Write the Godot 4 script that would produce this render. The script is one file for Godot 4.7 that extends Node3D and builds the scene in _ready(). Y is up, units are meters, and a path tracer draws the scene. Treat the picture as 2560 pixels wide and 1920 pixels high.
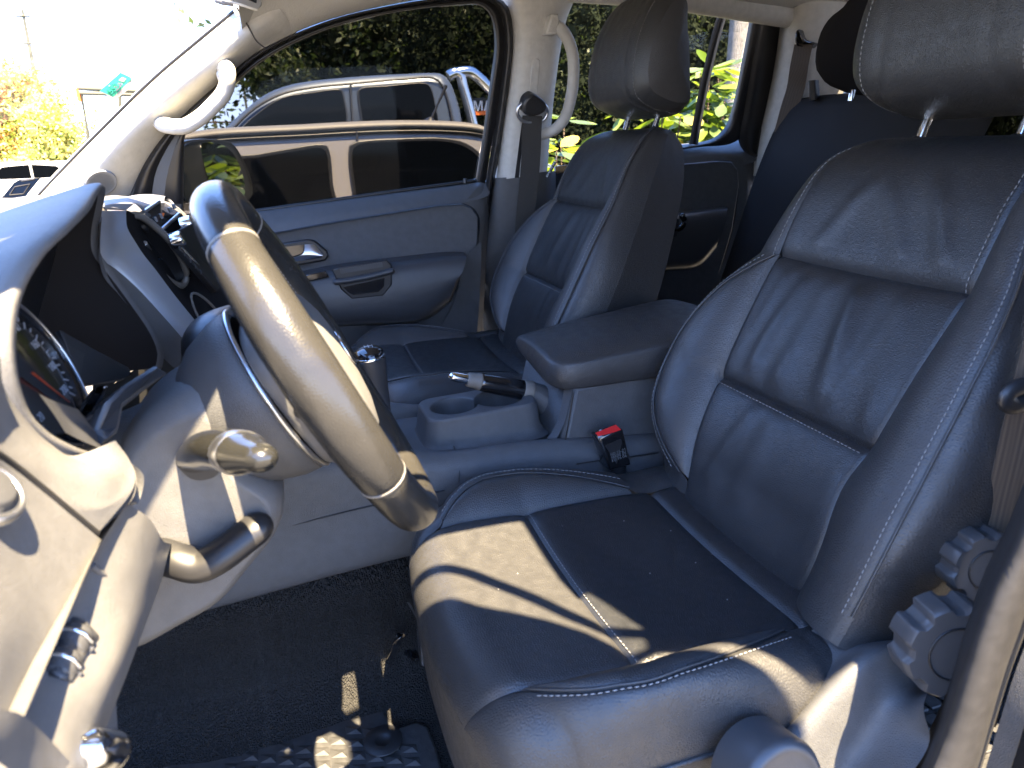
extends Node3D
# A pickup cabin seen across the open driver's door. x runs to the rear of the car, y up, z towards the driver's side; metres.

var M = {}
var names = {}


func V(x: float, y: float, z: float) -> Vector3:
	return Vector3(x, y, z)


# ---------- mesh builder ----------
class MB:
	var v = PackedVector3Array()
	var n = PackedVector3Array()
	var uv = PackedVector2Array()
	var ix = PackedInt32Array()

	func grid(rows: Array, wrap = false, flip = false) -> void:
		var w: int = rows[0].size()
		var h: int = rows.size()
		var base = v.size()
		var nn = PackedVector3Array()
		nn.resize(w * h)
		for r in h:
			for c in w:
				v.append(rows[r][c])
				uv.append(Vector2(float(c) / max(1, w - 1), float(r) / max(1, h - 1)))
		var cols = w if wrap else w - 1
		for r in h - 1:
			for c in cols:
				var c2 = (c + 1) % w
				var a = r * w + c
				var b = r * w + c2
				var d = (r + 1) * w + c
				var e = (r + 1) * w + c2
				for t in [[a, b, e], [a, e, d]]:
					var i: int = t[0]
					var j: int = t[2] if flip else t[1]
					var k: int = t[1] if flip else t[2]
					var fn = (v[base + k] - v[base + i]).cross(v[base + j] - v[base + i])
					nn[i] += fn
					nn[j] += fn
					nn[k] += fn
					ix.append_array([base + i, base + j, base + k])
		if h > 1:  # poles and seams share one normal
			for r in [0, h - 1]:
				if (v[base + r * w] - v[base + r * w + w / 2]).length() < 1e-6:
					var s = Vector3.ZERO
					for c in w:
						s += nn[r * w + c]
					for c in w:
						nn[r * w + c] = s
		for q in nn:
			n.append(q.normalized() if q.length() > 1e-14 else Vector3.UP)

	func tri(a: Vector3, b: Vector3, c: Vector3) -> void:
		var fn = (c - a).cross(b - a).normalized()
		var s = v.size()
		v.append_array([a, b, c])
		n.append_array([fn, fn, fn])
		uv.append_array([Vector2(0, 0), Vector2(1, 0), Vector2(1, 1)])
		ix.append_array([s, s + 1, s + 2])

	func quad(a: Vector3, b: Vector3, c: Vector3, d: Vector3) -> void:
		var fn = (c - a).cross(b - a).normalized()
		var s = v.size()
		v.append_array([a, b, c, d])
		n.append_array([fn, fn, fn, fn])
		uv.append_array([Vector2(0, 1), Vector2(1, 1), Vector2(1, 0), Vector2(0, 0)])
		ix.append_array([s, s + 1, s + 2, s, s + 2, s + 3])

	func poly(pts: Array, towards: Vector3) -> void:  # a flat face with any outline
		var nr = towards.normalized()
		var ax = nr.cross(Vector3.UP if abs(nr.y) < 0.9 else Vector3.RIGHT).normalized()
		var ay = nr.cross(ax)
		var p2 = PackedVector2Array()
		for p in pts:
			p2.append(Vector2(p.dot(ax), p.dot(ay)))
		var t = Geometry2D.triangulate_polygon(p2)
		var s = v.size()
		for p in pts:
			v.append(p)
			n.append(nr)
			uv.append(Vector2(p.dot(ax), p.dot(ay)))
		for i in range(0, t.size(), 3):
			var a = pts[t[i]] as Vector3
			var fn = ((pts[t[i + 2]] as Vector3) - a).cross((pts[t[i + 1]] as Vector3) - a)
			if fn.dot(nr) > 0:
				ix.append_array([s + t[i], s + t[i + 1], s + t[i + 2]])
			else:
				ix.append_array([s + t[i], s + t[i + 2], s + t[i + 1]])

	func slab(pts: Array, depth: Vector3, bevel = 0.0, back = true) -> void:  # outline = the front face; it goes back by depth
		var nr = -depth.normalized()
		var c = Vector3.ZERO
		for p in pts:
			c += p
		c /= pts.size()
		var m = pts.size()
		var turn = 0.0
		for i in m:
			turn += ((pts[i] as Vector3) - c).cross((pts[(i + 1) % m] as Vector3) - c).dot(nr)
		var sg = 1.0 if turn > 0 else -1.0
		var inner: Array = []
		for i in m:
			var e0 = ((pts[i] as Vector3) - pts[(i + m - 1) % m]).normalized()
			var e1 = ((pts[(i + 1) % m] as Vector3) - pts[i]).normalized()
			var w = (nr.cross(e0) + nr.cross(e1))
			w = w.normalized() / max(0.5, sqrt(max(0.25, (1.0 + e0.dot(e1)) / 2.0)))
			inner.append((pts[i] as Vector3) + w * bevel * sg)
		var rows: Array = []
		if bevel > 0.0:
			poly(inner, nr)
			var mid: Array = []
			for i in m:
				mid.append(((pts[i] as Vector3) * 0.72 + (inner[i] as Vector3) * 0.28) + depth.normalized() * bevel * 0.28)
			rows.append(inner)
			rows.append(mid)
			var low: Array = []
			for i in m:
				low.append((pts[i] as Vector3) + depth.normalized() * bevel)
			rows.append(low)
		else:
			poly(pts, nr)
			rows.append(pts)
		if rows.size() > 1:
			grid(rows, true, sg < 0)
		var bot: Array = []
		for p in pts:
			bot.append(p + depth)
		grid([rows[-1], bot], true, sg < 0)
		if back:
			poly(bot, -nr)

	func box(size: Vector3, at: Transform3D, bevel = 0.0) -> void:
		var h = size / 2.0
		var o = [Vector3(-h.x, -h.y, h.z), Vector3(h.x, -h.y, h.z), Vector3(h.x, h.y, h.z), Vector3(-h.x, h.y, h.z)]
		if bevel > 0:
			var r: Array = []
			var b: float = min(bevel, min(h.x, h.y))
			for q in [[-1, -1, 180], [1, -1, 270], [1, 1, 0], [-1, 1, 90]]:
				for k in 4:
					var an = deg_to_rad(q[2] + k * 30.0)
					r.append(Vector3(q[0] * (h.x - b) + b * cos(an), q[1] * (h.y - b) + b * sin(an), h.z))
			o = r
		var w: Array = []
		for p in o:
			w.append(at * p)
		var d = at.basis * Vector3(0, 0, -size.z)
		if bevel > 0 and bevel * 2.2 < size.z:
			slab(w, d * 0.5, bevel, false)
			var w2: Array = []
			for p in o:
				w2.append(at * (Vector3(p.x, p.y, -p.z)))
			slab(w2, -d * 0.5, bevel, false)
		else:
			slab(w, d, bevel * 0.4)

	func tube(path: Array, rad, sides = 10, sq = 1.0, up = Vector3.UP, round_ends = false) -> void:
		var rows: Array = []
		var m = path.size()
		var side = Vector3.ZERO
		for i in m:
			var t = ((path[min(i + 1, m - 1)] as Vector3) - path[max(i - 1, 0)]).normalized()
			var b = t.cross(up)
			if b.length() < 0.05:
				b = side if side.length() > 0.1 else t.cross(Vector3.RIGHT if abs(t.x) < 0.9 else Vector3.BACK)
			b = (b - t * b.dot(t)).normalized()
			side = b
			var nn = b.cross(t)
			var r: float = rad if rad is float or rad is int else rad[i]
			var row = PackedVector3Array()
			for k in sides:
				var an = TAU * k / sides
				row.append(path[i] + b * cos(an) * r + nn * sin(an) * r * sq)
			rows.append(row)
		for e in 2:  # close the ends
			var i = 0 if e == 0 else m - 1
			var t = ((path[0] as Vector3) - path[1]).normalized() if e == 0 else ((path[m - 1] as Vector3) - path[m - 2]).normalized()
			var r: float = rad if rad is float or rad is int else rad[i]
			var src: PackedVector3Array = rows[0] if e == 0 else rows[-1]
			var caps = [[0.92, 0.35], [0.7, 0.7], [0.38, 0.92], [0.0, 1.0]] if round_ends else [[0.9, 0.06], [0.0, 0.08]]
			for cp in caps:
				var row = PackedVector3Array()
				for p in src:
					row.append(path[i] + (p - path[i]) * cp[0] + t * r * cp[1])
				if e == 0:
					rows.push_front(row)
				else:
					rows.append(row)
		grid(rows, true)

	func lathe(prof: Array, segs: int, at: Transform3D) -> void:  # (radius, height) pairs round the local y axis
		var rows: Array = []
		for p in prof:
			var row = PackedVector3Array()
			for k in segs:
				var an = TAU * k / segs
				row.append(at * Vector3(p.x * cos(an), p.y, p.x * sin(an)))
			rows.append(row)
		grid(rows, true)

	func ribbon(path: Array, across: Vector3, width: float, thick: float) -> void:
		var rows: Array = []
		var m = path.size()
		for i in m:
			var t = ((path[min(i + 1, m - 1)] as Vector3) - path[max(i - 1, 0)]).normalized()
			var s = (across - t * across.dot(t)).normalized()
			var u = t.cross(s)
			var a: Vector3 = path[i] - s * width / 2
			var b: Vector3 = path[i] + s * width / 2
			rows.append([a + u * thick, b + u * thick, b, a])
		for j in 4:
			var st: Array = []
			for r in rows:
				st.append([r[j], r[(j + 1) % 4]])
			grid(st)

	func mesh() -> ArrayMesh:
		var a = []
		a.resize(Mesh.ARRAY_MAX)
		a[Mesh.ARRAY_VERTEX] = v
		a[Mesh.ARRAY_NORMAL] = n
		a[Mesh.ARRAY_TEX_UV] = uv
		a[Mesh.ARRAY_INDEX] = ix
		var me = ArrayMesh.new()
		me.add_surface_from_arrays(Mesh.PRIMITIVE_TRIANGLES, a)
		return me


# ---------- curves ----------
func cr(pts: Array, count: int, closed = false) -> Array:  # a smooth curve through the points, evenly spaced
	var dense: Array = []
	var m = pts.size()
	if m == 2 and not closed:
		for i in count:
			dense.append((pts[0] as Vector3).lerp(pts[1], float(i) / (count - 1)))
		return dense
	var spans = m if closed else m - 1
	for i in spans:
		var p0: Vector3 = pts[(i + m - 1) % m] if closed or i > 0 else 2.0 * pts[0] - pts[1]
		var p1: Vector3 = pts[i]
		var p2: Vector3 = pts[(i + 1) % m]
		var p3: Vector3 = pts[(i + 2) % m] if closed or i + 2 < m else 2.0 * pts[m - 1] - pts[m - 2]
		var d1: float = max(1e-5, sqrt(p0.distance_to(p1)))
		var d2: float = max(1e-5, sqrt(p1.distance_to(p2)))
		var d3: float = max(1e-5, sqrt(p2.distance_to(p3)))
		var m1 = ((p1 - p0) / d1 - (p2 - p0) / (d1 + d2) + (p2 - p1) / d2) * d2
		var m2 = ((p2 - p1) / d2 - (p3 - p1) / (d2 + d3) + (p3 - p2) / d3) * d2
		for k in 16:
			var t = k / 16.0
			var t2 = t * t
			var t3 = t2 * t
			dense.append(p1 * (2 * t3 - 3 * t2 + 1) + m1 * (t3 - 2 * t2 + t) + p2 * (-2 * t3 + 3 * t2) + m2 * (t3 - t2))
	dense.append(pts[0] if closed else pts[m - 1])
	return even(dense, count, closed)


func even(dense: Array, count: int, closed = false) -> Array:
	var ln = [0.0]
	for i in range(1, dense.size()):
		ln.append(ln[-1] + (dense[i] as Vector3).distance_to(dense[i - 1]))
	var out: Array = []
	var j = 0
	for i in count:
		var want: float = ln[-1] * i / float(count if closed else count - 1)
		while j < dense.size() - 2 and ln[j + 1] < want:
			j += 1
		var span: float = max(1e-9, ln[j + 1] - ln[j])
		out.append((dense[j] as Vector3).lerp(dense[j + 1], clamp((want - ln[j]) / span, 0, 1)))
	return out


func sheet(guides: Array, nu: int, nv: int) -> Array:  # a smooth surface through guide curves: rows of points
	var g: Array = []
	for c in guides:
		g.append(cr(c, nu))
	var cols: Array = []
	for i in nu:
		var c: Array = []
		for k in g.size():
			c.append(g[k][i])
		cols.append(cr(c, nv))
	var rows: Array = []
	for r in nv:
		var row = PackedVector3Array()
		for i in nu:
			row.append(cols[i][r])
		rows.append(row)
	return rows


func grid_normals(rows: Array) -> Array:
	var out: Array = []
	var h = rows.size()
	for r in h:
		var w: int = rows[r].size()
		var row: Array = []
		for c in w:
			var du: Vector3 = rows[r][min(c + 1, w - 1)] - rows[r][max(c - 1, 0)]
			var dv: Vector3 = rows[min(r + 1, h - 1)][c] - rows[max(r - 1, 0)][c]
			row.append(dv.cross(du).normalized())
		out.append(row)
	return out


func puffed(rows: Array, puff: float, edge: float, skirt = 0.0) -> Array:  # raises the middle of a panel, rounds its rim and turns it in by skirt
	var nn = grid_normals(rows)
	var h = rows.size()
	var w: int = rows[0].size()
	var out: Array = []
	for r in h:
		var row = PackedVector3Array()
		for c in w:
			var p: Vector3 = rows[r][c]
			var d: float = min(min(p.distance_to(rows[r][0]), p.distance_to(rows[r][w - 1])), min(p.distance_to(rows[0][c]), p.distance_to(rows[h - 1][c])))
			row.append(p + nn[r][c] * puff * (1.0 - exp(-d / edge)))
		out.append(row)
	if skirt > 0:
		var res: Array = []
		for r in range(-1, h + 1):
			var q: int = clamp(r, 0, h - 1)
			var row = PackedVector3Array()
			var down = skirt if r < 0 or r >= h else 0.0
			for c in range(-1, w + 1):
				var k: int = clamp(c, 0, w - 1)
				var dn: float = skirt if c < 0 or c >= w else down
				row.append(out[q][k] - nn[q][k] * dn)
			res.append(row)
		return res
	return out


func moved(pts: Array, d: Vector3) -> Array:
	var o: Array = []
	for p in pts:
		o.append(p + d)
	return o


func tab(t: Array, x: float) -> float:  # smooth table look-up
	var m = t.size()
	if x <= t[0].x:
		return t[0].y
	for i in m - 1:
		if x <= t[i + 1].x:
			var s: float = (x - t[i].x) / (t[i + 1].x - t[i].x)
			var y0: float = t[max(i - 1, 0)].y
			var y3: float = t[min(i + 2, m - 1)].y
			var m1: float = (t[i + 1].y - y0) / (t[i + 1].x - t[max(i - 1, 0)].x) * (t[i + 1].x - t[i].x)
			var m2: float = (y3 - t[i].y) / (t[min(i + 2, m - 1)].x - t[i].x) * (t[i + 1].x - t[i].x)
			return t[i].y * (2 * s * s * s - 3 * s * s + 1) + m1 * (s * s * s - 2 * s * s + s) + t[i + 1].y * (3 * s * s - 2 * s * s * s) + m2 * (s * s * s - s * s)
	return t[-1].y


func ss(a: float, b: float, x: float) -> float:
	return smoothstep(a, b, x)


func frame(at: Vector3, y: Vector3, x = Vector3.ZERO) -> Transform3D:  # a transform whose y axis points along y
	var yy = y.normalized()
	var xx = x if x.length() > 0.1 else yy.cross(Vector3.RIGHT if abs(yy.x) < 0.8 else Vector3.BACK)
	xx = (xx - yy * xx.dot(yy)).normalized()
	return Transform3D(Basis(xx, yy, xx.cross(yy)), at)


func disc(c: Vector3, ax: Vector3, ay: Vector3, count: int) -> Array:
	var o: Array = []
	for i in count:
		o.append(c + ax * cos(TAU * i / count) + ay * sin(TAU * i / count))
	return o


# ---------- things and parts ----------
func numbered(called: String) -> String:
	var k: int = names.get(called, -1) + 1
	names[called] = k
	return called if k == 0 else "%s_%03d" % [called, k]


func thing(called: String, label: String, category: String, group = "") -> Node3D:
	var o = Node3D.new()
	o.name = numbered(called)
	add_child(o)
	tag(o, label, category, group)
	return o


func tag(o: Node, label: String, category: String, group = "") -> void:
	o.set_meta("label", label)
	o.set_meta("category", category)
	if group:
		o.set_meta("group", group)


func mk(called: String, mb: MB, m: Material, parent: Node3D, stuff = false) -> MeshInstance3D:
	var o = MeshInstance3D.new()
	o.name = called
	o.mesh = mb.mesh()
	o.material_override = m
	parent.add_child(o, true)
	if stuff:
		o.set_meta("kind", "stuff")
	return o


func struct(called: String, mb: MB, m: Material, label: String) -> MeshInstance3D:
	var o = mk(numbered(called), mb, m, self)
	o.set_meta("kind", "structure")
	o.set_meta("label", label)
	return o


func settle(o: Node3D) -> void:  # puts the thing's origin at its base
	var box = AABB()
	var first = true
	for c in o.get_children():
		if c is MeshInstance3D:
			var b: AABB = c.transform * c.mesh.get_aabb()
			box = b if first else box.merge(b)
			first = false
	if first:
		return
	var base = Vector3(box.get_center().x, box.position.y, box.get_center().z)
	o.position += o.basis * base
	for c in o.get_children():
		c.position -= base


func lettering(text: String, size: float, at: Transform3D, m: Material, parent: Node3D, called = "lettering", bold = false) -> void:
	var tm = TextMesh.new()
	var f = SystemFont.new()
	f.font_names = PackedStringArray(["Droid Sans"])
	if bold:
		f.font_weight = 700
	tm.font = f
	tm.text = text
	tm.font_size = 64
	tm.pixel_size = size / 46.0
	tm.depth = 0.0004
	tm.curve_step = 2.0
	var o = MeshInstance3D.new()
	o.name = called
	o.mesh = tm
	o.material_override = m
	o.transform = at
	parent.add_child(o, true)


# ---------- materials ----------
func noise_tex(kind: int, freq: float, size: int, bump: float, oct = 1, sd = 1) -> NoiseTexture2D:
	var f = FastNoiseLite.new()
	f.noise_type = kind
	f.frequency = freq
	f.seed = sd
	f.fractal_octaves = oct
	if oct == 1:
		f.fractal_type = FastNoiseLite.FRACTAL_NONE
	if kind == FastNoiseLite.TYPE_CELLULAR:
		f.cellular_return_type = FastNoiseLite.RETURN_DISTANCE2_SUB
		f.cellular_jitter = 0.9
	var t = NoiseTexture2D.new()
	t.noise = f
	t.width = size
	t.height = size
	t.seamless = true
	if bump > 0:
		t.as_normal_map = true
		t.bump_strength = bump
	return t


func tint_tex(freq: float, size: int, lo: float, hi: float, sd: int) -> NoiseTexture2D:
	var t = noise_tex(FastNoiseLite.TYPE_SIMPLEX_SMOOTH, freq, size, 0.0, 4, sd)
	var g = Gradient.new()
	g.set_color(0, Color(lo, lo, lo))
	g.set_color(1, Color(hi, hi, hi))
	t.color_ramp = g
	return t


func mat(called: String, c: Color, rough: float, o = {}) -> StandardMaterial3D:  # c holds real, linear base colours
	var m = StandardMaterial3D.new()
	m.albedo_color = c.linear_to_srgb()
	m.roughness = rough
	m.metallic = o.get("metal", 0.0)
	m.metallic_specular = o.get("spec", 0.5)
	if o.has("normal"):
		m.normal_enabled = true
		m.normal_texture = o.normal
		m.normal_scale = o.get("ns", 1.0)
	if o.has("tint"):
		m.albedo_texture = o.tint
	if o.has("rtex"):
		m.roughness_texture = o.rtex
	if o.has("normal") or o.has("tint") or o.has("rtex"):
		m.uv1_triplanar = true
		var s: float = o.get("scale", 8.0)
		m.uv1_scale = Vector3(s, s, s)
	if o.has("coat"):
		m.clearcoat_enabled = true
		m.clearcoat = o.coat
		m.clearcoat_roughness = 0.05
	if o.has("alpha"):
		m.transparency = BaseMaterial3D.TRANSPARENCY_ALPHA
		m.albedo_color.a = o.alpha
	if o.has("rim"):
		m.rim_enabled = true
		m.rim = o.rim
	if o.has("back"):
		m.backlight_enabled = true
		m.backlight = (o.back as Color).linear_to_srgb()
	if o.has("emit"):
		m.emission_enabled = true
		m.emission = o.emit
	M[called] = m
	return m


func weave_tex() -> ImageTexture:  # a woven band, repeated
	var im = Image.create(64, 64, false, Image.FORMAT_RGB8)
	for y in 64:
		for x in 64:
			var k = 0.5 + 0.5 * sin(TAU * (x / 16.0 + floor(y / 8.0) * 0.5)) * sin(TAU * y / 16.0 + 0.4)
			var s = 0.55 + 0.45 * k
			im.set_pixel(x, y, Color(s, s, s))
	return ImageTexture.create_from_image(im)


func materials() -> void:
	var leather_n = noise_tex(FastNoiseLite.TYPE_CELLULAR, 0.11, 512, 5.0)
	var fine_n = noise_tex(FastNoiseLite.TYPE_CELLULAR, 0.16, 512, 5.0, 1, 5)
	var soft_n = noise_tex(FastNoiseLite.TYPE_SIMPLEX_SMOOTH, 0.02, 512, 6.0, 4, 9)
	var fibre_n = noise_tex(FastNoiseLite.TYPE_SIMPLEX, 0.12, 512, 16.0, 4, 3)
	var worn = tint_tex(0.012, 512, 0.9, 1.0, 4)
	var patchy = tint_tex(0.02, 512, 0.7, 1.0, 8)
	var fleck = tint_tex(0.2, 512, 0.55, 1.0, 6)
	var gloss = tint_tex(0.012, 512, 0.62, 1.0, 12)
	mat("leather", Color(0.029, 0.029, 0.030), 0.56, {"normal": leather_n, "ns": 0.42, "rtex": gloss, "tint": worn, "scale": 7.0})
	mat("leather_insert", Color(0.015, 0.016, 0.018), 0.50, {"normal": leather_n, "ns": 0.42, "rtex": gloss, "tint": worn, "scale": 8.0})
	mat("thread", Color(0.19, 0.19, 0.19), 0.7)
	mat("lint", Color(0.5, 0.48, 0.45), 0.9)
	mat("dash", Color(0.098, 0.097, 0.096), 0.55, {"normal": fine_n, "ns": 0.26, "tint": worn, "scale": 8.0})
	mat("plastic", Color(0.066, 0.068, 0.072), 0.55, {"normal": fine_n, "ns": 0.35, "tint": worn, "scale": 7.0})
	mat("plastic_smooth", Color(0.036, 0.037, 0.040), 0.42, {"normal": soft_n, "ns": 0.1, "scale": 4.0})
	mat("plastic_grey", Color(0.14, 0.13, 0.115), 0.5, {"normal": fine_n, "ns": 0.3, "scale": 7.0})
	mat("wheel_leather", Color(0.024, 0.023, 0.021), 0.30, {"normal": leather_n, "ns": 0.12, "rtex": gloss, "tint": worn, "scale": 7.0})
	mat("stalk", Color(0.013, 0.013, 0.012), 0.22, {"coat": 0.4})
	mat("knob", Color(0.05, 0.05, 0.052), 0.35, {"coat": 0.2})
	mat("black", Color(0.012, 0.012, 0.013), 0.4)
	mat("gloss_black", Color(0.008, 0.008, 0.009), 0.12, {"coat": 0.6})
	mat("rubber", Color(0.034, 0.034, 0.035), 0.6, {"normal": soft_n, "ns": 0.2, "tint": patchy, "scale": 5.0})
	mat("chrome", Color(0.75, 0.76, 0.78), 0.12, {"metal": 1.0})
	mat("satin", Color(0.55, 0.56, 0.58), 0.32, {"metal": 1.0})
	mat("silver_trim", Color(0.42, 0.45, 0.50), 0.38, {"metal": 0.5})
	mat("carpet", Color(0.055, 0.054, 0.053), 0.98, {"normal": fibre_n, "ns": 1.6, "tint": fleck, "scale": 5.0, "spec": 0.1})
	mat("pillar", Color(0.46, 0.45, 0.42), 0.75, {"normal": soft_n, "ns": 0.25, "scale": 7.0, "tint": worn})
	mat("headliner", Color(0.42, 0.41, 0.38), 0.95, {"normal": fibre_n, "ns": 0.35, "scale": 8.0})
	mat("web", Color(0.055, 0.052, 0.048), 0.75, {"tint": weave_tex(), "scale": 100.0, "normal": fibre_n, "ns": 0.5})
	mat("web_brown", Color(0.085, 0.062, 0.042), 0.8, {"tint": weave_tex(), "scale": 80.0, "rim": 0.4})
	mat("steel_grey", Color(0.20, 0.205, 0.21), 0.6)
	mat("seal", Color(0.016, 0.015, 0.015), 0.6, {"normal": soft_n, "ns": 0.2, "tint": patchy, "scale": 5.0})
	mat("red", Color(0.75, 0.02, 0.02), 0.35, {"coat": 0.3})
	mat("white", Color(0.72, 0.73, 0.74), 0.5)
	mat("print", Color(0.55, 0.57, 0.6), 0.5)
	mat("print_mid", Color(0.28, 0.29, 0.31), 0.5)
	mat("print_dim", Color(0.10, 0.105, 0.11), 0.5)
	mat("needle_red", Color(0.22, 0.03, 0.01), 0.5)
	mat("orange", Color(0.75, 0.16, 0.02), 0.5)
	mat("glass", Color(0.9, 0.95, 0.95), 0.02, {"alpha": 0.04, "spec": 0.2})
	mat("tinted", Color(0.001, 0.0012, 0.0012), 0.03, {"alpha": 0.90, "spec": 0.15})
	mat("tint_light", Color(0.001, 0.0012, 0.0014), 0.03, {"alpha": 0.60, "spec": 0.12})
	mat("dark_glass", Color(0.0015, 0.002, 0.003), 0.05, {"spec": 0.22})
	mat("mirror", Color(0.55, 0.56, 0.58), 0.02, {"metal": 1.0})
	mat("paint_white", Color(0.55, 0.545, 0.54), 0.3, {"coat": 0.8, "metal": 0.15})
	mat("paint_silver", Color(0.30, 0.285, 0.285), 0.35, {"coat": 0.5, "metal": 0.1})
	mat("matt_black", Color(0.014, 0.013, 0.013), 0.85, {"spec": 0.2})
	mat("tint_rear", Color(0.001, 0.0012, 0.0014), 0.03, {"alpha": 0.2, "spec": 0.15})
	mat("tint_dark", Color(0.001, 0.0012, 0.0014), 0.03, {"alpha": 0.8, "spec": 0.15})
	mat("leaf_shaded", Color(0.008, 0.011, 0.006), 0.8, {"spec": 0.1})  # near-black leaf, deep shade put into the base colour
	mat("paint_grey", Color(0.070, 0.088, 0.120), 0.34, {"coat": 0.8, "metal": 0.4})
	mat("asphalt", Color(0.19, 0.185, 0.175), 0.95, {"normal": fibre_n, "ns": 0.5, "tint": patchy, "scale": 0.6})
	mat("lawn", Color(0.09, 0.12, 0.03), 1.0, {"tint": patchy, "scale": 0.6})
	mat("bark", Color(0.13, 0.09, 0.065), 0.95, {"normal": fibre_n, "ns": 1.2, "tint": patchy, "scale": 1.2})
	mat("bark_pale", Color(0.30, 0.285, 0.26), 0.95, {"normal": fibre_n, "ns": 1.2, "tint": patchy, "scale": 1.6})
	mat("leaf_dark", Color(0.014, 0.020, 0.009), 0.6, {"spec": 0.2, "back": Color(0.03, 0.05, 0.01)})
	mat("leaf_mid", Color(0.035, 0.046, 0.016), 0.6, {"back": Color(0.05, 0.08, 0.015)})
	mat("leather_black_shaded", Color(0.014, 0.013, 0.013), 0.75, {"spec": 0.22, "normal": leather_n, "ns": 0.3, "scale": 9.0})  # rear bench: black-brown leather, darkened further in colour for the shade there
	mat("old_steel", Color(0.04, 0.042, 0.03), 0.7)
	mat("leaf_yellow", Color(0.40, 0.37, 0.12), 0.6, {"back": Color(0.25, 0.2, 0.02)})
	mat("leaf_lime", Color(0.10, 0.135, 0.025), 0.4, {"back": Color(0.14, 0.2, 0.01)})
	mat("leaf_green", Color(0.045, 0.07, 0.018), 0.4, {"back": Color(0.06, 0.1, 0.01)})
	mat("leaf_gold", Color(0.26, 0.20, 0.03), 0.42, {"back": Color(0.3, 0.24, 0.02)})
	mat("leaf_red", Color(0.40, 0.20, 0.10), 0.6, {"back": Color(0.25, 0.06, 0.02)})
	mat("wall_white", Color(0.7, 0.69, 0.66), 0.9)
	mat("steel", Color(0.42, 0.43, 0.44), 0.5, {"metal": 0.5})
	mat("green_print", Color(0.02, 0.30, 0.20), 0.5)
	mat("card_grey", Color(0.16, 0.165, 0.18), 0.6)


func _ready() -> void:
	# camera, sky, sun, exposure
	var cam = Camera3D.new()
	cam.name = "camera"
	var ca = CameraAttributesPhysical.new()
	ca.frustum_focal_length = 21.951
	ca.frustum_near = 0.02
	ca.frustum_far = 900.0
	ca.frustum_focus_distance = 1.25
	ca.exposure_aperture = 7.5
	cam.attributes = ca
	cam.transform = Transform3D(Basis(V(0.9493,-0.0152,0.3139), V(0.113,0.9486,-0.2958), V(-0.2933,0.3162,0.9022)), V(0,0.802,1.0562))
	add_child(cam)
	cam.current = true
	var env = Environment.new()
	env.background_mode = Environment.BG_SKY
	var sk = ProceduralSkyMaterial.new()
	sk.sky_top_color = Color(0.41, 0.57, 0.85)
	sk.sky_horizon_color = Color(0.80, 0.87, 0.97)
	sk.sky_curve = 0.16
	sk.ground_bottom_color = Color(0.30, 0.29, 0.27)
	sk.ground_horizon_color = Color(0.62, 0.62, 0.60)
	sk.sun_angle_max = 6.0
	var sky = Sky.new()
	sky.sky_material = sk
	env.sky = sky
	env.background_energy_multiplier = 0.60
	env.tonemap_mode = Environment.TONE_MAPPER_LINEAR
	env.tonemap_exposure = 16.0
	env.sdfgi_enabled = true
	env.ssao_enabled = true
	env.ssil_enabled = true
	var we = WorldEnvironment.new()
	we.name = "environment"
	we.environment = env
	add_child(we)
	var sun = DirectionalLight3D.new()
	sun.name = "sun"
	sun.light_color = Color(1.0, 0.90, 0.73)
	sun.light_energy = 1.6
	sun.light_angular_distance = 0.53
	sun.shadow_enabled = true
	var sd = Vector3(0.12, 1.0, 0.41).normalized()
	sun.basis = Basis.looking_at(-sd, Vector3.UP)
	add_child(sun)
	materials()
	# the place
	build_ground()
	build_floor()
	build_body()
	build_passenger_door()
	build_rear_door()
	build_pillars()
	build_dashboard()
	build_console()
	# the things in it
	build_seats()
	build_rear_bench()
	build_wheel()
	build_belts()
	build_small()
	build_shade_rack()
	build_outside()


# ---------- seats: a = across (positive towards the door), b = up the backrest, c = forward of it ----------
const SEAT_S = [Vector2(0, 0.100), Vector2(0.04, 0.108), Vector2(0.09, 0.122), Vector2(0.18, 0.137), Vector2(0.27, 0.143), Vector2(0.364, 0.148), Vector2(0.445, 0.147), Vector2(0.51, 0.141), Vector2(0.557, 0.10)]
const SEAT_R = [Vector2(0.03, 0.112), Vector2(0.06, 0.165), Vector2(0.09, 0.198), Vector2(0.13, 0.218), Vector2(0.18, 0.226), Vector2(0.24, 0.221), Vector2(0.30, 0.200), Vector2(0.34, 0.172), Vector2(0.366, 0.149)]
const SEAT_R_WIDE = [Vector2(0, 0.232), Vector2(0.05, 0.236), Vector2(0.1, 0.237), Vector2(0.18, 0.234), Vector2(0.3, 0.226), Vector2(0.37, 0.212), Vector2(0.44, 0.191), Vector2(0.50, 0.166), Vector2(0.535, 0.142), Vector2(0.557, 0.105)]
const SEAT_W = [Vector2(0, 0.19), Vector2(0.04, 0.222), Vector2(0.09, 0.25), Vector2(0.17, 0.263), Vector2(0.255, 0.256), Vector2(0.34, 0.232), Vector2(0.43, 0.203), Vector2(0.50, 0.176), Vector2(0.54, 0.142), Vector2(0.557, 0.115)]
const SEAT_C = [Vector2(0, 0.0), Vector2(0.10, 0.008), Vector2(0.2, 0.006), Vector2(0.35, 0.0), Vector2(0.44, 0.0), Vector2(0.48, -0.004), Vector2(0.51, -0.012), Vector2(0.535, -0.026), Vector2(0.55, -0.043), Vector2(0.557, -0.064)]
const SEAT_BACK = [Vector2(0, -0.10), Vector2(0.1, -0.125), Vector2(0.3, -0.125), Vector2(0.45, -0.115), Vector2(0.557, -0.095)]


func groove(d: float) -> float:  # how deep a seam lies at distance d from it
	return exp(-pow(d / 0.0030, 2.0)) * 0.0034 + exp(-pow(d / 0.011, 2.0)) * 0.0022


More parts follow.
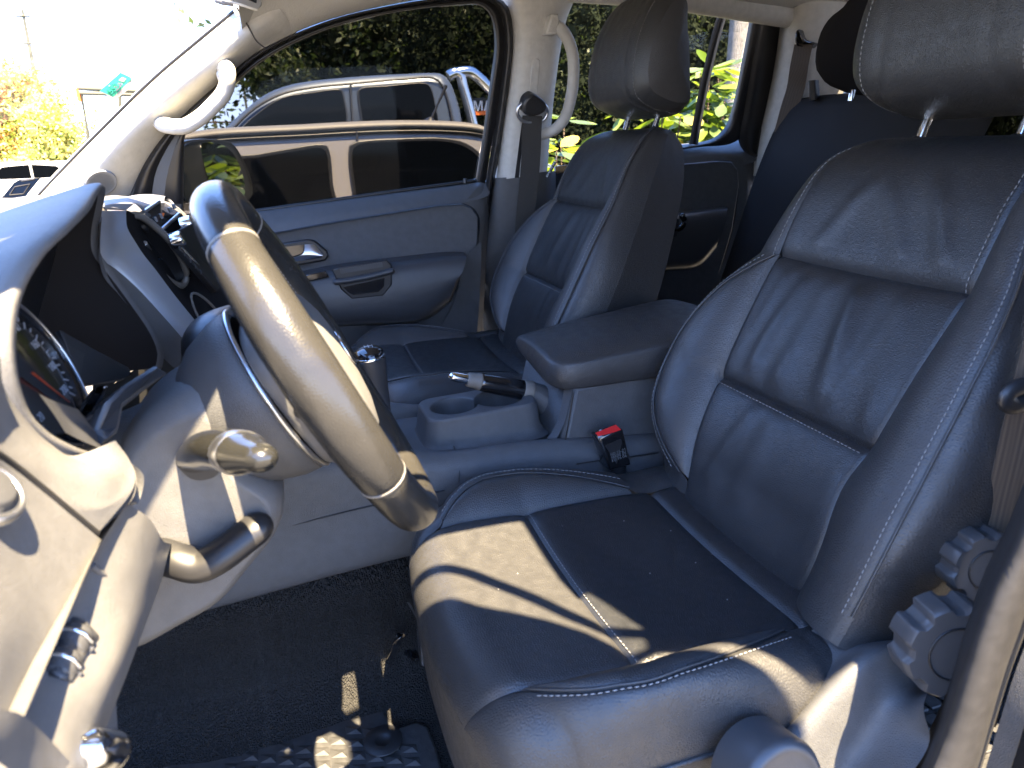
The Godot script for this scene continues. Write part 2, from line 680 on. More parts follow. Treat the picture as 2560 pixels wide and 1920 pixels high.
func back_pt(b: float, t: float, wide: bool) -> Vector3:  # wide: the side whose bolster runs the whole height
	var s = tab(SEAT_S, b) + (0.036 * ss(0.15, 0.02, b) if wide else 0.0)
	var inside = b > 0.032 and b < 0.366
	var r: float = max(s, tab(SEAT_R, b)) if inside else s
	var w = tab(SEAT_W, b)
	if wide:
		r = max(s, tab(SEAT_R_WIDE, b))
		w = max(w, r + 0.010)
	var c0 = tab(SEAT_C, b)
	var cb = tab(SEAT_BACK, b)
	var wing: float = clamp((r - s) / 0.085, 0.0, 1.0)
	var hr = (0.043 if wide else 0.036) * wing
	var swell = 0.005 * (1.0 - exp(-min(min(abs(b - 0.18), abs(b - 0.364)), abs(b)) / 0.03)) * ss(0.56, 0.50, b)
	var edge_c: float = c0 + hr * 0.86 + swell * (1.0 - wing)
	if t <= 1.0:
		var a = s * t
		var c = c0 - 0.010 * (1.0 - t * t) * ss(0.0, 0.08, b) * ss(0.52, 0.40, b)
		# pads swell between their seams
		c += swell
		c -= groove((1.0 - t) * s) * ss(0.557, 0.53, b)
		c -= groove(b - 0.364) + groove(b - 0.18)
		return Vector3(a, b, c)
	if t <= 2.0:
		var u = t - 1.0
		var a = lerpf(s, r, u)
		var c = c0 + swell * (1.0 - u) + hr * (sin(u * PI * 0.62) + 0.0) + (edge_c - c0 - hr * sin(PI * 0.62)) * u * u
		c -= max(groove(u * (r - s)), groove((1.0 - u) * (r - s)) * lerpf(1.0, 0.6, wing)) * ss(0.557, 0.53, b)
		return Vector3(a, b, c)
	if t <= 3.0:
		var u = t - 2.0
		var cw: float = lerpf(edge_c, cb, 0.40)
		var bulge = 0.25 * sin(u * PI)
		return Vector3(lerpf(r, w, sin(u * PI / 2.0)), b, lerpf(edge_c, cw, u - bulge * 0.6) - groove(u * (w - r)) * lerpf(1.0, 0.6, wing) * ss(0.557, 0.53, b))
	var u = t - 3.0
	var cw: float = lerpf(edge_c, cb, 0.40)
	return Vector3(w - 0.016 * u * u - 0.006 * sin(u * PI), b, lerpf(cw, cb, u))


func crease(a: float, b: float, k: float) -> float:  # soft folds of worn leather between the two cross seams
	var h = 0.0
	var band = ss(0.185, 0.22, b) * ss(0.364, 0.33, b)
	for q in [[-0.082, 0.06, 0.0035, 0.012], [-0.036, 0.10, 0.0056, 0.015], [0.026, -0.12, 0.0062, 0.017], [0.098, -0.22, 0.0036, 0.012], [-0.118, 0.15, 0.0018, 0.009], [0.066, 0.05, 0.0016, 0.010]]:
		var x: float = q[0] + q[1] * (b - 0.27) + 0.004 * sin(b * 24.0 + q[0] * 90.0)
		h += q[2] * exp(-pow((a - x) / q[3], 2.0)) * (0.6 + 0.4 * sin(b * 22.0 + q[0] * 50.0))
	h *= band
	var top = ss(0.375, 0.40, b) * ss(0.50, 0.45, b)
	for q in [[0.085, -0.55, 0.003], [0.02, -0.7, 0.0018], [-0.07, 0.5, 0.002]]:
		var x: float = q[0] + q[1] * (b - 0.42)
		h += q[2] * top * exp(-pow((a - x) / 0.014, 2.0))
	var low = ss(0.03, 0.06, b) * ss(0.18, 0.15, b)
	h += 0.0022 * low * exp(-pow((a + 0.06 - 0.2 * (b - 0.1)) / 0.012, 2.0)) + 0.0016 * low * exp(-pow((a + 0.01) / 0.02, 2.0))
	return h * k


func back_rows(b0: float, b1: float, nb: int, t0: float, t1: float, nt: int, sg: float, m: float, wrinkles = 0.0) -> Array:
	var rows: Array = []
	for i in nb:
		var f = i / float(nb - 1)
		var b = lerpf(b0, b1, f)
		if b1 > 0.5:  # finer where it rolls over the top
			b = b0 + (b1 - b0) * (1.0 - pow(1.0 - f, 1.8))
		var row = PackedVector3Array()
		for j in nt:
			var t = lerpf(t0, t1, j / float(nt - 1))
			var side = sg if t0 >= 0.0 else (sg if t >= 0 else -sg)
			var p = back_pt(b, abs(t), side * m > 0)
			if wrinkles > 0:
				p.z += crease(p.x * side, p.y, wrinkles)
			row.append(Vector3(p.x * side, p.y, p.z))
		rows.append(row)
	return rows


# cushion: x from the front edge to the backrest, a across, y up, all in the car's own axes
const CUSH_R = [Vector2(0.15, 0.150), Vector2(0.17, 0.172), Vector2(0.20, 0.190), Vector2(0.25, 0.200), Vector2(0.31, 0.194), Vector2(0.36, 0.182), Vector2(0.41, 0.165), Vector2(0.44, 0.153)]


func cush_pt(x: float, t: float, sg: float) -> Vector3:  # x runs over arc values: below 0.14 it walks down the front
	var so = 0.147 if sg < 0 else 0.172
	var inside = x > 0.15 and x < 0.44
	var r: float = max(so, tab(CUSH_R, x) + so - 0.147) if inside else so
	var wing: float = clamp((r - so) / 0.05, 0.0, 1.0)
	var w = 0.245
	var a = 0.0
	var y = 0.340
	var swell = 0.005 * (1.0 - exp(-min(abs(x - 0.277), abs(x - 0.467)) / 0.03))
	if t <= 1.0:
		a = so * t
		y = 0.336 - 0.006 * cos(t * PI / 2.0) - groove((1.0 - t) * so)
		y -= groove(x - 0.277) * 0.8 + groove(x - 0.467)
		y += swell
		y -= 0.012 * exp(-pow((x - 0.36) / 0.07, 2.0)) * cos(t * PI / 2.0)
	elif t <= 2.0:
		var u = t - 1.0
		a = lerpf(so, r, u)
		y = 0.336 + swell * (1.0 - u * wing) + 0.034 * wing * sin(u * PI * 0.55) - max(groove(u * (r - so)), groove((1.0 - u) * (r - so)) * lerpf(1.0, 0.6, wing))
	elif t <= 3.0:
		var u = t - 2.0
		var ye = 0.336 + 0.0336 * wing + swell * (1.0 - wing)
		a = lerpf(r, w, sin(u * PI / 2.0))
		y = lerpf(ye, 0.296, u * u) + 0.004 * sin(u * PI) - groove((1.0 - u) * 0.05) * 0.8 - groove(u * (w - r)) * lerpf(1.0, 0.6, wing)
	else:
		var u = t - 3.0
		a = w - 0.004 - 0.024 * u * u
		y = lerpf(0.290, 0.17, u)
	# the front: rolled down and rounded in plan
	var fr = ss(0.19, 0.10, x)
	var wshrink = 1.0 - 0.18 * pow(clamp((0.20 - x) / 0.10, 0.0, 1.4), 2.0)
	a *= wshrink
	var xf = 0.035 * pow(abs(a) / 0.22, 3.0)
	var xx = x + xf * ss(0.30, 0.10, x)
	if x < 0.155:
		var q: float = (0.155 - x) / 0.055  # 0 on top, 1 at the piping, on to the skirt
		if q <= 1.0:
			var an = q * PI / 2.0
			xx = 0.155 - 0.050 * sin(an) + xf
			y -= 0.052 * (1.0 - cos(an)) * clamp((y - 0.27) / 0.05, 0.25, 1.0)
		else:
			xx = 0.105 + 0.010 * (q - 1.0) + xf
			y = min(y - 0.04, 0.286 - 0.11 * (q - 1.0))
	return Vector3(xx, y, a)


func cush_rows(x0: float, x1: float, nx: int, t0: float, t1: float, nt: int, m: float) -> Array:
	var rows: Array = []
	for i in nx:
		var x = lerpf(x0, x1, i / float(nx - 1))
		var row = PackedVector3Array()
		for j in nt:
			var t = lerpf(t0, t1, j / float(nt - 1))
			var sg = -1.0 if t < 0 else 1.0
			var p = cush_pt(x, abs(t), sg)
			row.append(Vector3(p.x, p.y, p.z * sg * m))
		rows.append(row)
	return rows


func stitches(mb: MB, pts: Array, pitch = 0.0062, ln = 0.0042, r = 0.0007) -> void:
	var total = 0.0
	for i in range(1, pts.size()):
		total += (pts[i] as Vector3).distance_to(pts[i - 1])
	var k = int(total / pitch)
	var e = even(pts, max(2, k))
	for i in e.size() - 1:
		var d = ((e[i + 1] as Vector3) - e[i]).normalized() * ln * 0.5
		mb.tube([e[i] - d, e[i], e[i] + d], [r * 0.5, r, r * 0.5], 5)


func make_seat(called: String, label: String, origin: Vector3, cush_shift: Vector3, m: float, full: bool) -> void:
	var o = thing(called, label, "car seat", "front seats of the pickup")
	var up = Vector3(0.428, 0.904, 0)
	var fw = Vector3(-0.904, 0.428, 0)
	var tr = Transform3D(Basis(Vector3(0, 0, m), up, fw), origin)
	var lea: Material = M.leather
	var ins: Material = M.leather_insert
	var to = func(rows: Array) -> Array:
		var out: Array = []
		for r in rows:
			var row = PackedVector3Array()
			for p in r:
				row.append(tr * (p as Vector3))
			out.append(row)
		return out
	var fl = m < 0
	var thread = MB.new()
	# backrest: three insert pads, two bolsters, two flanks, the shell behind
	for q in [[0.0, 0.18, 40], [0.18, 0.364, 64], [0.364, 0.557, 46]]:
		var mb = MB.new()
		mb.grid(to.call(back_rows(q[0], q[1], q[2], -1.0, 1.0, 81, 1.0, m, 1.25 if full else 0.6)), false, fl)
		mk("backrest_pad", mb, ins, o)
	for sg in [-1.0, 1.0]:
		var mb = MB.new()
		mb.grid(to.call(back_rows(0.0 if sg * m > 0 else 0.032, 0.557 if sg * m > 0 else 0.366, 60, 1.0, 2.0, 22, sg, m)), false, fl != (sg < 0))
		var bo = mk("bolster", mb, lea, o)
		mb = MB.new()
		mb.grid(to.call(back_rows(0.0, 0.557, 70, 2.0, 3.0, 16, sg, m)), false, fl != (sg < 0))
		mb.grid(to.call(back_rows(0.0, 0.557, 70, 3.0, 4.0, 10, sg, m)), false, fl != (sg < 0))
		mk("side_panel", mb, lea, o)
		# welt and stitches along the bolster's outer seam and the insert's edge
		var l1: Array = []
		var l2: Array = []
		var l3: Array = []
		for i in 60:
			var wd = sg * m > 0
			var b = lerpf(0.034, 0.545 if wd else 0.364, i / 59.0)
			var p = back_pt(b, 2.0, wd)
			var p2 = back_pt(b, 1.90 if wd else 2.16, wd)
			l1.append(tr * Vector3(p.x * sg, p.y, p.z + 0.0035))
			l2.append(tr * Vector3(p2.x * sg + 0.001 * sg, p2.y, p2.z + 0.0015))
		var wm = MB.new()
		wm.tube(l1, 0.0016, 6)
		mk("welt", wm, lea, bo)
		stitches(thread, l2)
		for i in 40:
			var b = lerpf(0.366, 0.53, i / 39.0)
			var p = back_pt(b, 0.95 if sg * m > 0 else 2.08, sg * m > 0)
			l3.append(tr * Vector3(p.x * sg, p.y, p.z + 0.0008))
		stitches(thread, l3)
		for i in range(30):
			pass
	for bb in [0.1725]:
		var l: Array = []
		for i in 50:
			var u = lerpf(-0.97, 0.97, i / 49.0)
			var p = back_pt(bb, abs(u), u * m > 0)
			l.append(tr * Vector3(p.x * sign(u), p.y, p.z + 0.0006))
		stitches(thread, l)
	var rows: Array = []
	for i in 24:
		var b = lerpf(0.0, 0.557, i / 23.0)
		var row = PackedVector3Array()
		for j in 21:
			var u = lerpf(-1.0, 1.0, j / 20.0)
			var e = back_pt(b, 4.0, u * m > 0)
			row.append(tr * Vector3(e.x * u, b, e.z - 0.02 * (1.0 - u * u) * sin(PI * clamp(b / 0.557, 0, 1))))
		rows.append(row)
	var shell = MB.new()
	shell.grid(rows, false, not fl)
	var topr: Array = []
	for k in 6:
		var f = k / 5.0
		var row = PackedVector3Array()
		for j in 31:
			var u = lerpf(-1.0, 1.0, j / 30.0)
			var t = abs(u) * 4.0
			var p = back_pt(0.557, t, u * m > 0)
			var e = back_pt(0.557, 4.0, u * m > 0)
			var q = Vector3(e.x * u, 0.557, e.z)
			var w = Vector3(p.x * sign(u), p.y, p.z).lerp(q, f)
			w.y += 0.004 * sin(f * PI)
			row.append(tr * w)
		topr.append(row)
	shell.grid(topr, false, fl)
	mk("back_shell", shell, lea, o)
	# cushion
	var put = func(rws: Array) -> Array:
		var out: Array = []
		for r in rws:
			var row = PackedVector3Array()
			for p in r:
				row.append((p as Vector3) + Vector3(0, 0, origin.z) + cush_shift)
			out.append(row)
		return out
	for q in [[0.100, 0.277, 60], [0.277, 0.467, 44], [0.467, 0.56, 20]]:
		var mb = MB.new()
		mb.grid(put.call(cush_rows(q[0], q[1], q[2], -1.0, 1.0, 61, m)), false, fl)
		mk("cushion_pad", mb, ins if q[0] > 0.2 else lea, o)
	for sg in [-1.0, 1.0]:
		var mb = MB.new()
		mb.grid(put.call(cush_rows(0.15, 0.44, 44, 1.0 * sg, 2.0 * sg, 18, m)), false, fl != (sg < 0))
		var bo = mk("cushion_bolster", mb, lea, o)
		mb = MB.new()
		mb.grid(put.call(cush_rows(0.100, 0.57, 66, 2.0 * sg, 3.0 * sg, 18, m)), false, fl != (sg < 0))
		mk("cushion_side", mb, lea, o)
		mb = MB.new()
		mb.grid(put.call(cush_rows(0.100, 0.57, 50, 3.0 * sg, 4.0 * sg, 8, m)), false, fl != (sg < 0))
		mk("skirt", mb, lea, o)
		var l1: Array = []
		var l2: Array = []
		for i in 60:
			var x = lerpf(0.155, 0.437, i / 59.0)
			var p = cush_pt(x, 2.0, sg)
			l1.append(Vector3(p.x, p.y + 0.003, p.z * sg * m + origin.z) + cush_shift)
			p = cush_pt(x, 2.14, sg)
			l2.append(Vector3(p.x, p.y + 0.001, p.z * sg * m + origin.z) + cush_shift)
		var wm = MB.new()
		wm.tube(l1, 0.0015, 6)
		mk("welt", wm, lea, bo)
		stitches(thread, l2)
		l1 = []
		for i in 60:
			var p = cush_pt(lerpf(0.104, 0.56, i / 59.0), 3.0, sg)
			l1.append(Vector3(p.x, p.y - 0.002, (p.z * sg + 0.001 * sg) * m + origin.z) + cush_shift)
		wm = MB.new()
		wm.tube(l1, 0.0026, 6)
		mk("piping", wm, lea, o)
	var mb2 = MB.new()  # front of the cushion below the piping, and its piping
	mb2.grid(put.call(cush_rows(0.04, 0.100, 12, -4.0, 4.0, 91, m)), false, fl)
	mk("front_panel", mb2, lea, o)
	for off in [0.0040]:
		var l: Array = []
		for i in 50:
			var u = lerpf(-0.98, 0.98, i / 49.0)
			var p = cush_pt(0.277 + off, abs(u), -1.0 if u < 0 else 1.0)
			l.append(Vector3(p.x, p.y + 0.001, p.z * sign(u) * m + origin.z) + cush_shift)
		stitches(thread, l)
	mk("stitching", thread, M.thread, o, true)
	if full:  # crumbs and lint on the cushion
		var rng = RandomNumberGenerator.new()
		rng.seed = 5
		var sp = MB.new()
		for i in 9:
			var u = rng.randf_range(-0.9, 0.9)
			var p = cush_pt(rng.randf_range(0.16, 0.52), abs(u), sign(u))
			sp.box(Vector3(1, 0.5, 1) * rng.randf_range(0.0006, 0.0011), Transform3D(Basis(Vector3.UP, rng.randf() * 6.0), Vector3(p.x, p.y + 0.0006, p.z * sign(u) * m + origin.z) + cush_shift))
		mk("crumbs", sp, M.lint, o, true)
	make_headrest(o, tr, m)
	settle(o)


func make_headrest(o: Node3D, tr: Transform3D, m: float) -> void:
	var prof = [Vector2(0.046, 0.600), Vector2(0.064, 0.64), Vector2(0.075, 0.69), Vector2(0.074, 0.745), Vector2(0.062, 0.785), Vector2(0.044, 0.803), Vector2(0.026, 0.795), Vector2(0.004, 0.760), Vector2(-0.034, 0.70), Vector2(-0.070, 0.635), Vector2(-0.086, 0.604), Vector2(-0.070, 0.586), Vector2(-0.02, 0.574), Vector2(0.024, 0.578)]
	var loop: Array = []
	for p in prof:
		loop.append(Vector3(0, p.y, p.x))
	loop = cr(loop, 56, true)
	var mid = Vector3(0, 0.672, 0.0)
	var rows: Array = []
	var n = 61
	for i in n:
		var u = lerpf(-1.0, 1.0, i / float(n - 1))
		var au: float = abs(u)
		var a = 0.136 * sin(u * PI / 2.0) if au < 0.999 else 0.136 * u
		var e: float = clamp((abs(a) - 0.055) / 0.081, 0.0, 1.0)
		var k = 1.0 - 0.30 * pow(e, 3.2)
		var row = PackedVector3Array()
		for q in loop:
			var d: Vector3 = q - mid
			var p = mid + Vector3(0, d.y * lerpf(1.0, k, 0.8), d.z * lerpf(1.0, k, 1.0 if d.z > 0 else 0.6))
			p.x = a
			# the seam between the front pad and the flank
			var sd: float = abs(abs(a) - (0.088 + 0.028 * clamp(-d.z / 0.08, -0.6, 1.0)))
			p -= (p - mid).normalized() * groove(sd) * 0.7
			row.append(tr * p)
		rows.append(row)
	# close the flanks
	for e in 2:
		var src: PackedVector3Array = rows[0] if e == 0 else rows[-1]
		var c = Vector3.ZERO
		for p in src:
			c += p
		c /= src.size()
		var out = tr.basis.x * (-1.0 if e == 0 else 1.0)
		for f in [0.85, 0.6, 0.3, 0.0]:
			var row = PackedVector3Array()
			for p in src:
				row.append(c + (p - c) * f + out * 0.010 * (1.0 - f * f))
			if e == 0:
				rows.push_front(row)
			else:
				rows.append(row)
	var mb = MB.new()
	mb.grid(rows, true, m < 0)
	var h = mk("headrest", mb, M.leather, o)
	var th = MB.new()
	for sg in [-1.0, 1.0]:
		var l: Array = []
		var i = 30 + int(sg * 17)
		for q in range(4, 46):
			l.append((rows[i + 4][(q + 40) % 56] as Vector3) + (tr.basis.z * 0.0008))
		stitches(th, l)
	mk("stitching", th, M.thread, h, true)
	for sg in [-1.0, 1.0]:
		var pm = MB.new()
		pm.tube([tr * Vector3(0.066 * sg, 0.535, -0.062), tr * Vector3(0.066 * sg, 0.61, -0.052)], 0.0058, 14)
		mk("post", pm, M.chrome, o)
		pm = MB.new()
		pm.lathe([Vector2(0.0, 0.0), Vector2(0.014, 0.0), Vector2(0.013, 0.007), Vector2(0.0075, 0.009), Vector2(0.0062, 0.009)], 20, frame(tr * Vector3(0.066 * sg, 0.549, -0.064), tr.basis.y))
		mk("post_guide", pm, M.black, o)


func build_seats() -> void:
	make_seat("driver_seat", "dark leather driver's seat with sunlit cushion nearest the open door", V(0.497, 0.33, 0.388), V(0, 0, 0.012), 1.0, true)
	make_seat("passenger_seat", "dark leather front passenger seat beyond the centre console", V(0.475, 0.361, -0.388), V(-0.022, 0.031, -0.012), -1.0, false)


# ---------- ground, floor, shell of the cabin ----------
func build_ground() -> void:
	var mb = MB.new()
	mb.quad(V(-400, -0.80, 400), V(400, -0.80, 400), V(400, -0.80, -400), V(-400, -0.80, -400))
	struct("ground", mb, M.asphalt, "pale grey asphalt of the car lot under the cars")
	mb = MB.new()
	mb.quad(V(-90, -0.79, 4), V(-14, -0.79, 4), V(-14, -0.79, -60), V(-90, -0.79, -60))
	struct("lawn", mb, M.lawn, "sunlit grass verge beyond the windscreen")


func build_floor() -> void:
	var rows: Array = []
	var prof = [V(0, 0.25, 0.128), V(0, 0.16, 0.150), V(0, 0.09, 0.175), V(0, 0.05, 0.21), V(0, 0.035, 0.26), V(0, 0.03, 0.34), V(0, 0.03, 0.45), V(0, 0.03, 0.56), V(0, 0.035, 0.66), V(0, 0.06, 0.70), V(0, 0.11, 0.715)]
	var full: Array = []
	for i in range(prof.size() - 1, -1, -1):
		full.append(V(0, prof[i].y, -prof[i].z))
	full.append_array(prof)
	for i in 46:
		var x = lerpf(-0.62, 1.42, i / 45.0)
		var row = PackedVector3Array()
		for p in full:
			var rise = 0.34 * pow(clamp((-0.24 - x) / 0.36, 0.0, 1.0), 1.3)
			row.append(V(x, max(p.y, 0.03 + rise) + 0.003 * sin(x * 21.0 + p.z * 17.0), p.z))
		rows.append(row)
	var mb = MB.new()
	mb.grid(rows, false, true)
	struct("floor_carpet", mb, M.carpet, "charcoal carpet of the footwell with a patch of sun on it")
	var rng = RandomNumberGenerator.new()
	rng.seed = 9
	mb = MB.new()
	for i in 70:  # lint and grit on the carpet
		var q = V(rng.randf_range(-0.35, 0.14), 0.0345, rng.randf_range(0.24, 0.62))
		q.y += 0.003 * sin(q.x * 21.0 + q.z * 17.0)
		var a = rng.randf() * TAU
		var l = rng.randf_range(0.001, 0.005)
		mb.tube([q, q + V(cos(a) * l, 0.001, sin(a) * l), q + V(cos(a + 0.7) * l * 2.0, 0.0, sin(a + 0.7) * l * 2.0)], 0.00035, 4)
	var lint = mk("carpet_lint", mb, M.lint, self, true)
	lint.set_meta("label", "pale lint and grit scattered over the footwell carpet")
	# under the floor
	mb = MB.new()
	mb.box(V(2.1, 0.05, 1.5), Transform3D(Basis(), V(0.4, -0.06, 0)))
	struct("floor_pan", mb, M.black, "dark underside of the cabin floor")
	# rubber mat with a raised diamond pattern
	var o = thing("floor_mat", "black rubber mat with raised diamonds on the driver's footwell carpet", "floor mat")
	var edge = [V(-0.345,0.042,0.165), V(-0.2299,0.042,0.2294), V(-0.137,0.042,0.2242), V(-0.0524,0.042,0.2179), V(0.0133,0.042,0.2147), V(0.0512,0.042,0.2102), V(0.0675,0.042,0.2177), V(0.0713,0.042,0.2449), V(0.0822,0.042,0.2665), V(0.1088,0.042,0.2634), V(0.1215,0.042,0.2784), V(0.1244,0.042,0.3133), V(0.1245,0.042,0.3544)]
	edge.append_array([V(0.125, 0.042, 0.36), V(0.13, 0.042, 0.52), V(0.10, 0.042, 0.60), V(-0.34, 0.042, 0.60)])
	mb = MB.new()
	mb.slab(edge, V(0, -0.010, 0), 0.003)
	mk("rim", mb, M.rubber, o)
	# the tread: pyramids on a skew lattice, inside the rim
	var p2 = PackedVector2Array()
	for p in edge:
		p2.append(Vector2(p.x, p.z))
	var inner = Geometry2D.offset_polygon(p2, -0.016)[0]
	var tread = MB.new()
	var pitch = 0.0225
	for i in range(-20, 12):
		for j in range(0, 30):
			var cx = i * pitch + 0.0
			var cz = 0.15 + j * pitch + fmod(i + 40, 2) * pitch * 0.5
			var ok = true
			for q in [Vector2(-0.5, -0.5), Vector2(0.5, -0.5), Vector2(0.5, 0.5), Vector2(-0.5, 0.5)]:
				if not Geometry2D.is_point_in_polygon(Vector2(cx, cz) + q * pitch, inner):
					ok = false
			if not ok:
				continue
			var h = pitch * 0.46
			var y = 0.0425
			var tp = V(cx + 0.004, y + 0.0036, cz + 0.003)
			var a = V(cx - h, y, cz - h)
			var b = V(cx + h, y, cz - h * 0.4)
			var c = V(cx + h, y, cz + h)
			var d = V(cx - h, y, cz + h * 0.4)
			tread.tri(a, b, tp)
			tread.tri(b, c, tp)
			tread.tri(c, d, tp)
			tread.tri(d, a, tp)
	mk("tread", tread, M.rubber, o, true)
	mb = MB.new()
	var hole = V(0.0584,0.05,0.2875)
	mb.lathe([Vector2(0.026, 0.0), Vector2(0.026, 0.003), Vector2(0.012, 0.004), Vector2(0.010, 0.001), Vector2(0.0, 0.001)], 28, Transform3D(Basis(), hole + V(0, -0.004, 0)))
	mk("fixing_eyelet", mb, M.black, o)
	settle(o)
	# fixing clip lying on the carpet
	o = thing("seat_rail_cover", "small black plastic hook on the carpet by the seat rail", "seat rail cover")
	mb = MB.new()
	mb.tube(cr([V(0.0875,0.09,0.1802), V(0.09,0.2196,0.3035), V(0.1116,0.09,0.1481), V(0.1171,0.09,0.1834), V(0.1261,0.09,0.1973)], 20), 0.006, 8, 0.6)
	mk("hook", mb, M.gloss_black, o)
	settle(o)


func build_body() -> void:
	# roof with its lining
	var rows: Array = []
	for i in 24:
		var x = lerpf(-0.02, 1.45, i / 23.0)
		var row = PackedVector3Array()
		for j in 25:
			var u = lerpf(-1.0, 1.0, j / 24.0)
			row.append(V(x, 1.20 - 0.075 * pow(abs(u), 3.0) - 0.10 * pow(clamp((0.12 - x) / 0.14, 0, 1), 1.5) - 0.03 * clamp((x - 0.9) / 0.55, 0, 1), 0.60 * u))
		rows.append(row)
	var mb = MB.new()
	mb.grid(rows)
	struct("headliner", mb, M.headliner, "pale cloth headliner under the roof")
	var skin: Array = []
	for r in rows:
		skin.append(PackedVector3Array(moved(Array(r), V(0, 0.045, 0))))
	mb = MB.new()
	mb.grid(skin, false, true)
	mb.grid([skin[0], rows[0]])
	mb.grid([skin[-1], rows[-1]])
	struct("roof", mb, M.paint_white, "white painted roof of the pickup")
	for m in [1.0, -1.0]:  # roof rails along both sides
		var rail = MB.new()
		rail.tube([V(-0.03, 1.075, 0.60 * m), V(0.12, 1.135, 0.580 * m), V(0.4, 1.15, 0.578 * m), V(0.9, 1.145, 0.58 * m), V(1.45, 1.10, 0.58 * m)], 0.028, 10, 1.2)
		var t = mk(numbered("roof_rail"), rail, M.pillar, self)
		tag(t, "pale trimmed roof rail above the open driver's door" if m > 0 else "pale trimmed roof rail above the passenger side windows", "roof rail")
	# bulkhead and bonnet ahead of the dashboard
	mb = MB.new()
	mb.box(V(0.05, 0.75, 1.46), Transform3D(Basis(), V(-0.63, 0.33, 0)), 0.01)
	struct("bulkhead", mb, M.black, "dark bulkhead ahead of the dashboard")
	mb = MB.new()
	mb.grid(sheet([[V(-0.72, 0.66, -0.74), V(-0.72, 0.68, 0), V(-0.72, 0.66, 0.74)], [V(-1.2, 0.60, -0.78), V(-1.2, 0.64, 0), V(-1.2, 0.60, 0.78)], [V(-1.75, 0.47, -0.76), V(-1.8, 0.52, 0), V(-1.75, 0.47, 0.76)], [V(-1.85, 0.1, -0.74), V(-1.9, 0.1, 0), V(-1.85, 0.1, 0.74)]], 20, 20))
	tag(mk("bonnet", mb, M.paint_white, self), "white bonnet of the pickup ahead of the windscreen", "bonnet")
	# windscreen
	var o = thing("windscreen", "clear raked windscreen with a green sticker and a grey card in its corner", "windscreen")
	mb = MB.new()
	mb.grid(sheet([[V(-0.74, 0.70, 0.60), V(-0.80, 0.70, 0), V(-0.74, 0.70, -0.60)], [V(-0.36, 0.93, 0.60), V(-0.41, 0.935, 0), V(-0.36, 0.93, -0.60)], [V(-0.02, 1.10, 0.54), V(-0.06, 1.13, 0), V(-0.02, 1.10, -0.54)]], 16, 10))
	mk("pane", mb, M.glass, o)
	settle(o)
	# tail of the cabin: wall below the rear window, window, its frame
	mb = MB.new()
	mb.box(V(0.06, 0.86, 1.46), Transform3D(Basis(), V(1.48, 0.36, 0)), 0.01)
	struct("rear_wall", mb, M.plastic, "dark rear wall of the cabin behind the bench")
	for m in [1.0, -1.0]:
		mb = MB.new()
		mb.slab([V(1.47, 0.79, 0.73 * m), V(1.47, 1.19, 0.60 * m), V(1.47, 1.19, 0.40 * m), V(1.47, 0.79, 0.52 * m)], V(0.04, 0, 0), 0.004)
		tag(mk(numbered("rear_window_pillar"), mb, M.pillar, self), "pale pillar between rear window and the driver's side" if m > 0 else "pale pillar between rear window and the passenger side", "pillar")
	o = thing("rear_window", "tinted rear window of the cabin above the bench", "rear window")
	mb = MB.new()
	mb.slab([V(1.485, 0.80, 0.52), V(1.485, 1.12, 0.40), V(1.485, 1.12, -0.40), V(1.485, 0.80, -0.52)], V(0.004, 0, 0))
	mk("pane", mb, M.tint_dark, o)
	mb = MB.new()
	mb.tube(cr([V(1.475, 0.80, 0.52), V(1.475, 1.11, 0.40), V(1.475, 1.115, 0), V(1.475, 1.11, -0.40), V(1.475, 0.80, -0.52)], 40), 0.011, 8)
	mk("seal", mb, M.black, o)
	settle(o)
	# driver's side: front pillar, centre pillar, closed rear door
	o = thing("driver_front_pillar", "pale front pillar beside the open driver's door", "pillar")
	mb = MB.new()
	mb.tube(cr([V(-0.52, 0.62, 0.70), V(-0.37, 0.76, 0.67), V(-0.18, 0.93, 0.645), V(-0.03, 1.075, 0.61)], 20), 0.034, 12, 1.3)
	mk("trim", mb, M.pillar, o)
	settle(o)
	o = thing("driver_centre_pillar", "dark centre pillar behind the driver's seat", "pillar")
	mb = MB.new()
	mb.grid(sheet([[V(0.54, 1.15, 0.585), V(0.57, 0.9, 0.655), V(0.59, 0.70, 0.70), V(0.59, 0.4, 0.725), V(0.59, 0.1, 0.725)], [V(0.50, 1.15, 0.60), V(0.53, 0.9, 0.68), V(0.55, 0.70, 0.735), V(0.56, 0.4, 0.755), V(0.56, 0.1, 0.755)], [V(0.54, 1.15, 0.63), V(0.57, 0.9, 0.70), V(0.58, 0.70, 0.765), V(0.58, 0.4, 0.785), V(0.58, 0.1, 0.785)], [V(0.74, 1.15, 0.63), V(0.74, 0.9, 0.70), V(0.74, 0.70, 0.765), V(0.74, 0.4, 0.785), V(0.74, 0.1, 0.785)], [V(0.745, 1.15, 0.585), V(0.745, 0.9, 0.655), V(0.745, 0.70, 0.70), V(0.745, 0.4, 0.725), V(0.745, 0.1, 0.725)]], 24, 24))
	mk("trim", mb, M.plastic, o)
	settle(o)
	o = thing("driver_rear_door", "closed rear door on the driver's side with tinted window", "car door")
	mb = MB.new()
	mb.box(V(0.80, 0.78, 0.06), Transform3D(Basis(), V(1.09, 0.32, 0.755)), 0.012)
	mk("panel", mb, M.plastic, o)
	mb = MB.new()
	mb.slab([V(0.70, 0.71, 0.745), V(1.46, 0.76, 0.735), V(1.42, 1.12, 0.625), V(0.70, 1.14, 0.622)], V(0, 0, 0.005))
	mk("pane", mb, M.tinted, o)
	settle(o)
	mb = MB.new()
	mb.box(V(1.6, 0.12, 0.08), Transform3D(Basis(), V(0.2, 0.03, 0.765)), 0.02)
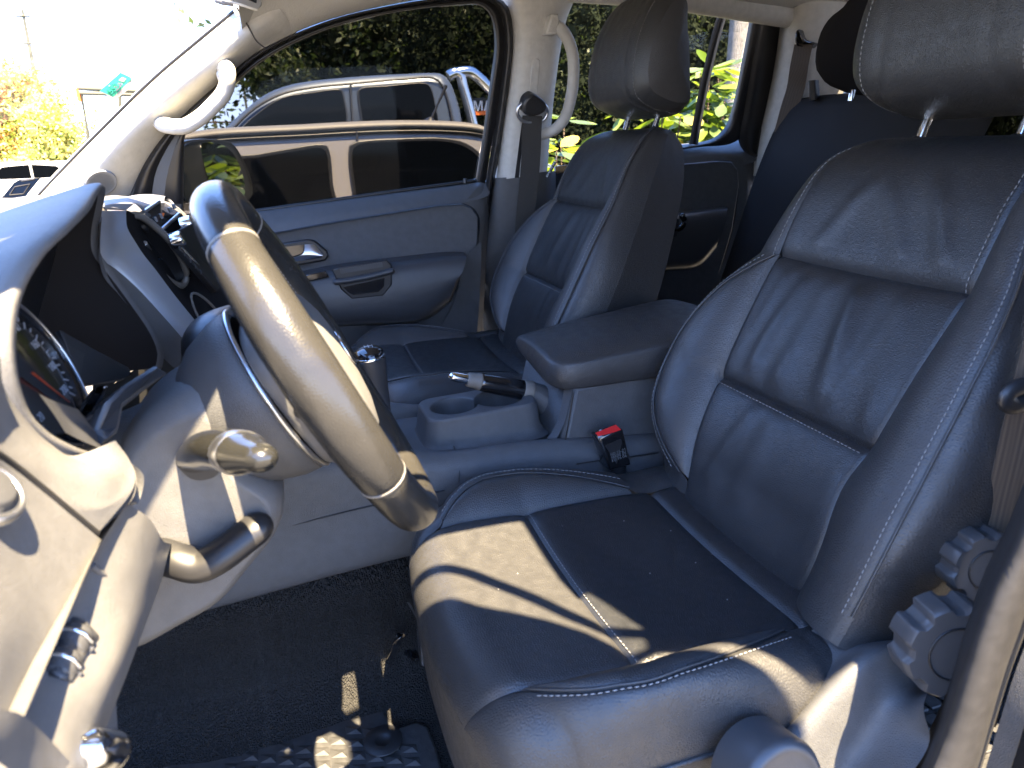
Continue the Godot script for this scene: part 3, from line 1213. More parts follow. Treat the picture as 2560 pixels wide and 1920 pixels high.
	tag(mk("door_sill", mb, M.plastic, self), "dark door sill along the driver's footwell", "door sill")


func build_pillars() -> void:
	# passenger's front pillar
	var o = thing("front_pillar", "pale front pillar on the passenger side, half in the sun", "pillar")
	var mb = MB.new()
	var ws = [V(-0.4896,0.703,-0.6991), V(-0.4551,0.7361,-0.6892), V(-0.347,0.8284,-0.6615), V(-0.2022,0.9477,-0.6257), V(-0.1039,1.0193,-0.6042), V(-0.025,1.0749,-0.5875), V(0.0207,1.1069,-0.5779)]
	var mid = [V(-0.4156,0.6983,-0.6705), V(-0.3706,0.7414,-0.6576), V(-0.2775,0.8307,-0.6308), V(-0.156,0.9257,-0.6023), V(-0.0688,0.985,-0.5845), V(-0.0004,1.0406,-0.5678), V(0.0517,1.0761,-0.5572)]
	var ds = [V(-0.3171,0.6869,-0.7369), V(-0.3029,0.7138,-0.7289), V(-0.2702,0.7681,-0.7126), V(-0.216,0.8338,-0.6929), V(-0.073,0.9513,-0.6576), V(0.0099,1.0088,-0.6404), V(0.0857,1.0421,-0.6304)]
	var prow = sheet([moved(ws, V(-0.02, 0.0, -0.06)), ws, mid, ds, moved(ds, V(0.0, -0.01, -0.05))], 40, 26)
	mb.grid(prow)
	mk("trim", mb, M.pillar, o)
	mb = MB.new()
	mb.tube(cr(moved([V(-0.4715,0.7197,-0.6911), V(-0.3464,0.8283,-0.6585), V(-0.2018,0.9474,-0.6228), V(-0.1037,1.0189,-0.6013), V(-0.0288,1.0719,-0.5854)], V(0, 0, 0)), 30), 0.003, 6)
	mk("edge_seal", mb, M.black, o)
	mb = MB.new()
	mb.tube(cr([V(-0.0243,1.0712,-0.5556), V(-0.0087,1.0423,-0.5643), V(0.0051,1.0148,-0.5726), V(0.0212,1.0022,-0.5764)], 14), 0.0016, 6)
	mk("seam", mb, M.black, o)
	# tweeter grille
	var c = V(-0.3404,0.7536,-0.6539)
	var pn = grid_normals(prow)
	var nr = V(0.25, -0.15, 0.95)
	var near = 9.0
	var aim = V(-0.3097,0.758,-0.5) - V(0,0.802,1.0562)
	for r in prow.size():
		for q in 40:
			var off = ((prow[r][q] as Vector3) - V(0,0.802,1.0562)).cross(aim.normalized()).length()
			if off < near and r > 3:
				near = off
				c = prow[r][q]
				nr = pn[r][q]
	if nr.z < 0:
		nr = -nr
	var fr = frame(c, nr)
	mb = MB.new()
	mb.lathe([Vector2(0.0, 0.004), Vector2(0.026, 0.003), Vector2(0.0285, 0.0045), Vector2(0.031, 0.003), Vector2(0.032, -0.006)], 36, fr)
	var g = mk("tweeter_grille", mb, M.steel_grey, o)
	mb = MB.new()
	for i in range(-12, 13):
		for j in range(-12, 13):
			var q = Vector2(i * 0.0022 + (j % 2) * 0.0011, j * 0.0019)
			if q.length() < 0.0245:
				mb.poly(disc(fr * V(q.x, 0.0048, q.y), fr.basis.x * 0.0006, fr.basis.z * 0.0006, 6), nr)
	mk("perforations", mb, M.black, g, true)
	settle(o)
	# its grab handle
	o = thing("grab_handle", "pale moulded grab handle on the passenger's front pillar", "grab handle", "pale grab handles on the pillars")
	mb = MB.new()
	mb.tube(cr([V(-0.0695,0.974,-0.6178), V(-0.058,0.9646,-0.5906), V(-0.0592,0.9469,-0.5859), V(-0.0653,0.93,-0.591), V(-0.0744,0.9163,-0.5951), V(-0.0919,0.8998,-0.6001), V(-0.1154,0.8798,-0.6061), V(-0.1361,0.8666,-0.61), V(-0.1552,0.8579,-0.6126), V(-0.1737,0.8571,-0.6129), V(-0.1899,0.8601,-0.622), V(-0.2117,0.8657,-0.6503)], 50), [0.012, 0.015, 0.016, 0.016, 0.016, 0.016, 0.0155, 0.0155, 0.0155, 0.0155, 0.0155, 0.0155, 0.0155, 0.0155, 0.0155, 0.0155, 0.0155, 0.0155, 0.0155, 0.0155, 0.0155, 0.0155, 0.0155, 0.0155, 0.0155, 0.0155, 0.0155, 0.0155, 0.0155, 0.0155, 0.0155, 0.0155, 0.0155, 0.0155, 0.0155, 0.0155, 0.0155, 0.0155, 0.0155, 0.0155, 0.0155, 0.0155, 0.016, 0.016, 0.016, 0.015, 0.014, 0.013, 0.011, 0.009], 14, 1.0, Vector3.BACK, true)
	mk("grip", mb, M.pillar, o)
	mb = MB.new()
	mb.slab([V(-0.0806,0.9586,-0.5954), V(-0.0611,0.9788,-0.5894), V(-0.0454,0.9678,-0.5927), V(-0.0485,0.9529,-0.5971), V(-0.0792,0.9437,-0.5999)], V(0, 0, -0.03), 0.006)
	mk("mount", mb, M.pillar, o)
	mb = MB.new()
	mb.slab([V(-0.2052,0.8648,-0.6256), V(-0.191,0.8709,-0.6237), V(-0.1748,0.8691,-0.6243), V(-0.1591,0.8593,-0.6272), V(-0.1821,0.8487,-0.6304), V(-0.1953,0.8532,-0.629)], V(0, 0, -0.03), 0.005)
	mk("mount", mb, M.pillar, o)
	settle(o)
	# lining above the side windows
	mb = MB.new()
	mb.grid(sheet([[V(0.0078,1.0068,-0.6389), V(0.076,1.0382,-0.6295), V(0.1438,1.0637,-0.6219), V(0.2904,1.1008,-0.6108), V(0.3906,1.1182,-0.6055), V(0.5044,1.1298,-0.6021), V(0.7632,1.1796,-0.5871), V(1.2455,1.2311,-0.5717)], [V(-0.0004,1.0427,-0.5822), V(0.0682,1.0633,-0.576), V(0.1606,1.0866,-0.569), V(0.2928,1.12,-0.559), V(0.3897,1.1364,-0.5541), V(0.5098,1.1501,-0.55), V(0.7493,1.1993,-0.5352), V(1.2286,1.2474,-0.5208)], [V(-0.03, 1.09, -0.50), V(0.05, 1.13, -0.50), V(0.13, 1.16, -0.50), V(0.28, 1.185, -0.5), V(0.4, 1.185, -0.5), V(0.55, 1.185, -0.5), V(0.9, 1.18, -0.5), V(1.4, 1.15, -0.5)]], 40, 14))
	tag(mk("roof_lining_edge", mb, M.headliner, self), "pale cloth roof lining curving down above the passenger window", "roof lining")
	o = thing("sun_visor", "edge of a folded pale sun visor at the top of the windscreen", "sun visor")
	mb = MB.new()
	mb.slab([V(-0.048,1.0938,-0.42), V(-0.0427,1.0577,-0.42), V(-0.0178,1.0513,-0.42), V(0.0126,1.0431,-0.42), V(0.0218,1.0529,-0.42), V(0.0272,1.0975,-0.42)], V(-0.02, 0.012, -0.02), 0.005)
	mk("flap", mb, M.pillar, o)
	mb = MB.new()
	mb.slab([V(-0.0067,1.0754,-0.415), V(-0.0031,1.0634,-0.415), V(0.0117,1.0566,-0.415), V(0.0155,1.0764,-0.415)], V(-0.003, 0, -0.004))
	mk("mirror", mb, M.black, o)
	mb = MB.new()
	mb.tube([V(-0.0567,1.0625,-0.43), V(-0.0444,1.0589,-0.43), V(-0.0277,1.0581,-0.43)], 0.006, 8)
	mk("hinge_clip", mb, M.card_grey, o)
	settle(o)
	o = thing("sun_visor", "pale driver's sun visor added out of view to shade the dashboard", "sun visor")  # unseen visor, added to keep the sun off the dash top
	mb = MB.new()
	mb.slab([V(0.0, 1.118, 0.16), V(0.0, 1.09, 0.595), V(-0.25, 0.965, 0.63), V(-0.25, 0.99, 0.16)], V(-0.016, 0.02, 0), 0.006)
	mk("flap", mb, M.pillar, o)
	settle(o)
	# centre pillar on the passenger's side
	o = thing("centre_pillar", "pale upper and dark lower centre pillar trim behind the passenger door", "pillar")
	var l = [V(0.5264,1.1668,-0.585), V(0.5513,1.1082,-0.6025), V(0.5637,1.0641,-0.6158), V(0.565,0.9694,-0.6442), V(0.5562,0.8606,-0.6768), V(0.5501,0.7319,-0.7154)]
	var m1 = [V(0.5432,1.1618,-0.5565), V(0.5642,1.1038,-0.5739), V(0.5769,1.0603,-0.5869), V(0.579,0.9669,-0.6149), V(0.5689,0.8595,-0.6471), V(0.5649,0.7336,-0.6849)]
	var m2 = [V(0.6652,1.1678,-0.5547), V(0.6544,1.1073,-0.5728), V(0.6477,1.0625,-0.5862), V(0.6477,0.9679,-0.6146), V(0.6436,0.8487,-0.6504), V(0.6454,0.7428,-0.6822)]
	var r = [V(0.7178,1.1762,-0.5821), V(0.6979,1.1183,-0.5995), V(0.6858,1.0817,-0.6105), V(0.6767,0.9711,-0.6437), V(0.6758,0.8494,-0.6802), V(0.678,0.7447,-0.7116)]
	mb = MB.new()
	mb.grid(sheet([moved(l, V(-0.01, 0, -0.05)), l, m1, m2, r, moved(r, V(0.015, 0, -0.05))], 30, 24))
	mk("upper_trim", mb, M.pillar, o)
	mb = MB.new()
	mb.grid(sheet([[V(0.5418,0.7347,-0.7446), V(0.5331,0.6326,-0.7752), V(0.5241,0.5186,-0.8094), V(0.518,0.3819,-0.8504), V(0.5228,0.2324,-0.8953)], [V(0.5451,0.7359,-0.6992), V(0.5372,0.6361,-0.7292), V(0.5264,0.5248,-0.7626), V(0.5265,0.3907,-0.8028), V(0.535,0.2439,-0.8468)], [V(0.5897,0.7387,-0.6784), V(0.5837,0.6358,-0.7093), V(0.5748,0.5246,-0.7426), V(0.5771,0.3905,-0.7828), V(0.5882,0.2437,-0.8269)], [V(0.6641,0.7493,-0.6752), V(0.6659,0.6322,-0.7103), V(0.6624,0.519,-0.7443), V(0.677,0.3819,-0.7854), V(0.693,0.2319,-0.8304)], [V(0.71,0.747,-0.7309), V(0.7251,0.6251,-0.7675), V(0.7257,0.5073,-0.8028), V(0.7428,0.3646,-0.8456), V(0.7614,0.2085,-0.8925)]], 24, 20))
	mk("lower_trim", mb, M.plastic, o)
	mb = MB.new()
	mb.slab([V(0.5989,0.9238,-0.6209), V(0.599,0.9912,-0.6006), V(0.6027,0.9988,-0.5984), V(0.6116,0.9999,-0.598), V(0.6188,0.9963,-0.5991), V(0.6198,0.9869,-0.6019), V(0.6198,0.9239,-0.6208)], V(0, 0, -0.01), 0.002)
	mk("height_track", mb, M.pillar, o)
	mb = MB.new()
	mb.slab([V(0.5867,0.8603,-0.6409), V(0.5973,0.8602,-0.6409), V(0.5933,0.7353,-0.6784), V(0.5798,0.7356,-0.6783)], V(0, 0, -0.012))
	mk("black_strip", mb, M.black, o)  # thin black slab on the pillar beside the webbing
	settle(o)
	o = thing("grab_handle", "pale moulded grab handle on the centre pillar behind the passenger belt", "grab handle", "pale grab handles on the pillars")
	mb = MB.new()
	mb.tube(cr([V(0.6353,1.0679,-0.5746), V(0.6505,1.0591,-0.5623), V(0.6734,1.0381,-0.5686), V(0.6902,1.0071,-0.5779), V(0.6981,0.9673,-0.5898), V(0.6982,0.9163,-0.6051), V(0.6875,0.8716,-0.6185), V(0.6655,0.8468,-0.626), V(0.641,0.8379,-0.6436)], 40), 0.0135, 14, 1.0, Vector3.BACK, true)
	mk("grip", mb, M.pillar, o)
	mb = MB.new()
	mb.slab([V(0.6178,1.0458,-0.5562), V(0.6231,1.0698,-0.5491), V(0.6253,1.0824,-0.5453), V(0.6415,1.0842,-0.5447), V(0.6457,1.072,-0.5484), V(0.6461,1.0572,-0.5529), V(0.6417,1.0444,-0.5567)], V(0, 0, -0.03), 0.004)
	mk("mount", mb, M.pillar, o)
	settle(o)
	# rear pillar
	o = thing("rear_pillar", "pale rear pillar trim behind the rear passenger window", "pillar")
	mb = MB.new()
	mb.grid(sheet([[V(1.2799,1.2114,-0.6116), V(1.2874,1.1531,-0.6291), V(1.316,0.9762,-0.6822), V(1.3237,0.8209,-0.7287), V(1.3323,0.719,-0.7593)], [V(1.2601,1.2008,-0.5648), V(1.265,1.1439,-0.5818), V(1.2908,0.9715,-0.6336), V(1.3,0.8214,-0.6786), V(1.3107,0.721,-0.7087)], [V(1.2787,1.1901,-0.508), V(1.2741,1.1342,-0.5247), V(1.2969,0.9663,-0.5751), V(1.3133,0.819,-0.6193), V(1.3268,0.7222,-0.6483)], [V(1.44, 1.17, -0.5), V(1.44, 1.10, -0.5), V(1.44, 0.95, -0.54), V(1.44, 0.8, -0.58), V(1.44, 0.7, -0.6)]], 24, 20))
	mk("trim", mb, M.pillar, o)
	settle(o)


func build_passenger_door() -> void:
	var o = thing("passenger_door", "dark closed front passenger door with chrome handle below its window", "car door", "")
	var mb = MB.new()
	# upper rail below the glass
	mb.grid(sheet([[V(-0.2955,0.6512,-0.752), V(-0.1782,0.6574,-0.752), V(-0.0498,0.6721,-0.752), V(0.1167,0.6894,-0.752), V(0.2862,0.7057,-0.752), V(0.4647,0.7217,-0.752), V(0.5289,0.729,-0.752)], [V(-0.2934,0.6486,-0.735), V(-0.177,0.6556,-0.735), V(-0.0497,0.6701,-0.735), V(0.1151,0.6862,-0.735), V(0.2832,0.7022,-0.735), V(0.4602,0.7179,-0.735), V(0.5263,0.724,-0.735)], [V(-0.2943,0.6224,-0.712), V(-0.1784,0.6319,-0.712), V(-0.0369,0.6472,-0.712), V(0.1114,0.6642,-0.712), V(0.278,0.6816,-0.712), V(0.4533,0.6933,-0.712), V(0.5212,0.6956,-0.712)], [V(-0.2969,0.5954,-0.7), V(-0.1609,0.6116,-0.7), V(-0.0064,0.6278,-0.7), V(0.1086,0.6438,-0.7), V(0.2748,0.6628,-0.7), V(0.3904,0.6761,-0.7), V(0.4496,0.6772,-0.7)]], 50, 20))
	mb.grid(sheet([[V(0.5092,0.7279,-0.735), V(0.5263,0.724,-0.735), V(0.5273,0.6711,-0.735), V(0.5159,0.5291,-0.735), V(0.4998,0.3295,-0.735), V(0.4914,0.2248,-0.735)], [V(0.4801,0.7025,-0.712), V(0.5015,0.6905,-0.712), V(0.5073,0.6388,-0.712), V(0.4968,0.5334,-0.712), V(0.4716,0.3376,-0.712), V(0.4616,0.2349,-0.712)], [V(0.4501,0.6771,-0.702), V(0.4737,0.6672,-0.702), V(0.49,0.6449,-0.702), V(0.488,0.5825,-0.702), V(0.4535,0.4412,-0.702), V(0.4179,0.3324,-0.702)]], 30, 12))
	mk("upper_panel", mb, M.plastic, o)
	# the recessed field inside
	var ins = [V(-0.1627,0.6077,-0.716), V(-0.0067,0.6241,-0.716), V(0.1093,0.6402,-0.716), V(0.2771,0.6593,-0.716), V(0.3939,0.6727,-0.716), V(0.4536,0.6738,-0.716), V(0.4774,0.6638,-0.716), V(0.4938,0.6413,-0.716), V(0.4906,0.5808,-0.716), V(0.4688,0.4864,-0.716), V(0.4217,0.3413,-0.716), V(0.388,0.2937,-0.716), V(0.0741,0.2772,-0.716), V(-0.2054,0.3086,-0.716)]
	mb = MB.new()
	mb.slab(ins, V(0, 0, -0.02), 0.004)
	mk("inset_panel", mb, M.plastic, o)
	mb = MB.new()
	mb.grid(sheet([[V(0.4417,0.5397,-0.69), V(0.4196,0.446,-0.69), V(0.3797,0.3762,-0.69), V(0.3097,0.3211,-0.69)], [V(0.4948,0.5824,-0.7), V(0.4855,0.4391,-0.7), V(0.4747,0.3401,-0.7), V(0.4589,0.2517,-0.7)]], 16, 6))
	mk("lower_panel", mb, M.plastic, o)
	# armrest pod with the map pocket below
	var up = [V(0.0224,0.5295,-0.708), V(0.1213,0.5432,-0.708), V(0.2685,0.5524,-0.708), V(0.4045,0.5583,-0.708), V(0.4506,0.5545,-0.708)]
	var md = [V(0.0302,0.5198,-0.655), V(0.1158,0.5314,-0.655), V(0.2591,0.5399,-0.655), V(0.3881,0.5477,-0.655), V(0.4425,0.549,-0.655)]
	var md2 = [V(0.0466,0.4841,-0.64), V(0.1321,0.4886,-0.64), V(0.2537,0.4965,-0.64), V(0.3686,0.5054,-0.64), V(0.4279,0.5187,-0.64)]
	var lo1 = [V(0.0831,0.4255,-0.64), V(0.1706,0.4292,-0.64), V(0.2607,0.4331,-0.64), V(0.3424,0.4496,-0.64), V(0.4091,0.4911,-0.64)]
	var lo = [V(0.1042,0.4066,-0.655), V(0.1928,0.4044,-0.655), V(0.2726,0.4008,-0.655), V(0.3316,0.4075,-0.655), V(0.3928,0.4428,-0.655)]
	var lo2 = [V(0.1069,0.3896,-0.708), V(0.1983,0.3861,-0.708), V(0.2806,0.3811,-0.708), V(0.3538,0.3918,-0.708), V(0.4111,0.4311,-0.708)]
	mb = MB.new()
	mb.grid(sheet([up, md, md2, lo1, lo, lo2], 40, 40))
	mb.poly([up[-1], md[-1], md2[-1], lo1[-1], lo[-1], lo2[-1]], V(1, 0, 0.2))
	mk("armrest_pod", mb, M.plastic_smooth, o)
	# pull handle: a cup with a bar across it
	mb = MB.new()
	mb.slab([V(0.1117,0.5418,-0.636), V(0.13,0.5479,-0.636), V(0.2398,0.5575,-0.636), V(0.2519,0.5456,-0.636), V(0.2497,0.4971,-0.636), V(0.2262,0.4723,-0.636), V(0.152,0.4697,-0.636), V(0.1288,0.4947,-0.636)], V(0, 0, -0.012), 0.003)
	var cup = mk("pull_cup", mb, M.black, o)
	mb = MB.new()
	mb.slab([V(0.1345,0.5001,-0.634), V(0.2327,0.5155,-0.634), V(0.2294,0.4951,-0.634), V(0.2155,0.4829,-0.634), V(0.1563,0.4799,-0.634), V(0.1425,0.4884,-0.634)], V(0, 0, -0.002), 0.0)
	mk("cup_floor", mb, M.gloss_black, cup)
	mb = MB.new()
	mb.tube(cr([V(0.1194,0.5137,-0.632), V(0.1482,0.5154,-0.632), V(0.196,0.521,-0.632), V(0.2503,0.5307,-0.632)], 14), 0.0075, 12, 1.0, Vector3.UP, true)
	mk("pull_bar", mb, M.plastic_smooth, cup)
	mb = MB.new()
	mb.slab([V(0.1294,0.5427,-0.634), V(0.2299,0.5528,-0.634), V(0.2309,0.5417,-0.634), V(0.1319,0.5316,-0.634)], V(0, 0, -0.002), 0.0)
	mk("cup_lip", mb, M.plastic_smooth, cup)
	mb = MB.new()
	mb.slab([V(0.0443,0.5316,-0.644), V(0.0985,0.5389,-0.644), V(0.1043,0.5246,-0.644), V(0.0515,0.5166,-0.644)], V(0, 0, -0.01), 0.002)
	mk("switch_plate", mb, M.gloss_black, o)
	# inner release
	mb = MB.new()
	mb.slab([V(-0.0164,0.5981,-0.706), V(0.0657,0.6072,-0.706), V(0.0833,0.6037,-0.706), V(0.1097,0.5783,-0.706), V(0.1121,0.5651,-0.706), V(0.1038,0.5544,-0.706), V(0.0125,0.5434,-0.706), V(-0.023,0.542,-0.706)], V(0, 0, -0.012), 0.004)
	var bz = mk("release_bezel", mb, M.black, o)
	mb = MB.new()
	mb.slab([V(-0.0103,0.5908,-0.7035), V(0.0573,0.5962,-0.7035), V(0.0532,0.5744,-0.7035), V(0.0259,0.5687,-0.7035), V(-0.0137,0.5619,-0.7035)], V(0, 0, -0.002), 0.0)
	mk("release_cup", mb, M.gloss_black, bz)
	mb = MB.new()
	mb.grid(sheet([[V(0.059,0.5963,-0.702), V(0.0786,0.5952,-0.702), V(0.0904,0.5873,-0.702), V(0.0997,0.5719,-0.702)], [V(0.0576,0.5863,-0.695), V(0.0736,0.5854,-0.695), V(0.0873,0.5791,-0.695), V(0.0992,0.571,-0.695)], [V(0.0528,0.5759,-0.692), V(0.0687,0.5743,-0.692), V(0.0829,0.5723,-0.692), V(0.0977,0.5689,-0.692)], [V(0.0218,0.5665,-0.694), V(0.0575,0.5681,-0.694), V(0.0788,0.5661,-0.694), V(0.095,0.5658,-0.694)], [V(-0.0005,0.5554,-0.7), V(0.0496,0.5585,-0.7), V(0.075,0.5607,-0.7), V(0.0932,0.5622,-0.7)]], 20, 16))
	mk("release_lever", mb, M.satin, bz)
	mb = MB.new()
	mb.lathe([Vector2(0, 0.008), Vector2(0.004, 0.008), Vector2(0.0055, 0.006), Vector2(0.006, -0.004)], 14, Transform3D(Basis(), V(0.4683,0.7272,-0.742)))
	mk("lock_knob", mb, M.black, o)
	# window pane, its channel and the black frame round it
	mb = MB.new()
	mb.slab([V(-0.218,0.6651,-0.7675), V(-0.1817,0.8358,-0.7163), V(-0.0765,0.9373,-0.6858), V(0.0061,0.9951,-0.6685), V(0.1448,1.0522,-0.6513), V(0.3248,1.0978,-0.6377), V(0.4971,1.1113,-0.6336), V(0.526,1.0856,-0.6413), V(0.5297,1.0304,-0.6579), V(0.5081,0.8181,-0.7216), V(0.489,0.7176,-0.7517)], V(0, 0, -0.004))
	mk("pane", mb, M.tint_light, o)
	mb = MB.new()
	mb.grid(sheet([[V(-0.3093,0.7015,-0.7386), V(-0.2711,0.768,-0.7186), V(-0.2167,0.8339,-0.6988), V(-0.1617,0.8852,-0.6834), V(-0.0733,0.9518,-0.6635), V(0.0098,1.0087,-0.6464), V(0.1445,1.0649,-0.6295), V(0.2917,1.1013,-0.6186), V(0.4026,1.1201,-0.613), V(0.4962,1.1291,-0.6103), V(0.5494,1.1069,-0.6169), V(0.5706,1.0386,-0.6374), V(0.5687,0.9521,-0.6634), V(0.5588,0.8388,-0.6974), V(0.5425,0.7259,-0.7312), V(0.5306,0.5971,-0.7699), V(0.5239,0.4406,-0.8168), V(0.5279,0.267,-0.8689)], [V(-0.2818,0.7019,-0.7164), V(-0.2515,0.7681,-0.6966), V(-0.2006,0.8334,-0.677), V(-0.1513,0.8806,-0.6628), V(-0.0686,0.9448,-0.6436), V(0.0129,1.0028,-0.6262), V(0.1424,1.0583,-0.6095), V(0.288,1.0942,-0.5987), V(0.3977,1.1119,-0.5934), V(0.4882,1.1199,-0.591), V(0.5321,1.0992,-0.5972), V(0.5513,1.0353,-0.6164), V(0.5491,0.9501,-0.642), V(0.54,0.8384,-0.6755), V(0.5259,0.7272,-0.7089), V(0.5163,0.6,-0.747), V(0.5094,0.4457,-0.7933), V(0.5129,0.2746,-0.8446)], [V(-0.257,0.6997,-0.7371), V(-0.2342,0.7672,-0.7168), V(-0.1892,0.8336,-0.6969), V(-0.1475,0.8769,-0.6839), V(-0.0655,0.9421,-0.6644), V(0.0164,1.0017,-0.6465), V(0.1437,1.057,-0.6299), V(0.2932,1.0934,-0.619), V(0.4024,1.1104,-0.6139), V(0.4899,1.1182,-0.6116), V(0.5276,1.0987,-0.6174), V(0.5454,1.0377,-0.6357), V(0.5427,0.9516,-0.6615), V(0.5319,0.839,-0.6953), V(0.5197,0.7266,-0.729), V(0.5146,0.5981,-0.7676), V(0.5099,0.442,-0.8144), V(0.5132,0.2692,-0.8663)]], 90, 10))
	mk("door_seal", mb, M.black, o)
	mb = MB.new()
	mb.grid(sheet([[V(-0.2477,0.6993,-0.7372), V(-0.225,0.767,-0.7169), V(-0.1865,0.8336,-0.6969), V(-0.1455,0.8778,-0.6836), V(-0.0653,0.943,-0.6641), V(0.0164,1.0017,-0.6465), V(0.1437,1.057,-0.6299), V(0.2932,1.0934,-0.619), V(0.4024,1.1104,-0.6139), V(0.4899,1.1182,-0.6116), V(0.5276,1.0987,-0.6174), V(0.5454,1.0377,-0.6357), V(0.5427,0.9516,-0.6615), V(0.5319,0.839,-0.6953), V(0.5175,0.7221,-0.7304)], [V(-0.1993,0.698,-0.7296), V(-0.1767,0.8068,-0.697), V(-0.1653,0.8444,-0.6857), V(-0.1406,0.8702,-0.6779), V(-0.0643,0.9353,-0.6584), V(0.0173,0.994,-0.6408), V(0.1426,1.05,-0.624), V(0.2997,1.089,-0.6123), V(0.4316,1.1059,-0.6072), V(0.484,1.108,-0.6066), V(0.5107,1.0897,-0.6121), V(0.5274,1.0362,-0.6281), V(0.5194,0.9211,-0.6627), V(0.5095,0.8177,-0.6937), V(0.4979,0.7252,-0.7214)], [V(-0.1968,0.696,-0.7602), V(-0.1759,0.8068,-0.7269), V(-0.1653,0.8451,-0.7155), V(-0.1398,0.8685,-0.7084), V(-0.062,0.9349,-0.6885), V(0.0191,0.9938,-0.6709), V(0.1467,1.0508,-0.6538), V(0.3068,1.0906,-0.6418), V(0.4391,1.1076,-0.6367), V(0.4881,1.1095,-0.6361), V(0.513,1.0926,-0.6412), V(0.5275,1.04,-0.657), V(0.519,0.923,-0.6921), V(0.5086,0.8181,-0.7236), V(0.4966,0.7231,-0.7521)]], 90, 10))
	mk("window_frame", mb, M.black, o)
	mb = MB.new()
	mb.tube(cr([V(-0.2077,0.6548,-0.748), V(-0.0496,0.6734,-0.748), V(0.1165,0.6907,-0.748), V(0.2857,0.7081,-0.748), V(0.4638,0.7252,-0.748), V(0.513,0.7307,-0.748)], 30), 0.0045, 8)
	mk("glass_wiper", mb, M.black, o)
	mb = MB.new()
	mb.slab([V(-0.3168,0.6714,-0.7416), V(-0.3038,0.7138,-0.7289), V(-0.2706,0.7662,-0.7131), V(-0.2164,0.8319,-0.6934), V(-0.1701,0.8704,-0.6819), V(-0.171,0.8352,-0.6924), V(-0.2025,0.6558,-0.7463)], V(0, 0, -0.03), 0.004)
	mk("mirror_sail", mb, M.plastic_smooth, o)
	mb = MB.new()
	mb.slab([V(-0.3952,0.6414,-0.775), V(-0.051,0.6661,-0.775), V(0.4703,0.7126,-0.775), V(0.5329,0.7201,-0.775), V(0.5391,0.6682,-0.775), V(0.5075,0.2926,-0.775), V(0.4889,0.1303,-0.775), V(-0.4745,0.2042,-0.775)], V(0, 0, -0.01))
	mk("inner_frame", mb, M.black, o)
	# outer skin
	mb = MB.new()
	mb.box(V(0.98, 0.72, 0.02), Transform3D(Basis(), V(0.03, 0.31, -0.80)), 0.004)
	mk("outer_skin", mb, M.paint_white, o)
	settle(o)


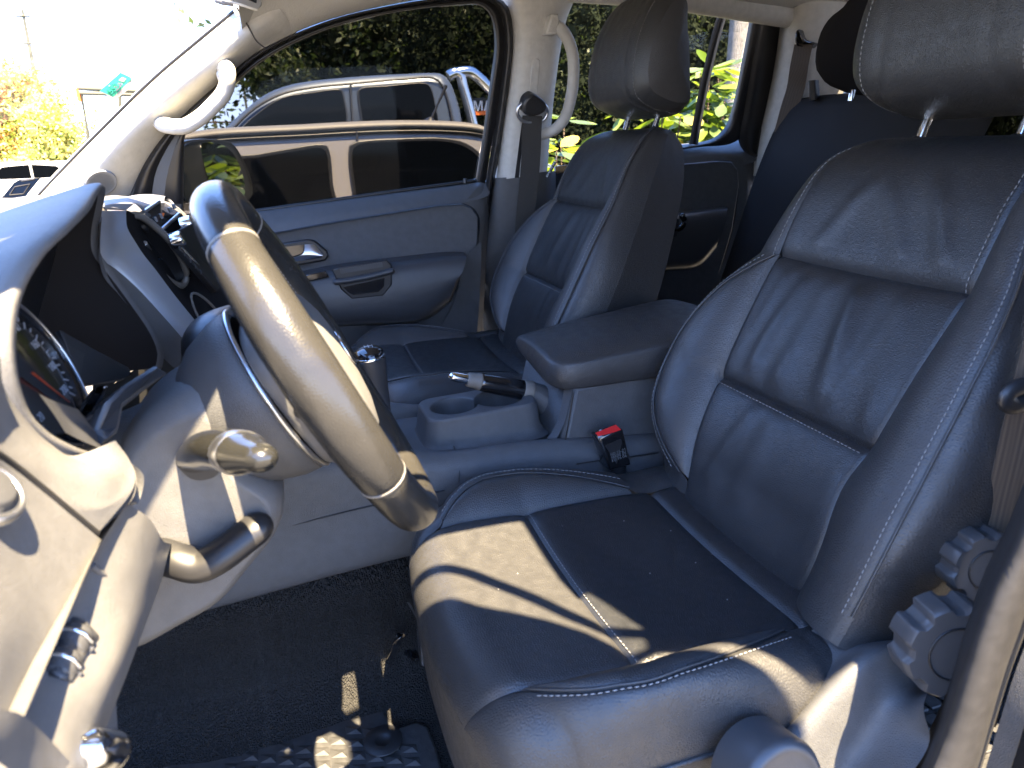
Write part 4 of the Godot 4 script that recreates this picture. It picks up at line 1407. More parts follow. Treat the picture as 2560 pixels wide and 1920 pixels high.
func build_rear_door() -> void:
	var o = thing("rear_passenger_door", "dark rear door beyond the passenger seat with spots of sun", "car door", "")
	var mb = MB.new()
	mb.grid(sheet([[V(0.9619,0.8035,-0.752), V(1.1095,0.8113,-0.752), V(1.1476,0.8145,-0.752), V(1.3081,0.8215,-0.752), V(1.3258,0.8163,-0.752)], [V(0.953,0.7988,-0.735), V(1.0993,0.8076,-0.735), V(1.1372,0.8095,-0.735), V(1.2918,0.8151,-0.735), V(1.3215,0.7986,-0.735)], [V(0.9383,0.7718,-0.705), V(1.0698,0.7814,-0.705), V(1.1889,0.788,-0.705), V(1.2401,0.7847,-0.705), V(1.3093,0.765,-0.705)], [V(0.9367,0.7495,-0.7), V(1.0684,0.7587,-0.7), V(1.1876,0.7649,-0.7), V(1.2238,0.7617,-0.7), V(1.2555,0.7475,-0.7)]], 30, 16))
	mb.grid(sheet([[V(1.3038,0.8187,-0.735), V(1.3252,0.7935,-0.735), V(1.3427,0.6936,-0.735), V(1.3316,0.5617,-0.735), V(1.2834,0.3992,-0.735), V(1.2284,0.2896,-0.735)], [V(1.2588,0.7845,-0.71), V(1.2791,0.7655,-0.71), V(1.2958,0.6959,-0.71), V(1.2843,0.5664,-0.71), V(1.2333,0.4072,-0.71), V(1.1791,0.2997,-0.71)], [V(1.2273,0.7616,-0.705), V(1.2475,0.7414,-0.705), V(1.258,0.6972,-0.705), V(1.2492,0.5686,-0.705), V(1.1981,0.4106,-0.705), V(1.1439,0.304,-0.705)]], 24, 10))
	mk("upper_panel", mb, M.plastic, o)
	mb = MB.new()
	mb.slab([V(0.8914,0.7407,-0.718), V(1.0794,0.757,-0.718), V(1.1999,0.7632,-0.718), V(1.2395,0.76,-0.718), V(1.2615,0.7383,-0.718), V(1.2689,0.6964,-0.718), V(1.2584,0.5669,-0.718), V(1.2149,0.4072,-0.718), V(1.1524,0.3003,-0.718), V(0.9069,0.3224,-0.718)], V(0, 0, -0.02), 0.004)
	mk("inset_panel", mb, M.plastic, o)
	# armrest pod, pull cup and bar
	mb = MB.new()
	mb.grid(sheet([[V(0.9794,0.6185,-0.715), V(1.0806,0.6294,-0.715), V(1.1699,0.6361,-0.715), V(1.2278,0.6377,-0.715)], [V(0.9496,0.612,-0.66), V(1.0479,0.6224,-0.66), V(1.1346,0.6288,-0.66), V(1.195,0.6338,-0.66)], [V(0.9479,0.5394,-0.65), V(1.0476,0.54,-0.65), V(1.1344,0.5543,-0.65), V(1.1833,0.5899,-0.65)], [V(0.9561,0.4873,-0.66), V(1.0282,0.4852,-0.66), V(1.1161,0.4925,-0.66), V(1.1692,0.5385,-0.66)], [V(0.987,0.472,-0.715), V(1.0616,0.4684,-0.715), V(1.1555,0.4757,-0.715), V(1.2129,0.5298,-0.715)]], 24, 24))
	mk("armrest_pod", mb, M.plastic_smooth, o)
	mb = MB.new()
	mb.tube(cr([V(0.9484,0.582,-0.655), V(1.0044,0.5879,-0.655), V(1.0469,0.5933,-0.655), V(1.0573,0.6101,-0.655), V(1.0505,0.6252,-0.655)], 20), 0.009, 10, 1.0, Vector3.UP, true)
	mk("pull_handle", mb, M.gloss_black, o)
	mb = MB.new()
	mb.slab([V(0.9494,0.6131,-0.647), V(1.0116,0.625,-0.647), V(1.0377,0.6153,-0.647), V(1.0321,0.5725,-0.647), V(0.9733,0.5582,-0.647), V(0.952,0.5642,-0.647)], V(0, 0, -0.004))
	mk("pull_cup", mb, M.black, o)
	# window: moving pane, divider, quarter pane, frame
	mb = MB.new()
	mb.slab([V(0.6542,0.7127,-0.7552), V(0.6508,1.1795,-0.6152), V(1.0915,1.2011,-0.6087), V(1.1168,0.8157,-0.7243), V(0.844,0.7792,-0.7352)], V(0, 0, -0.004))
	mk("pane", mb, M.tint_rear, o)
	mb = MB.new()
	mb.slab([V(1.1314,0.8155,-0.7243), V(1.1107,1.202,-0.6084), V(1.1954,1.2061,-0.6072), V(1.2024,1.0292,-0.6602), V(1.2097,0.8999,-0.699), V(1.201,0.8555,-0.7124), V(1.1749,0.8283,-0.7205)], V(0, 0, -0.004))
	mk("quarter_pane", mb, M.tint_rear, o)
	mb = MB.new()
	mb.grid(sheet([[V(1.1032,1.1997,-0.5991), V(1.1019,1.143,-0.6161), V(1.0954,1.0968,-0.6299), V(1.09,0.991,-0.6617), V(1.092,0.8855,-0.6933), V(1.095,0.8086,-0.7164)], [V(1.1174,1.1985,-0.5895), V(1.1112,1.1417,-0.6065), V(1.1037,1.0957,-0.6203), V(1.0975,0.9901,-0.652), V(1.0999,0.885,-0.6835), V(1.1033,0.8084,-0.7065)], [V(1.1392,1.2015,-0.5986), V(1.132,1.1442,-0.6157), V(1.1233,1.0978,-0.6297), V(1.1174,0.9914,-0.6616), V(1.119,0.8855,-0.6934), V(1.1241,0.8083,-0.7165)]], 20, 8))
	mk("divider", mb, M.black, o)
	mb = MB.new()
	mb.grid(sheet([[V(1.202,1.2053,-0.6014), V(1.1944,1.1474,-0.6188), V(1.2012,1.0285,-0.6544), V(1.2071,0.8995,-0.6931), V(1.1991,0.8529,-0.7071), V(1.1732,0.8258,-0.7153), V(1.1268,0.8131,-0.7191), V(0.9753,0.796,-0.7242), V(0.8408,0.7817,-0.7285)], [V(1.2042,1.2015,-0.5825), V(1.197,1.1441,-0.5998), V(1.2029,1.0263,-0.6351), V(1.2065,0.8985,-0.6735), V(1.2024,0.8452,-0.6894), V(1.1723,0.8183,-0.6975), V(1.1172,0.807,-0.7009), V(0.9656,0.7902,-0.7059), V(0.8325,0.7749,-0.7105)], [V(1.2438,1.2035,-0.582), V(1.2346,1.1456,-0.5993), V(1.2435,1.0272,-0.6348), V(1.2503,0.8985,-0.6734), V(1.2537,0.833,-0.6931), V(1.2193,0.8093,-0.7002), V(1.1188,0.801,-0.7027), V(0.9669,0.7843,-0.7077), V(0.8337,0.7679,-0.7126)]], 44, 10))
	mk("window_frame", mb, M.black, o)
	mb = MB.new()
	mb.grid(sheet([[V(1.2122,1.2027,-0.5862), V(1.2064,1.1452,-0.6034), V(1.214,1.027,-0.6389), V(1.2297,0.8987,-0.6774), V(1.2393,0.8212,-0.7006), V(1.2753,0.7842,-0.7117), V(1.328,0.7646,-0.7176)], [V(1.226,1.1999,-0.569), V(1.2207,1.1427,-0.5862), V(1.2294,1.0253,-0.6214), V(1.2433,0.8978,-0.6597), V(1.2535,0.8208,-0.6828), V(1.2805,0.7841,-0.6938), V(1.3201,0.7711,-0.6977)], [V(1.2818,1.2077,-0.5927), V(1.2868,1.1497,-0.6101), V(1.313,0.9744,-0.6627), V(1.3222,0.8448,-0.7016), V(1.3216,0.8242,-0.7077), V(1.3371,0.7832,-0.72), V(1.3556,0.7704,-0.7239)]], 30, 10))
	mb.grid(sheet([[V(1.3222,0.8448,-0.7016), V(1.3355,0.7833,-0.72), V(1.3674,0.6657,-0.7553), V(1.3471,0.527,-0.7969), V(1.3348,0.3454,-0.8514), V(1.3382,0.2132,-0.8911)], [V(1.2877,0.8443,-0.6757), V(1.2989,0.7838,-0.6939), V(1.3312,0.6682,-0.7285), V(1.314,0.5317,-0.7695), V(1.3013,0.3532,-0.823), V(1.3006,0.2236,-0.8619)]], 20, 6))
	mk("door_seal", mb, M.black, o)
	mb = MB.new()
	mb.slab([V(0.7275,0.7575,-0.775), V(1.1243,0.8015,-0.775), V(1.3337,0.8115,-0.775), V(1.3849,0.7826,-0.775), V(1.3823,0.6642,-0.775), V(1.2896,0.2751,-0.775), V(0.7298,0.2706,-0.775)], V(0, 0, -0.01))
	mk("inner_frame", mb, M.black, o)
	mb = MB.new()
	mb.box(V(0.84, 0.76, 0.02), Transform3D(Basis(), V(1.0, 0.33, -0.80)), 0.004)
	mk("outer_skin", mb, M.paint_white, o)
	settle(o)


# ---------- dashboard ----------
func build_dashboard() -> void:
	var o = thing("dashboard", "dark dashboard with hooded instruments, silver trim and round vent", "dashboard")
	var mb = MB.new()
	# main body across the car
	var prof = [Vector2(-0.78, 0.66), Vector2(-0.70, 0.705), Vector2(-0.55, 0.738), Vector2(-0.40, 0.742), Vector2(-0.365, 0.738), Vector2(-0.345, 0.722), Vector2(-0.335, 0.69), Vector2(-0.33, 0.62), Vector2(-0.335, 0.52), Vector2(-0.36, 0.44), Vector2(-0.42, 0.40)]
	var rows: Array = []
	for i in 31:
		var z = lerpf(-0.70, 0.72, i / 30.0)
		var row: Array = []
		for p in prof:
			row.append(V(p.x, p.y - 0.03 * pow(abs(z) / 0.72, 4.0), z))
		rows.append(cr(row, 60))
	mb.grid(rows)
	mk("dash_body", mb, M.dash, o)
	# passenger half bulges towards the rear
	mb = MB.new()
	mb.grid(sheet([[V(-0.30, 0.735, -0.18), V(-0.28, 0.735, -0.4), V(-0.30, 0.72, -0.69)], [V(-0.20, 0.715, -0.18), V(-0.17, 0.71, -0.4), V(-0.22, 0.70, -0.69)], [V(-0.16, 0.62, -0.18), V(-0.13, 0.61, -0.4), V(-0.19, 0.60, -0.69)], [V(-0.18, 0.52, -0.18), V(-0.16, 0.50, -0.4), V(-0.21, 0.50, -0.69)], [V(-0.28, 0.45, -0.18), V(-0.28, 0.44, -0.4), V(-0.28, 0.44, -0.69)]], 24, 30), false, true)
	mk("glovebox_side", mb, M.dash, o)
	# instrument hood: lip, outer skin, inner tunnel
	var lip = [V(-0.139,0.596,0.52), V(-0.1482,0.6191,0.55), V(-0.1538,0.6369,0.568), V(-0.1561,0.6577,0.582), V(-0.153,0.6941,0.588), V(-0.1486,0.7216,0.575), V(-0.1414,0.7416,0.545), V(-0.1339,0.7539,0.5), V(-0.1367,0.7621,0.42), V(-0.1466,0.7701,0.33), V(-0.1491,0.7746,0.285), V(-0.1551,0.7648,0.262), V(-0.1631,0.7488,0.25), V(-0.1698,0.7327,0.243), V(-0.1732,0.7095,0.24), V(-0.1624,0.6865,0.24), V(-0.1473,0.6519,0.238), V(-0.1349,0.619,0.236), V(-0.1316,0.5963,0.236), V(-0.1357,0.5821,0.24)]
	var lp = cr(lip, 90)
	var out: Array = []
	var inn: Array = []
	var deep: Array = []
	var far_: Array = []
	var mid = V(-0.15, 0.68, 0.41)
	for p in lp:
		var d = (p - mid)
		d.x = 0
		d = d.normalized()
		var side_only = V(0, d.y, d.z)
		out.append(p + side_only * 0.006 + V(-0.006, 0, 0))
		inn.append(p - side_only * 0.004 + V(-0.006, 0, 0))
		deep.append(p.lerp(V(-0.245, 0.665, 0.40), 0.18) + V(-0.075, -0.01, 0))
		far_.append(p + side_only * 0.012 + V(-0.16, -0.05 if d.y > 0 else 0.03, 0.0))
	mb = MB.new()
	var o1: Array = []
	for i in lp.size():
		o1.append((lp[i] + out[i]) * 0.5 + V(0.0035, 0, 0))
	mb.grid(sheet([inn, lp, o1, out, far_], 90, 26))
	mk("instrument_hood", mb, M.dash, o)
	mb = MB.new()
	var inn2: Array = []
	for i in lp.size():
		inn2.append((inn[i] as Vector3).lerp(deep[i], 0.03))
	mb.grid([inn, inn2, deep])
	mk("hood_lining", mb, M.matt_black, o)
	# cluster at the bottom of the tunnel
	mb = MB.new()
	mb.slab(disc(V(-0.232, 0.655, 0.40), V(0, 0, 0.19), V(0.04, 0.10, 0), 40), V(-0.01, 0, 0))
	var cl = mk("cluster_face", mb, M.black, o)
	mb = MB.new()
	mb.slab([V(-0.1797,0.6663,0.4), V(-0.1687,0.639,0.36), V(-0.1537,0.6052,0.31), V(-0.1529,0.5974,0.305), V(-0.1585,0.5938,0.31), V(-0.1823,0.6055,0.36), V(-0.1738,0.6344,0.4)], V(-0.004, -0.002, 0), 0.001)
	mk("cluster_panel", mb, M.plastic_smooth, cl)
	var gx = V(0, 0, -1)
	var gn = V(0.93, 0.37, 0).normalized()
	var gy = gx.cross(gn) * -1.0
	var gc = V(-0.187,0.65,0.47)
	mb = MB.new()
	mb.lathe([Vector2(0.0, 0.0), Vector2(0.060, 0.0), Vector2(0.062, 0.006), Vector2(0.065, 0.006), Vector2(0.067, -0.004)], 60, frame(gc, gn))
	var dial = mk("speed_dial", mb, M.gloss_black, cl)
	mb = MB.new()
	var ring: Array = []
	for i in 60:
		var an = TAU * i / 60.0
		ring.append(gc + gn * 0.007 + (gx * cos(an) - gy * -sin(an)) * 0.0635)
	ring.append(ring[0])
	mb.tube(ring, 0.0013, 6)
	mk("dial_rim", mb, M.satin, dial)
	var marks = MB.new()
	for i in 37:
		var an = deg_to_rad(-220.0 + i * 260.0 / 36.0)
		var dir = gx * cos(an) + V(0, 1, 0).slide(gn).normalized() * -sin(an)
		var r0 = 0.050 if i % 2 == 0 else 0.053
		marks.tube([gc + gn * 0.001 + dir * r0, gc + gn * 0.001 + dir * 0.057], 0.0008, 4)
	mk("dial_marks", marks, M.print_mid, dial)
	for i in 10:
		var an = deg_to_rad(-220.0 + i * 260.0 / 9.0)
		var uy = V(0, 1, 0).slide(gn).normalized()
		var at = gc + gn * 0.0012 + (gx * cos(an) - uy * sin(an)) * 0.042
		lettering(str(i * 20 + 20), 0.0062, Transform3D(Basis(gx, uy, gn), at), M.print_mid, dial, "dial_number")
	mb = MB.new()
	mb.tube([gc + gn * 0.004 + gx * -0.005, gc + gn * 0.004 + gx * 0.018 - V(0, 0.038, 0).slide(gn)], [0.0012, 0.0005], 5)
	mk("needle", mb, M.needle_red, dial)
	# switches at the lip's foot
	mb = MB.new()
	mb.slab([V(-0.1539,0.6251,0.5), V(-0.1484,0.6328,0.47), V(-0.1386,0.6332,0.465), V(-0.1409,0.6265,0.465), V(-0.1461,0.618,0.49), V(-0.1486,0.6207,0.505)], V(-0.01, -0.012, 0), 0.002)
	mk("switch_strip", mb, M.gloss_black, o)
	mb = MB.new()
	mb.slab([V(-0.1518,0.6223,0.486), V(-0.1496,0.6258,0.486), V(-0.1458,0.624,0.486), V(-0.148,0.6206,0.486)], V(0, -0.001, 0))
	mb.slab([V(-0.1456,0.6316,0.475), V(-0.1433,0.6351,0.475), V(-0.1391,0.6352,0.475), V(-0.1414,0.6311,0.475)], V(0, -0.001, 0))
	mk("switch_symbol", mb, M.print, o)
	mb = MB.new()
	mb.slab([V(-0.1471,0.6062,0.485), V(-0.1362,0.6262,0.485), V(-0.1279,0.631,0.46), V(-0.1068,0.6391,0.44), V(-0.0994,0.6305,0.435), V(-0.1202,0.619,0.45), V(-0.1287,0.6163,0.47), V(-0.1331,0.5998,0.48), V(-0.1365,0.6029,0.5)], V(-0.03, -0.02, 0), 0.003)
	mk("cluster_surround", mb, M.plastic_smooth, o)
	# ledge in front of the cluster glass
	mb = MB.new()
	mb.grid(sheet([[V(-0.1555,0.6593,0.56), V(-0.1555,0.6484,0.54), V(-0.147,0.6336,0.52)], [V(-0.1513,0.6421,0.555), V(-0.1517,0.6274,0.53), V(-0.147,0.6133,0.51), V(-0.1453,0.599,0.49)], [V(-0.149,0.6278,0.55), V(-0.1466,0.6138,0.53), V(-0.1397,0.5974,0.51)]], 20, 12))
	mk("cluster_ledge", mb, M.plastic_smooth, o)
	# between the hood and the door: shoulder, panel with the light switch, knee panel
	mb = MB.new()
	var sh3 = [V(-0.1492,0.6868,0.7), V(-0.1554,0.6486,0.64), V(-0.1505,0.6237,0.62), V(-0.1415,0.5957,0.605), V(-0.1333,0.569,0.59)]
	var edge_r = [V(-0.1244,0.6123,0.535), V(-0.1218,0.5999,0.53), V(-0.116,0.5873,0.535), V(-0.1162,0.5754,0.55), V(-0.1272,0.5706,0.575), V(-0.1333,0.569,0.59)]
	mb.grid(sheet([[V(-0.1505,0.6997,0.62), V(-0.1592,0.6758,0.6), V(-0.1577,0.6515,0.585), V(-0.155,0.6278,0.565), V(-0.1469,0.6126,0.555), V(-0.1244,0.6123,0.535)], [V(-0.1517,0.694,0.66), V(-0.1577,0.6657,0.62), V(-0.1524,0.64,0.6), V(-0.1398,0.614,0.58), V(-0.1289,0.6022,0.565), V(-0.1192,0.594,0.53)], [V(-0.1519,0.6889,0.68), V(-0.1569,0.6556,0.63), V(-0.1497,0.6289,0.61), V(-0.1408,0.605,0.595), V(-0.1275,0.5845,0.575), V(-0.1156,0.582,0.545)], sh3], 40, 24))
	mk("dash_shoulder", mb, M.dash, o)
	mb = MB.new()
	mb.tube(cr(moved(sh3, V(0.0, 0.001, 0)), 30), 0.0028, 6)
	mk("shoulder_seam", mb, M.black, o)
	mb = MB.new()
	var p0 = moved(sh3, V(0.003, -0.002, 0.003))
	var p1 = [V(-0.1386,0.681,0.76), V(-0.152,0.6382,0.7), V(-0.1497,0.6149,0.68), V(-0.1437,0.5879,0.665), V(-0.1371,0.5616,0.65)]
	var p2 = [V(-0.1389,0.6709,0.8), V(-0.1465,0.6346,0.76), V(-0.1452,0.6135,0.74), V(-0.1406,0.5927,0.73), V(-0.1397,0.5636,0.71)]
	var p3 = [V(-0.1356,0.6651,0.84), V(-0.1495,0.6229,0.8), V(-0.1463,0.6068,0.79), V(-0.143,0.5853,0.78), V(-0.1421,0.5607,0.765)]
	mb.grid(sheet([p0, p1, p2, p3], 30, 40))
	mk("light_switch_panel", mb, M.dash, o)
	# chamfer below that panel
	var ch = [V(-0.1281,0.5711,0.615), V(-0.1309,0.5666,0.675), V(-0.1297,0.5689,0.73), V(-0.1293,0.5696,0.79)]
	mb = MB.new()
	mb.grid(sheet([[p0[-1], p1[-1], p2[-1], p3[-1]], ch], 30, 6), false, true)
	mb.grid(sheet([edge_r, moved(edge_r, V(-0.02, -0.02, -0.01)), [V(-0.1239,0.5984,0.53), V(-0.1189,0.5921,0.53), V(-0.1122,0.5818,0.53), V(-0.1188,0.5604,0.53), V(-0.1196,0.5695,0.55), V(-0.1397,0.5502,0.575)]], 20, 8))
	mk("panel_edge", mb, M.dash, o)
	# knee panel strip
	mb = MB.new()
	var k0 = [V(-0.1207,0.5697,0.55), V(-0.1341,0.5575,0.61), V(-0.1447,0.5453,0.665), V(-0.147,0.5461,0.715), V(-0.1442,0.5539,0.76)]
	var k1 = [V(-0.1143,0.5462,0.53), V(-0.1208,0.5335,0.575), V(-0.1295,0.5247,0.635), V(-0.134,0.5278,0.69), V(-0.1373,0.5291,0.735)]
	var k2 = [V(-0.1126,0.5169,0.51), V(-0.1182,0.5035,0.54), V(-0.1206,0.506,0.595), V(-0.1234,0.5092,0.65), V(-0.1296,0.5043,0.7), V(-0.1266,0.5138,0.735)]
	var k3 = [V(-0.1259,0.4732,0.44), V(-0.136,0.4508,0.45), V(-0.1428,0.4443,0.5), V(-0.1514,0.4365,0.55), V(-0.1598,0.4282,0.61), V(-0.1616,0.4276,0.64)]
	mb.grid(sheet([[V(-0.1193,0.5743,0.556), V(-0.1284,0.5705,0.615), V(-0.1313,0.5661,0.675), V(-0.13,0.5685,0.73), V(-0.1296,0.5692,0.79)], k0, k1, k2, k3, moved(k3, V(-0.06, -0.01, -0.01))], 40, 40))
	mk("knee_panel", mb, M.dash, o)
	mb = MB.new()
	mb.tube(cr([V(-0.1333,0.5593,0.611), V(-0.129,0.5291,0.59), V(-0.1226,0.4992,0.572)], 12), 0.0022, 6)
	mk("knee_seam", mb, M.dash, o)
	# pocket with the two thumb wheels
	mb = MB.new()
	mb.slab([V(-0.1382,0.5464,0.642), V(-0.1333,0.5399,0.64), V(-0.1282,0.5273,0.639), V(-0.1302,0.5296,0.654), V(-0.1324,0.5314,0.683), V(-0.1395,0.5415,0.684), V(-0.1403,0.5442,0.664)], V(-0.012, -0.012, 0), 0.003)
	var pk = mk("dimmer_pocket", mb, M.plastic_smooth, o)
	for q in [V(-0.1348,0.5381,0.652), V(-0.1368,0.5368,0.672)]:
		mb = MB.new()
		mb.lathe([Vector2(0, -0.008), Vector2(0.009, -0.008), Vector2(0.0110, -0.0055), Vector2(0.0110, 0.0055), Vector2(0.009, 0.008), Vector2(0, 0.008)], 24, frame(q + V(-0.006, -0.004, 0), V(0.25, 0.2, -1.0)))
		mk("thumb_wheel", mb, M.plastic_smooth, pk)
		mb = MB.new()
		mb.tube(disc(q + V(-0.006, -0.004, 0), V(0.0112, 0, 0.003), V(0, 0.0112, 0.0023), 24), 0.0014, 6)
		mk("wheel_band", mb, M.chrome, pk)
	# rotary light switch, its ring seen at the frame's edge
	var lc = V(-0.1559,0.6412,0.668)
	mb = MB.new()
	var fr = frame(lc, V(0.72, 0.66, 0.2))
	mb.lathe([Vector2(0.017, -0.002), Vector2(0.0175, 0.002), Vector2(0.016, 0.003), Vector2(0.014, 0.002), Vector2(0.013, 0.006), Vector2(0.011, 0.008), Vector2(0.0, 0.008)], 40, fr)
	var ls = mk("light_switch", mb, M.plastic_smooth, o)
	mb = MB.new()
	mb.lathe([Vector2(0.0165, 0.002), Vector2(0.018, 0.004), Vector2(0.0195, 0.002), Vector2(0.0195, -0.002)], 40, fr)
	mk("ring", mb, M.satin, ls)
	# corner panel by the door and a chromed release below it
	mb = MB.new()
	mb.grid(sheet([[V(-0.123,0.6189,0.8), V(-0.123,0.599,0.785), V(-0.124,0.584,0.77), V(-0.1291,0.5451,0.74), V(-0.1285,0.505,0.72)], [V(-0.1124,0.623,0.83), V(-0.1213,0.5862,0.8), V(-0.1261,0.5604,0.78), V(-0.1272,0.5292,0.76), V(-0.126,0.4951,0.74)]], 16, 8))
	mk("corner_panel", mb, M.dash, o)
	mb = MB.new()
	mb.tube(cr([V(-0.1331,0.5,0.7), V(-0.128,0.4924,0.695), V(-0.1243,0.4802,0.685), V(-0.1205,0.4728,0.68)], 14), [0.008, 0.0105, 0.0115, 0.0115, 0.0115, 0.0115, 0.0115, 0.0115, 0.0115, 0.0115, 0.0115, 0.011, 0.009, 0.005], 16, 1.0, Vector3.UP, true)
	mk("bonnet_release", mb, M.chrome, o)
	mb = MB.new()
	mb.grid(sheet([[V(-0.1375,0.4748,0.6), V(-0.1363,0.4533,0.62), V(-0.1282,0.4512,0.66)], [V(-0.1343,0.485,0.64), V(-0.1372,0.4756,0.66), V(-0.1367,0.4774,0.69)]], 12, 8))
	mk("lower_cover", mb, M.dash, o)
	# centre stack: silver side trim, face, top pad, vent, controls
	mb = MB.new()
	var tl = [V(-0.1612,0.7506,0.245), V(-0.1714,0.7297,0.235), V(-0.1743,0.7053,0.225), V(-0.1658,0.6947,0.215), V(-0.1492,0.6701,0.205), V(-0.1278,0.6311,0.195), V(-0.1085,0.5943,0.185), V(-0.0987,0.5791,0.178)]
	var tr_ = [V(-0.154,0.7454,0.175), V(-0.1575,0.7262,0.165), V(-0.1531,0.7102,0.16), V(-0.1478,0.6947,0.155), V(-0.1393,0.6778,0.152), V(-0.1241,0.6455,0.148), V(-0.108,0.6137,0.142), V(-0.0967,0.592,0.138)]
	mb.grid(sheet([moved(tl, V(-0.03, 0, 0.01)), tl, tr_], 40, 14))
	mb.grid(sheet([[V(-0.1602,0.7519,0.245), V(-0.159,0.7514,0.21), V(-0.154,0.7454,0.175)], [V(-0.1609,0.7552,0.24), V(-0.1598,0.7545,0.2), V(-0.1504,0.7504,0.14)]], 12, 6))
	mk("silver_trim", mb, M.silver_trim, o)
	mb = MB.new()
	mb.grid(sheet([moved(tl, V(-0.002, -0.004, 0.004)), [V(-0.1725,0.7044,0.255), V(-0.1719,0.685,0.25), V(-0.1616,0.6642,0.245), V(-0.1494,0.6375,0.24), V(-0.1411,0.61,0.235), V(-0.1293,0.5783,0.22), V(-0.1016,0.5469,0.2)]], 30, 10))
	mk("trim_backing", mb, M.dash, o)
	mb = MB.new()
	mb.grid(sheet([tr_, [V(-0.1477,0.7301,0.08), V(-0.1436,0.6986,0.05), V(-0.1344,0.6738,0.045), V(-0.123,0.6419,0.04), V(-0.1086,0.6177,0.05), V(-0.0893,0.5867,0.06), V(-0.0747,0.5621,0.07)], [V(-0.1164,0.7293,0.02), V(-0.1061,0.7035,0), V(-0.094,0.6703,-0.01), V(-0.0753,0.6302,-0.01), V(-0.0559,0.5885,-0.01), V(-0.0422,0.5458,-0.01), V(-0.0335,0.5095,-0.01)]], 40, 20))
	mk("stack_face", mb, M.matt_black, o)
	mb = MB.new()
	mb.grid(sheet([[V(-0.1609,0.7552,0.24), V(-0.1598,0.7545,0.2), V(-0.1504,0.7504,0.14), V(-0.1447,0.7315,0.1)], [V(-0.1962,0.7509,0.05), V(-0.182,0.7516,0.03), V(-0.1722,0.7496,0), V(-0.1386,0.7367,0.02)], [V(-0.2084,0.7455,-0.12), V(-0.1913,0.7462,-0.12), V(-0.1666,0.7473,-0.12), V(-0.1459,0.7457,-0.1)], [V(-0.2104,0.744,-0.16), V(-0.1914,0.7448,-0.16), V(-0.1659,0.7453,-0.16), V(-0.1196,0.727,-0.02)]], 24, 20))
	mk("stack_top", mb, M.dash, o)
	mb = MB.new()
	mb.slab([V(-0.1518,0.7331,0.11), V(-0.1355,0.7458,0.05), V(-0.1366,0.7428,0), V(-0.1176,0.7295,0.02), V(-0.1363,0.714,0.07), V(-0.1453,0.7201,0.1)], V(-0.004, -0.006, 0), 0.001)
	mk("button_bank", mb, M.black, o)
	mb = MB.new()
	mb.tube([V(-0.1528,0.7356,0.112), V(-0.1363,0.7468,0.05)], 0.0022, 6)
	mb.tube([V(-0.1364,0.7145,0.075), V(-0.1176,0.7292,0.03)], 0.0026, 6)
	mk("button_trim", mb, M.satin, o)
	for q in [V(-0.1413,0.7264,0.09), V(-0.1368,0.7287,0.075), V(-0.129,0.7341,0.045), V(-0.1256,0.7374,0.03)]:
		mb = MB.new()
		mb.box(V(0.003, 0.006, 0.005), Transform3D(Basis.from_euler(V(0, 0.5, 0.3)), q + V(0.003, 0.002, 0.002)))
		mk("button_symbol", mb, M.print_dim, o)
	mb = MB.new()
	mb.tube([V(-0.1352,0.729,0.06), V(-0.1328,0.7328,0.057)], 0.0014, 6)
	mk("hazard_symbol", mb, M.orange, o)
	# round vent
	var vl = [V(-0.1607,0.7367,0.138), V(-0.1511,0.7355,0.12), V(-0.1391,0.7204,0.098), V(-0.1266,0.6983,0.08), V(-0.1186,0.6728,0.066), V(-0.1183,0.651,0.06), V(-0.1238,0.6426,0.066), V(-0.1311,0.6486,0.085), V(-0.1418,0.6655,0.105), V(-0.1519,0.6885,0.125), V(-0.1585,0.7117,0.137), V(-0.1614,0.7266,0.141)]
	mb = MB.new()
	mb.tube(cr(vl + [vl[0]], 60), 0.0045, 8)
	var vt = mk("vent", mb, M.plastic_grey, o)
	var vin: Array = []
	var vdeep: Array = []
	var vc = Vector3.ZERO
	for p in vl:
		vc += p / vl.size()
	for p in vl:
		vin.append(p.lerp(vc, 0.08))
		vdeep.append(p.lerp(vc, 0.12) + V(-0.03, -0.004, -0.006))
	mb = MB.new()
	mb.grid([cr(vin + [vin[0]], 50), cr(vdeep + [vdeep[0]], 50)])
	mb.poly(vdeep, V(1, 0.3, 0.2))
	mk("vent_throat", mb, M.black, vt)
	for k in [0.35, 0.62]:
		mb = MB.new()
		var s0: Vector3 = (vl[11] as Vector3).lerp(vl[8], k) + V(-0.012, 0, -0.003)
		var s1: Vector3 = (vl[1] as Vector3).lerp(vl[5], k) + V(-0.012, 0, -0.003)
		mb.ribbon([s0.lerp(s1, 0.12), s1.lerp(s0, 0.12)], V(1, -0.5, 0), 0.016, 0.002)
		mk("vent_slat", mb, M.gloss_black, vt)
	mb = MB.new()
	var vk = vc + V(-0.010, 0.004, 0)
	mb.tube([vk + V(0, 0.008, 0.016), vk + V(0, -0.008, -0.016)], 0.003, 8)
	mk("vent_tab", mb, M.satin, vt)
	# storage ring below, radio with chromed knobs
	var cl2 = cr([V(-0.107,0.6412,0.135), V(-0.1027,0.6409,0.125), V(-0.0926,0.6295,0.115), V(-0.0829,0.6114,0.108), V(-0.0811,0.5985,0.105), V(-0.087,0.5921,0.115), V(-0.0948,0.5949,0.128), V(-0.1012,0.6089,0.135), V(-0.1063,0.6272,0.137)], 40, true)
	mb = MB.new()
	mb.tube(cl2 + [cl2[0]], 0.0016, 6)
	mk("socket_ring", mb, M.plastic_grey, o)
	mb = MB.new()
	mb.slab([V(-0.1263,0.7078,0.088), V(-0.1004,0.7201,0.06), V(-0.0648,0.6327,0.03), V(-0.0818,0.6334,0.075)], V(-0.008, -0.003, -0.002), 0.002)
	var ra = mk("radio_face", mb, M.black, o)
